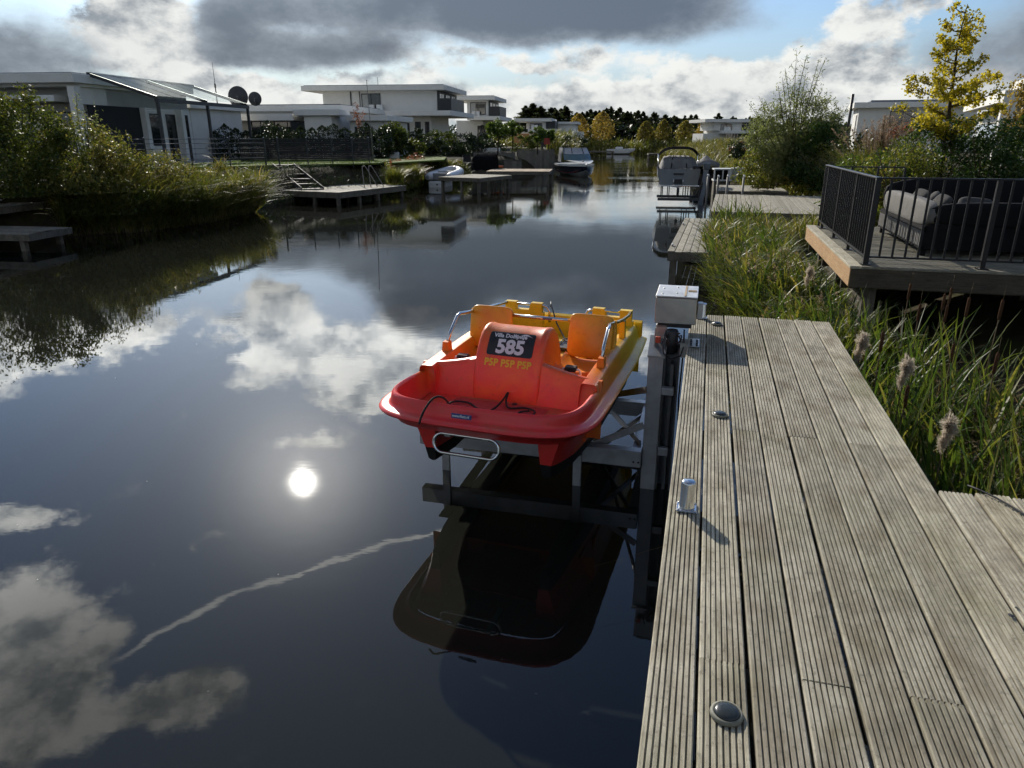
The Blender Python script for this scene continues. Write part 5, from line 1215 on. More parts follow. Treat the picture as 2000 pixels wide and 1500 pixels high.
dock('grey_dock', 'grey plank dock on posts below the lawn steps on the left bank', (A.x + off.x, A.y + off.y), az1, 3.6, L1, .55, fascia=.22, posts=[(3.45, .15), (3.45, 1.6), (3.45, 3.0), (3.45, L1 - .2), (2.2, .12), (.9, .12), (2.5, 2.0), (2.5, 4.0)])
A2, B2 = G(668, 376, .55), G(540, 371, .55)
d_ = rot(-7.4, -.05, az1)
dock('side_dock', 'left extension of the grey dock running behind the reeds', (A.x + d_.x, A.y + d_.y + .25), az1, 3.78, 2.6, .545, material=M_DOCK, posts=[(.2, .15), (2.6, .15), (3.5, .15)])
lr = G(712, 366, .55); lad = empty('ladder_rail', (lr.x, lr.y, .55), 0, 'pale tubular swim ladder handrail on the grey dock', 'handrail')
for dx in (0, .30): MB().tube(smooth_path([(dx, 0, 0), (dx - .06, .05, .85), (dx + .0, .1, .93), (dx + .10, .12, .88), (dx + .55, .3, .02)], 4), .020, 8).build('tube', M_POLE, lad)
sb = G(549, 361, .55); sbx = empty('storage_box', (sb.x, sb.y, .552), -R(8), 'small white storage box on the left dock by the steps', 'box'); MB().box(-.32, .32, 0, .5, 0, .38, .03).build('body', M_CAPW, sbx); MB().box(-.34, .34, -.02, .52, .382, .42, .01).build('lid', M_CAPW, sbx)
for x in (-.12, .12): MB().box(x - .03, x + .03, -.012, -.001, .24, .32).build('latch', M_BLACKP, sbx)
# second dock with covered furniture
A, B = G(937, 348, .75), G(1000, 342, .75); az2 = math.atan2(B.x - A.x, B.y - A.y); L2 = (B - A).length; off = rot(-2.6, 0, az2)
dock('furnished_dock', 'plank dock with covered furniture beside the inflatable dinghy', (A.x + off.x, A.y + off.y), az2, 2.6, L2, .75, posts=[(2.45, .15), (2.45, 2.5), (2.45, L2 - .2), (1.4, .15), (.2, .15)])
cvp = P(948, 345, 47.5); cv = empty('covered_furniture', (cvp.x, 47.5, .77), -R(15), 'black cover draped over garden furniture on the second dock', 'furniture cover')
MB().grid([[(x, y, z + .03 * math.sin(x * 11 + y * 7)) for x in np.linspace(-.72 * w, .72 * w, 13)] for y, z, w in [(-.52, .0, 1.05), (-.5, .55, 1.0), (-.42, .72, .97), (.0, .86, .92), (.42, .95, .9), (.5, .8, .97), (.52, 0, 1.05)]]).build('cover', M_BLACKC, cv)
for sx in (-1, 1): MB().add([(sx * .756, -.52, 0), (sx * .72, -.5, .55), (sx * .70, -.42, .72), (sx * .66, 0, .86), (sx * .65, .42, .95), (sx * .70, .5, .8), (sx * .756, .52, 0)], [tuple(range(7))]).build('cover_end', M_BLACKC, cv)
chp = P(915, 345, 47.0); chr_ = empty('folding_chair', (chp.x, 47.0, .77), R(30), 'dark folding garden chair beside the black furniture cover', 'chair')
for x in (-.25, .25): MB().tube([(x, -.25, 0), (x, .25, .9)], .016, 6).build('leg', M_FRAME, chr_); MB().tube([(x, .25, 0), (x, -.2, .45)], .016, 6).build('leg', M_FRAME, chr_)
MB().box(-.25, .25, -.2, .2, .43, .45).build('seat', M_FRAME, chr_); MB().box(-.25, .25, .14, .17, .5, .92).build('backrest', M_DARK, chr_)
orp = P(973, 336, 50.0); orb = empty('orange_float', (orp.x, 50.0, .76), 0, 'orange float lying on the second dock behind the black cover', 'float'); MB().tube([(-.35, 0, .1), (.35, 0, .1)], .09, 10).build('body', mat('orange_float', (0.6, 0.14, 0.04), 0.5), orb); MB().tube([(-.4, 0, .1), (-.351, 0, .1)], .03, 6).build('end_cap', M_BLACKP, orb)
# third dock by the motorboat, and timber retaining walls
A = G(1078, 334, .85)
dock('tan_dock', 'tan plank dock beside the white and navy motorboat', (A.x - 3.9, A.y - .2), R(6), 3.7, 3.4, .85, along='y', material=wood_mat('tan_dock_plank', (0.33, 0.25, 0.17), (0.48, 0.38, 0.27)))
def ret_wall(name, label, p0, p1, z0, z1):
    e = empty(name, (0, 0, 0), 0, label, 'retaining wall'); n = int((p1 - p0).length / .22); d = (p1 - p0) / n; nr = Vector((d.y, -d.x, 0)).normalized() * .03
    for k in range(n):
        a, b = p0 + d * k, p0 + d * (k + .95); jz = random.uniform(-.02, .02)
        vs = [a - nr, b - nr, b + nr, a + nr]; MB().add([(v_.x, v_.y, z0) for v_ in vs] + [(v_.x, v_.y, z1 + jz) for v_ in vs], [(0, 3, 2, 1), (4, 5, 6, 7), (0, 1, 5, 4), (1, 2, 6, 5), (2, 3, 7, 6), (3, 0, 4, 7)]).build('board', M_DOCKD, e)
    MB().beam((p0.x, p0.y, z1 + .05), (p1.x, p1.y, z1 + .05), .16, .05).build('capping', M_POST, e)
w0, w1, w2 = P(925, 316, 56.0), P(1006, 316, 58.5), P(1082, 316, 61.0)
ret_wall('timber_wall', 'upright-board retaining wall behind the second dock', Vector((w0.x, w0.y, 0)), Vector((w1.x, w1.y, 0)), .2, 1.62)
ret_wall('dark_timber_wall', 'dark upright-board wall behind the tan dock', Vector((w1.x + .15, w1.y + 1.0, 0)), Vector((w2.x, w2.y, 0)), .2, 1.75)
w3, w4 = P(985, 332, 52.5), P(1018, 332, 53.5)
ret_wall('pale_board_screen', 'pale upright-board screen at the end of the second dock', Vector((w3.x, w3.y, 0)), Vector((w4.x, w4.y, 0)), .3, 1.15)
# low docks at the left edge
A = G(150, 438, .46); az4 = R(78)
dock('low_left_dock', 'low dark plank dock at the left edge, nearest the water', (A.x - 4.4, A.y - 1.55), R(7), 4.4, 1.6, .46, along='x', material=M_DOCKD, posts=[(4.1, .15), (2.7, .15), (1.3, .15), (4.1, 1.4)])
A = G(96, 391, .95)
dock('upper_left_dock', 'upper dark plank dock at the left edge behind the low one', (A.x - 4.4, A.y - 2.2), R(7), 4.4, 2.3, .95, along='x', material=M_DOCKD, posts=[(4.1, .15), (2.3, .15), (.9, .15)])
cl = G(67, 389, .95); ce_ = empty('mooring_cleat', (cl.x, cl.y - 1.6, .955), 0, 'bright metal cleat on the upper left dock', 'cleat'); MB().tube([(0, 0, 0), (0, 0, .14)], .035, 8).build('stem', M_CHROME, ce_); MB().tube([(-.11, 0, .10), (.11, 0, .10)], .018, 8).build('bar', M_CHROME, ce_)
# flag pole, white lounge chairs and planters on the far garden
fpz = P(801, 325, 40.5); fl2 = empty('flag_pole', (fpz.x - .0, 40.5, 1.2), 0, 'thin pale pole leaning at the right end of the dark screen', 'pole')
tp = P(770, 160, 40.5); bt = P(730, 318, 40.5); tp = P(716, 158, 40.5)
MB().tube([(bt.x - fpz.x, 0, 0), (tp.x - fpz.x, 0, tp.z - 1.2)], [.03, .014], 6).build('shaft', M_POLE, fl2); MB().lathe([(.03, 0), (.03, .05), (0, .06)], (tp.x - fpz.x, 0, tp.z - 1.2), 8).build('finial', M_CAPW, fl2)
for k, u in enumerate((949, 966)):
    c = P(u, 298, 62.0); e = empty('white_planter', (c.x, 62.0, 1.42), -AZ_C, 'white box planter in the villa garden, %s of two' % ('left' if k == 0 else 'right'), 'planter', 'white planters'); h = c.z - 1.42 + .15
    MB().box(-.3 - .1 * k, .3 + .1 * k, 0, .5, 0, h + .2, .02).build('box', M_CAPW, e); MB().box(-.25, .25, .05, .45, h + .201, h + .22).build('soil', M_SOIL, e)
pm = P(768, 312, 47.0); pst = empty('meter_post', (pm.x, 47.0, 1.42), 0, 'grey pump cabinet on the edge of the rear lawn', 'cabinet'); MB().box(-.35, .35, 0, .4, 0, .42, .03).build('body', M_ALU, pst); MB().box(-.30, .30, .05, .35, .421, .5, .02).build('lid', M_FRAME, pst)
rb = P(1080, 296, 64.0); pole = empty('lifebuoy_post', (rb.x - 1.0, 62.0, 1.3), 0, 'dark post with small red board beside the motorboat', 'post'); MB().box(-.09, .09, -.09, .09, -1.2, 1.6).build('shaft', M_FRAME, pole); MB().box(.12, .62, -.03, .03, .85, 1.35).build('board', mat('red_board', (0.30, 0.04, 0.03), 0.6), pole)

# ------------------------------------------------------------------ vegetation
def seg_dist(x, y, line):
    p = np.stack([x, y], 1); best = np.full(len(x), 1e9)
    for (a, b), (c, d) in zip(line[:-1], line[1:]):
        ab = np.array([c - a, d - b]); t = np.clip(((p - (a, b)) @ ab) / (ab @ ab), 0, 1)
        best = np.minimum(best, np.hypot(*(p - (np.array([a, b]) + t[:, None] * ab)).T))
    return best
def gz_left(x, y): return np.interp(seg_dist(x, y, LEFT_LINE), [0, .5, 1.0, 1.6, 6], [-.02, .4, 1.0, 1.36, 1.42])
def gz_right(x, y): return np.interp(seg_dist(x, y, RIGHT_LINE), [0, 1.2, 2.6, 4.4, 6, 12], [-.02, .10, .25, .8, 1.15, 1.2])
LM_REED = leaf_mat('reed_leaves', [(0.0, (0.036, 0.050, 0.012)), (0.35, (0.085, 0.105, 0.020)), (0.62, (0.145, 0.155, 0.028)), (0.85, (0.24, 0.20, 0.06)), (1.0, (0.30, 0.22, 0.10))], trans=0.42)
LM_REEDL = leaf_mat('mixed_reed_leaves', [(0.0, (0.034, 0.046, 0.012)), (0.35, (0.085, 0.100, 0.020)), (0.65, (0.16, 0.150, 0.038)), (1.0, (0.29, 0.22, 0.10))], trans=0.42)  # olive to straw leaf tones for mixed reeds and shrubs
LM_GREEN = leaf_mat('green_reed_leaves', [(0.0, (0.020, 0.038, 0.010)), (0.45, (0.048, 0.085, 0.016)), (0.75, (0.11, 0.135, 0.026)), (1.0, (0.24, 0.21, 0.07))], trans=0.45)
LM_DRY = leaf_mat('dry_leaves', [(0.0, (0.10, 0.065, 0.03)), (0.5, (0.22, 0.155, 0.08)), (1.0, (0.36, 0.28, 0.17))], trans=0.3, rough=0.7)
LM_PLUME = leaf_mat('reed_plume', [(0.0, (0.15, 0.105, 0.07)), (0.6, (0.30, 0.225, 0.16)), (1.0, (0.46, 0.38, 0.29))], trans=0.5, rough=0.8, tint=(1.1, 1.05, 0.95))
LM_SHRUB = leaf_mat('shrub_leaves', [(0.0, (0.026, 0.040, 0.012)), (0.5, (0.062, 0.085, 0.018)), (0.8, (0.12, 0.135, 0.028)), (1.0, (0.21, 0.17, 0.05))], rough=0.52, trans=0.36, spec=0.25)
LM_LAUREL = leaf_mat('laurel_leaves', [(0.0, (0.014, 0.034, 0.010)), (0.5, (0.032, 0.066, 0.016)), (0.85, (0.07, 0.11, 0.02)), (1.0, (0.20, 0.20, 0.03))], rough=0.5, trans=0.32, spec=0.3)
LM_WILLOW = leaf_mat('willow_leaves', [(0.0, (0.07, 0.09, 0.045)), (0.5, (0.135, 0.16, 0.08)), (1.0, (0.21, 0.23, 0.12))], trans=0.5)
LM_GOLD = leaf_mat('golden_leaves', [(0.0, (0.13, 0.14, 0.018)), (0.35, (0.32, 0.27, 0.022)), (0.7, (0.46, 0.37, 0.03)), (1.0, (0.55, 0.46, 0.06))], trans=0.45)
LM_AMBER = leaf_mat('amber_leaves', [(0.0, (0.17, 0.125, 0.035)), (0.5, (0.27, 0.19, 0.05)), (1.0, (0.36, 0.27, 0.08))], trans=0.48)
LM_OLIVE = leaf_mat('olive_leaves', [(0.0, (0.09, 0.095, 0.03)), (0.5, (0.18, 0.155, 0.042)), (1.0, (0.27, 0.21, 0.06))], trans=0.48)
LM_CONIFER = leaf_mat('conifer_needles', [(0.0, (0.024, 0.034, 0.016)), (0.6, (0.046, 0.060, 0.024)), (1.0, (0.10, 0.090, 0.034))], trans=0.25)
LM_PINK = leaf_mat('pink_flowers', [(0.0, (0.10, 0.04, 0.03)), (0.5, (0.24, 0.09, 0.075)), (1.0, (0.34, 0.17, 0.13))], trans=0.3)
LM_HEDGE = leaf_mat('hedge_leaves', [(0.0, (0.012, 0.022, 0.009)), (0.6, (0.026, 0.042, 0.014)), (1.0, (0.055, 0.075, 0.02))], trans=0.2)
LM_BALL = leaf_mat('topiary_leaves', [(0.0, (0.03, 0.055, 0.012)), (0.5, (0.07, 0.115, 0.02)), (1.0, (0.15, 0.19, 0.03))], trans=0.35)
M_BARK = mat('bark', (0.055, 0.042, 0.030), 0.95, var=0.4, scale=12, bmp=0.8, bscale=20, spec=0.1)
M_TWIG = mat('twig', (0.10, 0.075, 0.045), 0.9, var=0.3, scale=20, spec=0.1)
M_FILL = mat('deep_foliage', (0.012, 0.016, 0.008), 1.0, var=0.5, scale=3, spec=0.0, bmp=1.0, bscale=5)

def stuff(name, label, cat, me, material):
    o = link(name, me, material); tag(o, label, cat, None, 'stuff'); return o
def reed_bed(name, label, poly, n, hlo, hhi, gz, leaf_m, rng, leaf_len=.5, leaf_w=.022, per=7, plume=.25, wind=(-.3, -.2), low=.12, dry=.15, stem_w=.010):
    """leafy reeds: stems, arching leaves, feathery plumes"""
    p = in_poly(poly, n, rng); z = gz(p[:, 0], p[:, 1]) - .03
    # uneven stand: taller and shorter clumps
    cl = rng.uniform(0, 1, (40, 3)); lo, hi = p.min(0), p.max(0)
    hmod = np.ones(n)
    for cx, cy, a in cl: hmod += (a - .5) * .5 * np.exp(-(((p[:, 0] - lo[0] - cx * (hi[0] - lo[0])) ** 2 + (p[:, 1] - lo[1] - cy * (hi[1] - lo[1])) ** 2) / .8))
    h = rng.uniform(hlo, hhi, n) * np.clip(hmod, .55, 1.35)
    base = np.stack([p[:, 0], p[:, 1], z], 1)
    la = rng.normal(0, .10, (n, 2)) + np.array(wind) * .12
    top = base + np.stack([la[:, 0] * h, la[:, 1] * h, h], 1)
    # leaves
    q = rng.uniform(low, .98, (n, per)); bp = base[:, None, :] + (top - base)[:, None, :] * q[..., None]
    bp = bp.reshape(-1, 3); m = len(bp)
    hl = leaf_len * rng.uniform(.55, 1.25, m)
    o = stuff(name, label, 'reeds', blades(bp, hl, leaf_w * rng.uniform(.7, 1.3, m), rng, lean=.55, bend=.55, wind=wind, segs=4), leaf_m)
    # stems as thin crossed strips
    wv2 = np.stack([np.full(n, stem_w / 2), np.zeros(n), np.zeros(n)], 1)
    v_ = np.stack([base - wv2, base + wv2, top + wv2 * .4, top - wv2 * .4], 1).reshape(-1, 3)
    tag(link('stems', np_mesh('stems', v_, np.arange(n * 4).reshape(-1, 4)), LM_DRY if dry > .3 else leaf_m, o), kind='stuff')
    k = rng.uniform(0, 1, n) < plume
    if k.any():
        tp = top[k]; reps = 26
        pp = np.repeat(tp, reps, 0); a = rng.uniform(0, 1, (len(pp), 1)); sp = rng.normal(0, .022, (len(pp), 3)); pp = pp + sp * (1.15 - a) + np.stack([(wind[0] * .10) * a[:, 0] ** 2, (wind[1] * .10) * a[:, 0] ** 2, a[:, 0] * .24 - .05], 1)
        tag(link('plumes', leaves(pp, .05, rng, .22), LM_PLUME, o), kind='stuff')
    if dry > 0:
        nd_ = int(m * dry); pd_ = in_poly(poly, nd_, rng); zd = gz(pd_[:, 0], pd_[:, 1])
        tag(link('dry_stalks', blades(np.stack([pd_[:, 0], pd_[:, 1], zd], 1), rng.uniform(.3, hhi * .75, nd_), rng.uniform(.006, .018, nd_), rng, lean=.35, bend=.4, segs=3), LM_DRY, o), kind='stuff')
    return o
def shrub(name, label, blobs_, n, size, material, rng, cat='shrub', group=None, aspect=.5, clumps=16, twigs=10, base=None, fill=.62, droop=.15):
    """woody shrub: stems from the base, leaf clumps over several ellipsoids; blobs_: (centre, radii, share)"""
    b0 = base if base is not None else (blobs_[0][0][0], blobs_[0][0][1], blobs_[0][0][2] - blobs_[0][1][2])
    e = empty(name, b0, 0, label, cat, group); off = np.array(b0)
    tw = MB()
    for c, r, sh in blobs_:
        for _ in range(twigs):
            d = rand_unit(1, rng)[0]; tip = np.array(c) + d * np.array(r) * .85 - off; mid = tip * .5 + np.array([0, 0, .15]); tw.tube([(rng.normal(0, .06), rng.normal(0, .06), 0), tuple(mid), tuple(tip)], [.022, .014, .006], 5)
    tw.build('stems', M_TWIG, e)
    pts = np.concatenate([blob_pts(int(n * sh), c, r, rng, clumps) for c, r, sh in blobs_]) - off
    pts[:, 2] = np.maximum(pts[:, 2], .02)
    link('leaves', leaves(pts, size, rng, aspect, droop), material, e)
    return e

# ---- left bank
rngL = np.random.default_rng(11)
reed_bed('left_reeds', 'tall mixed reeds leaning over the water on the left bank', [(-13.3, 21.3), (-11.6, 22.1), (-10.3, 24.0), (-9.75, 27.6), (-9.9, 28.6), (-11.0, 28.6), (-11.4, 26), (-11.8, 24.0), (-13.6, 22.4)], 1150, .50, 1.05, gz_left, LM_REEDL, rngL, .50, .042, 7, .40, (.35, -.35), dry=.10)
reed_bed('drooping_reeds', 'drooping yellow-green reeds at the water edge left of the docks', [(-13.2, 21.1), (-11.6, 22.0), (-10.2, 24.0), (-9.6, 27.4), (-9.7, 28.9), (-10.3, 28.9), (-10.4, 27), (-10.9, 24.4), (-12.2, 22.5), (-13.6, 21.7)], 800, .50, 1.05, gz_left, LM_REED, rngL, .80, .034, 8, .05, (.75, -.65), low=.02, dry=.2)
def bl_(u, v, Y, ru, rv): c = P(u, v, Y); k_ = Y / 1472; return (tuple(c), (ru * k_, max(ru, rv) * k_ * .8, rv * k_))
shrub('broadleaf_shrub', 'large glossy dark green shrub at the left edge above the docks', [bl_(40, 270, 22.0, 95, 95) + (.36,), bl_(-70, 270, 22, 110, 110) + (.26,), bl_(30, 345, 21.2, 110, 60) + (.22,), bl_(105, 320, 21.6, 75, 70) + (.16,)], 21000, .105, LM_SHRUB, rngL, base=(P(30, 300, 22).x, 22.0, 1.2), clumps=34)
shrub('mixed_shrub', 'mid-green shrub right of the large glossy one, above the reeds', [bl_(165, 300, 22.6, 75, 75) + (.5,), bl_(235, 318, 23.4, 60, 50) + (.28,), bl_(180, 365, 21.6, 90, 45) + (.22,)], 12500, .085, LM_REEDL, rngL, base=(P(165, 300, 22.6).x, 22.6, 1.25), clumps=30)
shrub('brownish_shrub', 'thin yellow-brown shrub among the reeds before the wire fence', [bl_(310, 338, 24.5, 70, 42) + (.6,), bl_(400, 362, 26.0, 60, 32) + (.4,)], 5200, .095, LM_REEDL, rngL, base=(P(300, 325, 24.5).x, 24.5, 1.25), clumps=26, aspect=.3)
shrub('waterside_shrub', 'dark leafy weeds at the foot of the left bank behind the low dock', [bl_(215, 400, 22.0, 90, 40) + (.5,), bl_(320, 395, 23.5, 80, 36) + (.5,)], 7000, .085, LM_SHRUB, rngL, base=(P(215, 400, 22).x, 22.0, .6), clumps=30)
shrub('yellow_shrub', 'small yellow-green bush at the right end of the left reeds', [bl_(470, 372, 27.0, 45, 38) + (1.0,)], 2600, .09, LM_REED, rngL, base=(P(470, 372, 27).x, 27.0, .9), clumps=18, aspect=.3)
def shoots(e, base, tips, rng, m_leaf, leaf, per=70, r0=.025, spread=.05, aspect=.25, side=None):
    tw = MB(); pts = []
    for tx, ty, tz in tips:
        a, b = np.array(base, float), np.array((tx, ty, tz), float); mid = (a + b) / 2 + rng.normal(0, .12, 3); L_ = [a + (b - a) * q + (mid - (a + b) / 2) * 4 * q * (1 - q) for q in np.linspace(0, 1, 7)]
        tw.tube([tuple(p) for p in L_], [r0 * (1 - .85 * q) for q in np.linspace(0, 1, 7)], 5)
        t = rng.uniform(.25, 1.0, per); P_ = np.array([[np.interp(q, np.linspace(0, 1, 7), [p[i] for p in L_]) for i in range(3)] for q in t]); pts.append(P_ + rng.normal(0, spread, (per, 3)))
    tw.build('stems', M_TWIG, e); link('leaves', leaves(np.concatenate(pts), leaf, rng, aspect, .1), m_leaf, e)
wl = P(172, 300, 24.5); e = empty('willow_shoots', (wl.x, 24.5, 1.35), 0, 'slender pale willow shoots rising beside the white column on the left', 'shrub')
shoots(e, (0, 0, 0), [(P(u, v, 24.5).x - wl.x, rngL.normal(0, .3), P(u, v, 24.5).z - 1.35) for u, v in ((160, 182), (172, 205), (150, 215), (182, 225), (140, 235), (190, 250), (165, 235), (130, 225))], rngL, LM_WILLOW, .11, 120, spread=.07)
# hedge row of dark columns between fence and low house
for k, u in enumerate(np.linspace(418, 716, 15)):
    p = P(u, 262 + rngL.uniform(-6, 5), 46.2 + .15 * k); H_ = p.z + .35 - 1.42 + rngL.uniform(-.15, .35)
    e = empty('hedge_conifer', (p.x, p.y, 1.42), 0, 'dark columnar hedge conifer in the row before the low white house', 'conifer', 'hedge conifers before the low house')
    MB().tube([(0, 0, 0), (0, 0, H_ * .8)], [.05, .015], 5).build('trunk', M_BARK, e)
    n_ = 900; zz = rngL.uniform(.02, 1, n_); rr = .80 * (1 - zz ** 5) * rngL.uniform(.5, 1.1, n_) * (1 + .2 * np.sin(zz * 17 + k)); aa = rngL.uniform(0, 6.283, n_)
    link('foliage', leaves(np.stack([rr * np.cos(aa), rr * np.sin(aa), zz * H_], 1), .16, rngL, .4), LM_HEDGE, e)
# shrubs in the villa gardens
gs = [(770, 268, 50, .9, .9, 'tall dark shrub at the left of the villa garden'), (745, 285, 47, .7, 1.0, 'dark bush at the right end of the garden screen'), (815, 275, 54, 1.1, .9, 'rounded dark bush before the villa ground floor windows'), (850, 278, 56, 1.2, .9, 'wide dark bush in front of the villa terrace'), (890, 282, 58, 1.3, .9, 'dark bush below the villa balcony'), (930, 285, 60, 1.2, .8, 'low dark bush right of the villa balcony'), (795, 292, 51, 1.2, .6, 'low spreading bush behind the rear lawn'), (870, 293, 55, 1.4, .6, 'low bush at the right end of the rear lawn'), (965, 280, 66, 1.3, 1.0, 'dark bush behind the ball trees'), (1020, 283, 72, 1.2, .9, 'dark bush between the pairs of ball trees'), (1092, 288, 80, 1.5, 1.0, 'dark bush right of the ball trees near the motorboat'), (1118, 286, 92, 1.6, 1.1, 'round dark bush at the bend of the left bank'), (700, 225, 49.5, .3, .9, 'slim red-leaved sapling beside the low house annex')]
for k, (u, v, Y, rx, rz_, lab) in enumerate(gs):
    c = P(u, v, Y); red = 'red-leaved' in lab
    shrub('garden_bush', lab, [((c.x, c.y, max(c.z, 1.5 + rz_ * .6)), (rx * 1.25, .9, rz_), 1.0)], 2300 if not red else 300, .17 if not red else .12, LM_PINK if red else (LM_HEDGE if k % 3 else LM_SHRUB), rngL, 'bush', None, base=(c.x, c.y, 1.35), clumps=18, twigs=6)
for k, (u, v, Y, r_) in enumerate([(972, 251, 57.0, .78), (1001, 252, 60.0, .66), (1050, 262, 60.0, .62), (1071, 264, 63.0, .52)]):
    c = P(u, v, Y); lab = 'clipped round ball tree, %s' % ['leftmost and largest of four by the villas', 'second from left, close to the largest', 'third from left, before the distant villa', 'rightmost and smallest of four'][k]
    e = empty('ball_tree', (c.x, c.y, 1.42), 0, lab, 'tree', 'clipped ball trees'); hz = c.z - 1.42
    MB().tube([(0, 0, 0), (.03, 0, hz * .5), (0, 0, hz)], [.06, .05, .04], 6).build('trunk', M_BARK, e)
    for a in range(5): pass
    pts = blob_pts(2600, (0, 0, hz), (r_ * 1.12, r_ * 1.12, r_ * .86), rngL, 34, .55, .34); link('crown', leaves(pts, .15, rngL, .5), LM_BALL, e)
# flowering bank below the lawns
p = in_poly([(-6.2, 36.8), (-5.4, 40), (-5.3, 43), (-4.2, 46.2), (-2.6, 50), (-3.4, 51), (-5.4, 47), (-6.7, 43), (-7.0, 39)], 5200, rngL); z = gz_left(p[:, 0], p[:, 1])
o = stuff('bank_grasses', 'yellow-green grasses and low plants on the bank below the rear lawn', 'plants', blades(np.stack([p[:, 0], p[:, 1], z], 1), rngL.uniform(.15, .55, 5200), rngL.uniform(.02, .05, 5200), rngL, .3, .5, segs=3), LM_REED)
p = in_poly([(-6.1, 38.8), (-5.5, 41), (-5.2, 44), (-4.6, 46), (-6.0, 46.5), (-6.8, 41)], 2200, rngL); z = gz_left(p[:, 0], p[:, 1])
stuff('pink_blooms', 'dusky pink flowers on the bank left of the inflatable dinghy', 'flowers', leaves(np.stack([p[:, 0], p[:, 1], z + rngL.uniform(.15, .55, 2200)], 1), .11, rngL, .5), LM_PINK)
for (lab, u, v, Y, n_) in (('bushy yellow-green grass clump left of the dinghy', 806, 345, 39.5, 900), ('small yellow-green clump at the dock corner', 772, 352, 36.8, 500)):
    c = P(u, v, Y); a = rngL.normal(0, .16, (n_, 2)); e = empty('grass_clump', (c.x, c.y, .6), 0, lab, 'grass clump'); link('blades', blades(np.stack([a[:, 0], a[:, 1], np.zeros(n_)], 1), rngL.uniform(.5, 1.0, n_), rngL.uniform(.015, .03, n_), rngL, .35, .5), LM_REED, e); link('core', leaves(rngL.normal(0, .18, (120, 3)) + (0, 0, .25), .15, rngL, .3), LM_REED, e)
# rough grass on the dark bank under the lawn edge, on the lawn itself, and by the left bank further off
p = in_poly([(-9.8, 29), (-9.4, 31.2), (-7.6, 33.9), (-6.4, 36.4), (-7.2, 38.5), (-11.5, 36), (-12.5, 31)], 5000, rngL); z = gz_left(p[:, 0], p[:, 1])
stuff('bank_weeds', 'sparse weeds on the dark earth bank behind the grey dock', 'weeds', blades(np.stack([p[:, 0], p[:, 1], z], 1), rngL.uniform(.04, .22, 5000), rngL.uniform(.012, .03, 5000), rngL, .4, .5, segs=2), LM_HEDGE)
p = in_poly([(-16.0, 33), (-11.6, 35.8), (-7.0, 38.6), (-7.0, 42), (-15.4, 44)], 9000, rngL)
stuff('lawn_blades', 'short green grass of the left lawn', 'grass', blades(np.stack([p[:, 0], p[:, 1], np.full(9000, 1.498)], 1), rngL.uniform(.03, .07, 9000), rngL.uniform(.012, .03, 9000), rngL, .4, .5, segs=2), LM_BALL)
reed_bed('bend_reeds', 'bright yellow-green reeds at the bend behind the moored motorboat', [(5.0, 74), (7.8, 88), (9.0, 98), (7.5, 99), (5.5, 88), (3.2, 76)], 700, 1.0, 1.9, gz_left, LM_REED, rngL, .8, .06, 6, .0, (.2, -.2), dry=0)
# ---- far bank
rngF = np.random.default_rng(5)
def gz_far(x, y): return np.interp(y - 2 * np.sin(x * .07), [122, 127, 130, 140], [-.4, .3, .9, 1.3])
reed_bed('far_reeds', 'strip of reeds along the far bank under the dark trees', [(-12, 124.5), (60, 124.5), (60, 130), (-12, 130)], 3200, 1.2, 2.0, gz_far, LM_REED, rngF, 1.0, .09, 4, .0, (0, -.2), dry=0, stem_w=.05)
reed_bed('far_right_reeds', 'broad brownish reed bed on the far right bend of the canal', [(14.5, 58), (16.5, 68), (18.0, 86), (19.0, 99), (26, 104), (34, 92), (28, 70), (20, 58)], 2800, .55, 1.0, gz_right, LM_REEDL, rngF, .9, .06, 6, .5, (-.2, -.2), dry=.1, stem_w=.03)
variants = []
for k in range(6):
    H_ = 1.0; n_ = 2200; zz = rngF.uniform(.04, 1, n_) ** .85; lvl = np.round(zz * 11) / 11
    R_ = .25 * (1 - zz ** 2.2) * (1 + .45 * np.sin(zz * 60 + k) + rngF.normal(0, .18, n_)); aa = rngF.uniform(0, 6.283, n_); lob = 1 + .35 * np.sin(aa * 3 + k + zz * 9)
    pts = np.stack([R_ * lob * np.cos(aa), R_ * lob * np.sin(aa), zz + rngF.normal(0, .01, n_)], 1)
    d = np.stack([np.cos(aa), np.sin(aa), np.full(n_, .25)], 1)
    variants.append(leaves(pts, .068, rngF, .5, 0, 'conifer_foliage', d))
trunk_me = MB().tube([(0, 0, 0), (0, 0, .95)], [.014, .003], 6).mesh('trunk')
tops = [(1000, 236), (1024, 208), (1040, 204), (1060, 208), (1078, 207), (1090, 212), (1110, 214), (1135, 214), (1160, 214), (1185, 213), (1205, 215), (1228, 218), (1250, 222), (1275, 224), (1300, 224), (1325, 226), (1350, 225), (1378, 232), (1405, 228), (1430, 226), (1455, 227), (1480, 230), (1510, 232), (1540, 230), (1570, 232), (1600, 230), (1630, 236), (1655, 238), (975, 235), (950, 240)]
k = 0
for i, (u, v) in enumerate(tops):
    for j in range(3 if i < 28 else 2):
        uu, vv, Y = u + j * 8 + rngF.uniform(-4, 4), v + j * rngF.uniform(0, 8) + rngF.uniform(-7, 6), 148 + j * 5 + rngF.uniform(-3, 3)
        t_ = P(uu, vv, Y); H_ = t_.z - 1.3
        e = empty('dark_conifer', (t_.x, Y, 1.3), rngF.uniform(0, 6), 'dark tree in the dense row along the far bank horizon', 'tree', 'dark trees along the horizon')
        me = variants[k % 6]; o = link('crown', me, LM_CONIFER, e); o.scale = (H_ * rngF.uniform(.85, 1.5),) * 2 + (H_,); o = link('trunk', trunk_me, M_BARK, e); o.scale = (H_, H_, H_); k += 1
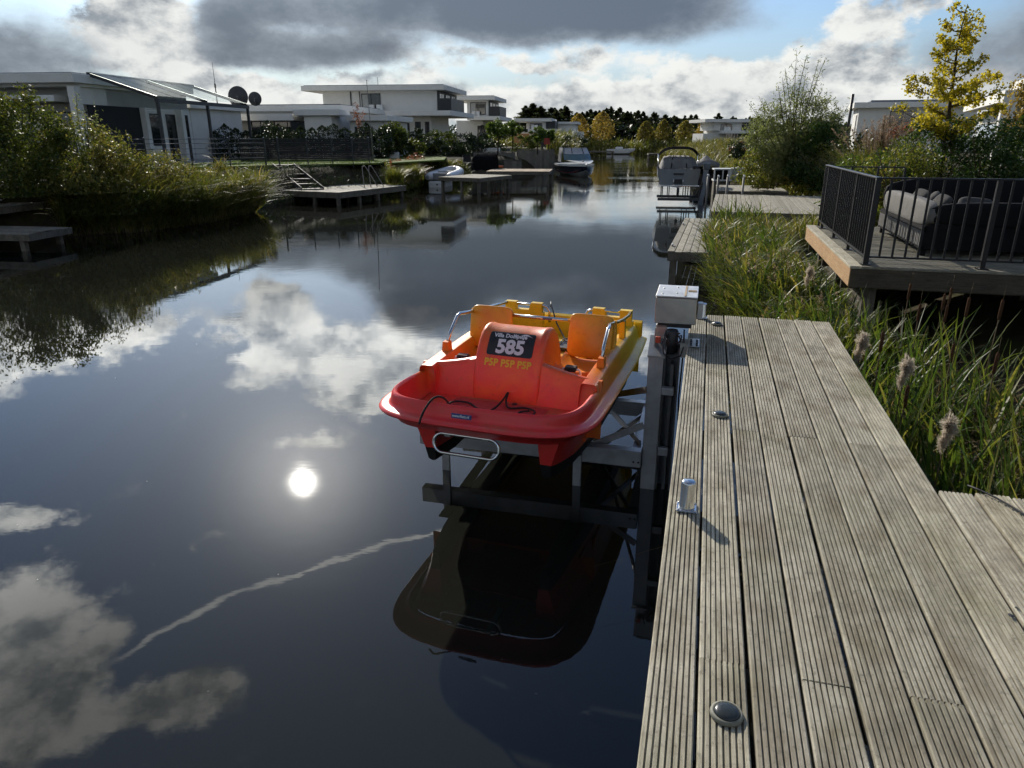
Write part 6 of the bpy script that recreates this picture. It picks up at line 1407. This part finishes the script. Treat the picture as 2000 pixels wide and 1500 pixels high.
p = rngF.uniform(0, 1, (14000, 3)); stuff('far_undergrowth', 'dark mass of undergrowth below the far trees', 'undergrowth', leaves(np.stack([-30 + 110 * p[:, 0], 140 + 12 * p[:, 1], 1.2 + 3.6 * p[:, 2] ** 1.2], 1), .7, rngF, .5), LM_HEDGE)
gold = [(1131, 222, 288, 40, LM_AMBER, 'pale golden tree on the far bank, leftmost of the six'), (1178, 218, 288, 46, LM_AMBER, 'largest amber tree on the far bank, second from left'), (1262, 237, 284, 32, LM_OLIVE, 'small round yellow tree in the middle of the far bank'), (1297, 234, 284, 32, LM_OLIVE, 'greenish tree right of the small round yellow one'), (1340, 236, 284, 38, LM_OLIVE, 'wide olive-gold tree, second from right on the far bank'), (1378, 236, 284, 34, LM_AMBER, 'rusty tree half behind the far right villa')]
for (u, vt, vb, wpx, lm, lab) in gold:
    Y = 128.0 + (u % 7); tp = P(u, vt, Y); H_ = tp.z - 1.0; r_ = wpx / 1472 * Y / 2
    e = empty('autumn_tree', (tp.x, Y, 1.0), 0, lab, 'tree', 'autumn trees on the far bank')
    MB().tube([(0, 0, 0), (0, 0, H_ * .7)], [.12, .04], 6).build('trunk', M_BARK, e)
    n_ = 2600; zz = rngF.uniform(0, 1, n_); rr = r_ * np.sin(np.pi * np.clip(.06 + .94 * zz, 0.02, 1) ** .72) ** .6 * rngF.uniform(.3, 1.05, n_) ** .5; aa = rngF.uniform(0, 6.283, n_); rr *= 1 + .14 * np.sin(aa * 5 + zz * 14)
    link('crown', leaves(np.stack([rr * np.cos(aa), rr * np.sin(aa), H_ * (.20 + .80 * zz)], 1), .30, rngF, .55), lm, e)
# ---- right bank
rngR = np.random.default_rng(23)
RP_ = [(2.95, 7.2), (3.35, 10), (3.65, 13), (4.4, 16.2), (5.5, 19.3), (6.5, 18.8), (5.9, 16), (4.95, 12.5), (4.15, 9.6), (3.95, 7.2)]
reed_bed('right_reeds', 'thick green reeds between the canal and the terrace', RP_, 900, .45, .85, gz_right, LM_GREEN, rngR, .42, .030, 8, .10, (-.55, -.45), low=.05, dry=.06)
reed_bed('yellow_reeds', 'yellowing arching reeds mixed among the green ones by the terrace', RP_, 1150, .45, .90, gz_right, LM_REED, rngR, .42, .030, 8, .16, (-.6, -.4), low=.05, dry=.05)
reed_bed('terrace_reeds', 'shaded reeds along the left side under the terrace', [(4.1, 8.9), (4.9, 12.6), (5.9, 13.2), (5.2, 9.6), (4.6, 8.7)], 650, .30, .55, gz_right, LM_GREEN, rngR, .35, .02, 8, .0, (-.2, -.2), low=.02, dry=.1)
reed_bed('platform_reeds', 'yellowing reeds and plumes growing round the plank platform', [(6.0, 18.4), (6.6, 19.6), (8.4, 18.9), (9.6, 18.6), (8.6, 16.8), (6.6, 16.2), (5.8, 16.4)], 520, .35, .72, gz_right, LM_REED, rngR, .5, .02, 8, .35, (-.4, -.3), dry=.1)
reed_bed('bank_reeds', 'mixed yellow reeds on the right bank behind the mooring poles', [(10.6, 27.6), (11.4, 33), (12.2, 38), (13.8, 50), (19, 52), (16.4, 38), (13.6, 30), (12.6, 27.2)], 1900, .6, 1.25, gz_right, LM_REED, rngR, .6, .03, 7, .25, (-.4, -.3), dry=.08)
# cattails beside the jetty
def cat_bed(poly, n, hlo, hhi, rng, w=.013):
    p = in_poly(poly, n, rng); return np.stack([p[:, 0], p[:, 1], gz_right(p[:, 0], p[:, 1]) - .02], 1), rng.uniform(hlo, hhi, n), rng.uniform(.7, 1.4, n) * w
CP_ = [(2.42, 3.2), (2.75, 5.0), (3.0, 6.3), (3.3, 8.3), (3.8, 8.5), (4.25, 7.7), (4.45, 6.4), (4.35, 5.0), (3.95, 3.6), (3.3, 2.7)]
b_, h_, w_ = cat_bed(CP_, 1150, .60, 1.32, rngR, .030)
cb_ = stuff('cattail_leaves', 'long green cattail leaves between the jetty and the terrace', 'cattails', blades(b_, h_, w_, rngR, .16, .28, (-.15, .1), 6), LM_GREEN)
b_, h_, w_ = cat_bed(CP_, 800, .35, 1.05, rngR, .016); tag(link('dead_leaves', blades(b_, h_, w_, rngR, .5, .75, (0, 0), 6), LM_DRY, cb_), kind='stuff')
b_, h_, w_ = cat_bed(CP_, 1200, .15, .5, rngR, .009); tag(link('undergrowth', blades(b_, h_, w_, rngR, .5, .6, (0, 0), 4), LM_GREEN, cb_), kind='stuff')
b_, h_, w_ = cat_bed(CP_, 1800, .1, .6, rngR, .006); tag(link('litter', blades(b_, h_, w_, rngR, 1.4, .9, (0, 0), 4), LM_DRY, cb_), kind='stuff')
M_HEAD = mat('cattail_brown', (0.075, 0.038, 0.020), 0.95, var=0.35, scale=60, bmp=0.8, bscale=220, spec=0.1)
LM_FLUFF = leaf_mat('seed_fluff', [(0.0, (0.26, 0.19, 0.13)), (0.35, (0.55, 0.47, 0.37)), (1.0, (0.78, 0.72, 0.62))], trans=0.62, rough=0.9, spec=0.0, tint=(1, 1, 1))
M_FLUFF = mat('cattail_fluff', (0.50, 0.40, 0.28), 1.0, var=0.25, scale=40, bmp=1.0, bscale=160, spec=0.0)
def fluff(n, c, r, rng):
    d = rand_unit(n, rng); lob = 1 + .45 * np.sin(d[:, :1] * 4.1 + d[:, 2:] * 5.3 + c[2] * 9) * np.cos(d[:, 1:2] * 3.7 + c[2] * 5); p = np.array(c) + d * np.array(r) * rng.uniform(.35, 1.0, (n, 1)) * lob; return leaves(p, .026, rng, .10, 0, 'fluff', d)
CATS = [(1722, 668, 5.3, 0), (1890, 600, 5.9, 0), (1795, 610, 6.6, 0), (1843, 590, 6.9, 0), (1856, 578, 7.0, 0), (1848, 612, 6.7, 0), (1770, 775, 4.6, 0), (1860, 690, 5.6, 0), (1955, 605, 5.7, 0), (1776, 570, 7.3, 0), (1580, 535, 8.8, 1), (1682, 672, 5.4, 1), (1768, 722, 4.95, 1), (1850, 840, 4.1, 1), (1945, 710, 5.0, 0)]
BROWN = {0: 'close to the fluffy one leaning over the jetty edge', 1: 'standing before the dark void under the terrace', 2: 'left of the close pair under the terrace edge', 3: 'left one of the close pair under the terrace edge', 4: 'right one of the close pair under the terrace edge', 5: 'just below the close pair under the terrace edge', 6: 'low down in the middle, nearest the jetty planks', 7: 'right of the cream fluffy head', 8: 'tallest, at the far right before the dark void', 9: 'farthest back below the terrace corner', 14: 'at the right edge among bent dry leaves'}
for k, (u, v, Y, fl) in enumerate(CATS):
    c = P(u, v, Y); gz = float(gz_right(np.array([c.x]), np.array([Y]))[0])
    lean = rngR.normal(0, .05, 2)
    lab = {10: 'fluffy pale cattail head far off among the reeds left of the terrace', 11: 'fluffy pale cattail head leaning over the jetty edge', 12: 'fluffy cream cattail head in the middle of the cattails', 13: 'fluffy brown and cream cattail head nearest the camera'}.get(k, 'slim brown cattail head ' + BROWN.get(k, ''))
    e = empty('cattail', (c.x, Y, gz), 0, lab, 'cattail', 'fluffy cattail heads' if fl else 'brown cattail heads')
    hz = c.z - gz; dx, dy = lean
    MB().tube([(-dx * hz, -dy * hz, 0), (-dx * .3, -dy * .3, hz * .6), (0, 0, hz - .07)], [.006, .005, .004], 6).build('stalk', M_TWIG, e)
    hh = .085 if not fl else .06
    MB().lathe([(0, -hh), (.008, -hh + .002), (.0125, -hh + .012), (.0135, 0), (.0125, hh - .012), (.008, hh - .002), (0, hh)], (0, 0, hz), 12).build('head', M_HEAD, e)
    MB().tube([(0, 0, hz + hh), (dx * .1, dy * .1, hz + hh + .13)], [.003, .0015], 5).build('tip', M_TWIG, e)
    if fl: link('fluff', fluff(2400, (.012, 0, hz + .02), (.048, .048, .085), rngR), LM_FLUFF, e); link('fluff', fluff(900, (-.014, 0, hz - .08), (.03, .03, .07), rngR), LM_FLUFF, e)
# shrubs behind the terrace
def hedge_shrub(lab, blobs_, n, size, lm, base): return shrub('garden_shrub', lab, blobs_, n, size, lm, rngR, 'shrub', None, base=base, clumps=26, aspect=.42)
c1, c2, c3 = P(1830, 300, 16.5), P(1930, 300, 16.0), P(2040, 290, 16.0)
hedge_shrub('dense dark green shrub behind the sofa, right part', [((c2.x, 16.0, 2.3), (1.35, 1.1, .95), .55), ((c3.x, 16.0, 2.4), (1.3, 1.1, 1.0), .45)], 13000, .085, LM_LAUREL, (c2.x, 16.0, 1.2))
hedge_shrub('dense green shrub behind the sofa under the golden tree', [((c1.x, 16.5, 2.25), (1.2, 1.0, .95), .6), ((c1.x - .4, 15.6, 1.9), (.9, .7, .6), .4)], 9500, .08, LM_LAUREL, (c1.x, 16.5, 1.2))
c4 = P(1755, 325, 15.2); hedge_shrub('loose yellow-green shrub behind the terrace corner', [((c4.x, 15.2, 1.95), (.85, .7, .75), 1.0)], 4200, .075, LM_REED, (c4.x, 15.2, 1.2))
c5 = P(1690, 330, 16.5); hedge_shrub('low green shrub left of the terrace railing', [((c5.x, 16.5, 1.7), (.9, .8, .7), 1.0)], 4000, .075, LM_BALL, (c5.x, 16.5, 1.0))
# plumed grass
mg = P(1712, 330, 18.0); e = empty('plumed_grass', (mg.x, 18.0, 1.2), 0, 'big clump of plumed pampas-like grass behind the terrace', 'ornamental grass')
n_ = 1500; a = rngR.normal(0, .22, (n_, 2)); link('blades', blades(np.stack([a[:, 0], a[:, 1], np.zeros(n_)], 1), rngR.uniform(1.0, 1.75, n_), rngR.uniform(.01, .018, n_), rngR, .30, .42), LM_REED, e)
pp = []; tw = MB()
for _ in range(150):
    an, rr = rngR.uniform(0, 6.283), abs(rngR.normal(0, .45)); h = rngR.uniform(1.35, 1.95) - rr * .35; tx, ty = rr * math.cos(an), rr * math.sin(an); tw.tube([(tx * .2, ty * .2, 0), (tx * .7, ty * .7, h * .6), (tx, ty, h)], .004, 4)
    q = rngR.uniform(0, 1, (60, 1)); pp.append(np.array([tx, ty, h]) + np.concatenate([tx * .25 * q, ty * .25 * q, .24 * q - .06], 1) + rngR.normal(0, .016, (60, 3)))
tw.build('stalks', M_TWIG, e); link('plumes', leaves(np.concatenate(pp), .05, rngR, .16), LM_PLUME, e)
# willow thicket
wb = P(1550, 330, 29.0); e = empty('willow_thicket', (wb.x, 29.0, 1.15), 0, 'tall grey-green willow thicket right of the plank platform', 'shrub')
tips = [(1575, 92), (1597, 118), (1612, 112), (1560, 110), (1545, 130), (1530, 150), (1590, 140), (1618, 170), (1510, 170), (1495, 190), (1480, 200), (1605, 195), (1625, 190), (1640, 205), (1470, 235), (1465, 260), (1520, 190), (1555, 165), (1570, 180), (1540, 200)]
shoots(e, (0, 0, 0), [((P(u, v, 29.0).x - wb.x), rngR.normal(0, .6), P(u, v, 29.0).z - 1.15) for u, v in tips], rngR, LM_WILLOW, .14, 170, .04, .11, .2)
bl = [((-.1, 0, 2.2), (1.4, 1.1, 1.2), 40), ((-.95, -.2, 1.6), (1.0, 1.0, 1.2), 30), ((.85, .1, 1.6), (1.0, 1.0, 1.2), 30), ((0, -.5, .8), (1.9, .9, .9), 30)]
pts = np.concatenate([blob_pts(4600, c, r, rngR, k) for c, r, k in bl]); link('lower_leaves', leaves(pts, .155, rngR, .2, .1), LM_WILLOW, e)
c6 = P(1500, 335, 28.6); shrub('bank_shrub', 'yellow-green leafy bank shrub below the willow thicket', [((c6.x, 28.6, 1.6), (1.3, .9, .8), .6), ((c6.x + 1.7, 28.4, 1.6), (1.3, .8, .85), .4)], 6500, .11, LM_REED, rngR, base=(c6.x, 28.6, .9), clumps=24)
c7 = P(1610, 315, 27.6); shrub('bank_shrub', 'dark green bank shrub right of the willow thicket', [((c7.x, 27.6, 1.9), (1.4, .9, 1.2), 1.0)], 6200, .11, LM_LAUREL, rngR, base=(c7.x, 27.6, .9), clumps=26)
c8 = P(1448, 288, 52.0); shrub('red_shrub', 'small red-leaved shrub on the right bank near the far villa', [((c8.x, 52.0, 1.9), (.8, .7, .5), 1.0)], 900, .14, LM_PINK, rngR, base=(c8.x, 52.0, 1.2), clumps=10)
c9 = P(1765, 262, 24.0); shrub('red_shrub', 'dark red shrub behind the plumed grass and golden tree', [((c9.x, 24.0, 2.7), (.7, .6, .5), 1.0)], 900, .10, LM_PINK, rngR, base=(c9.x, 24.0, 1.3), clumps=10)
for k, (u, v, Y, r_) in enumerate([(1600, 262, 34, 1.6), (1540, 275, 40, 2.0), (1480, 280, 46, 1.8), (1690, 262, 30, 1.5)]):
    c = P(u, v, Y); shrub('background_bush', 'dark background bush on the right bank, %s' % ['behind the willow thicket', 'between willow thicket and far villa', 'near the far right villa', 'left of the flue pipe house'][k], [((c.x, Y, 1.9), (r_, 1.2, 1.0), 1.0)], 2600, .16, LM_HEDGE, rngR, 'bush', None, base=(c.x, Y, 1.2), clumps=18)
# golden ginkgo-like tree
GY = 16.8; gb = P(1848, 300, GY); gt = empty('golden_tree', (gb.x, GY, 1.2), 0, 'young golden-yellow tree with tiered branches behind the terrace', 'tree')
def gl(u, v, dy=0.0): q = P(u, v, GY + dy); return Vector((q.x - gb.x, q.y - GY, q.z - 1.2))
trunk_pts = [Vector((0, 0, 0)), gl(1850, 250), gl(1856, 200), gl(1863, 150), gl(1869, 100), gl(1878, 55), gl(1890, 8)]
MB().tube(smooth_path(trunk_pts, 5), [.05 * (1 - .85 * i / 30) for i in range(31)], 8).build('trunk', M_BARK, gt)
br = []
for (b1, dy) in [((1768, 146), 0), ((1773, 170), .5), ((1752, 216), -.3), ((1768, 243), .4), ((1822, 104), .2), ((1828, 75), -.2), ((1862, 14), .1), ((1917, 46), .2), ((1917, 113), -.2), ((1960, 138), .3), ((1975, 169), -.3), ((1963, 212), .4), ((1920, 232), -.5), ((1820, 140), -.5), ((1905, 80), .5), ((1800, 198), .8), ((1920, 190), .8), ((1848, 45), .3), ((1905, 25), -.2), ((1885, 240), -.9), ((1830, 172), -.9), ((1895, 135), -.6), ((1810, 232), -.7), ((1830, 120), .7), ((1900, 165), -.9), ((1850, 85), -.4), ((1890, 60), .4), ((1790, 225), .2), ((1930, 150), -.1), ((1835, 210), .5)]:
    b1 = (1860 + (b1[0] - 1860) * rngR.uniform(.85, 1.04), b1[1] + rngR.uniform(-5, 5)); vs = b1[1] + rngR.uniform(4, 16) + .24 * abs(b1[0] - 1860); us = 1850 + (250 - vs) * .165
    br.append(((us, vs), b1, dy))
lp = []; tw_g = MB()
for (b0, b1, dy) in br:
    a, b = gl(*b0), gl(*b1, dy); mid = a.lerp(b, .5) + Vector((0, 0, -.05)); path = smooth_path([a, mid, b], 6)
    MB().tube(path, [.018 * (1 - .8 * i / (len(path) - 1)) for i in range(len(path))], 5).build('branch', M_BARK, gt)
    A_ = np.array([[p.x, p.y, p.z] for p in path]); ks = np.linspace(0, 1, len(path))
    nc = int(9 * (b - a).length) + 3; tcl = rngR.uniform(.15, 1.03, nc); cc = np.stack([np.interp(tcl, ks, A_[:, i]) for i in range(3)], 1) + rngR.normal(0, .055, (nc, 3))
    for c_ in cc:
        m_ = int(rngR.integers(12, 46)); lp.append(c_ + rngR.normal(0, rngR.uniform(.03, .065), (m_, 3)))
        tw_g.tube([tuple(c_), tuple(A_[int(rngR.integers(0, len(A_)))] * .3 + c_ * .7)], .003, 4)
tag(tw_g.build('twigs', M_TWIG, gt), kind='stuff')
n_ = 120; t = rngR.uniform(.25, 1, n_); A_ = np.array([[p.x, p.y, p.z] for p in trunk_pts]); lp.append(np.stack([np.interp(t, np.linspace(0, 1, 7), A_[:, i]) for i in range(3)], 1) + rngR.normal(0, .06, (n_, 3)))
link('leaves', leaves(np.concatenate(lp), .062, rngR, .85), LM_GOLD, gt)
yc = P(1985, 215, 20.0); e = empty('yellow_sapling', (yc.x, 20.0, 1.2), 0, 'narrow orange-yellow sapling at the right edge', 'tree'); hz = yc.z - 1.2
MB().tube([(0, 0, 0), (0, 0, hz + .7)], [.03, .008], 6).build('trunk', M_BARK, e); link('leaves', leaves(blob_pts(1300, (0, 0, hz), (.32, .32, .85), rngR, 22), .07, rngR, .7), LM_AMBER, e)
# weeds over the ground of the right bank, and specks drifting on the canal
p = in_poly([(6, 12), (9, 26), (20, 30), (16, 12), (9, 9)], 5000, rngR); z = gz_right(p[:, 0], p[:, 1])
stuff('right_weeds', 'rough grass over the right bank gardens', 'grass', blades(np.stack([p[:, 0], p[:, 1], z], 1), rngR.uniform(.15, .5, 5000), rngR.uniform(.01, .025, 5000), rngR, .4, .5, segs=3), LM_GREEN)
n_ = 260; p = np.stack([rngR.uniform(-9, 1.2, n_), rngR.uniform(1.2, 24, n_)], 1); keep = p[:, 0] < .2 + p[:, 1] * .26 - .4; p = p[keep]
lf = leaves(np.stack([p[:, 0], p[:, 1], np.full(len(p), .004)], 1), .011, rngR, .8); co = np.empty(len(lf.vertices) * 3, np.float32); lf.vertices.foreach_get('co', co); co = co.reshape(-1, 3); co[:, 2] = .004 + .05 * (co[:, 2] - .004); lf.vertices.foreach_set('co', co.ravel()); lf.update()
stuff('floating_specks', 'tiny pale specks drifting on the canal surface', 'debris', lf, mat('pale_speck', (0.55, 0.53, 0.46), 0.8))
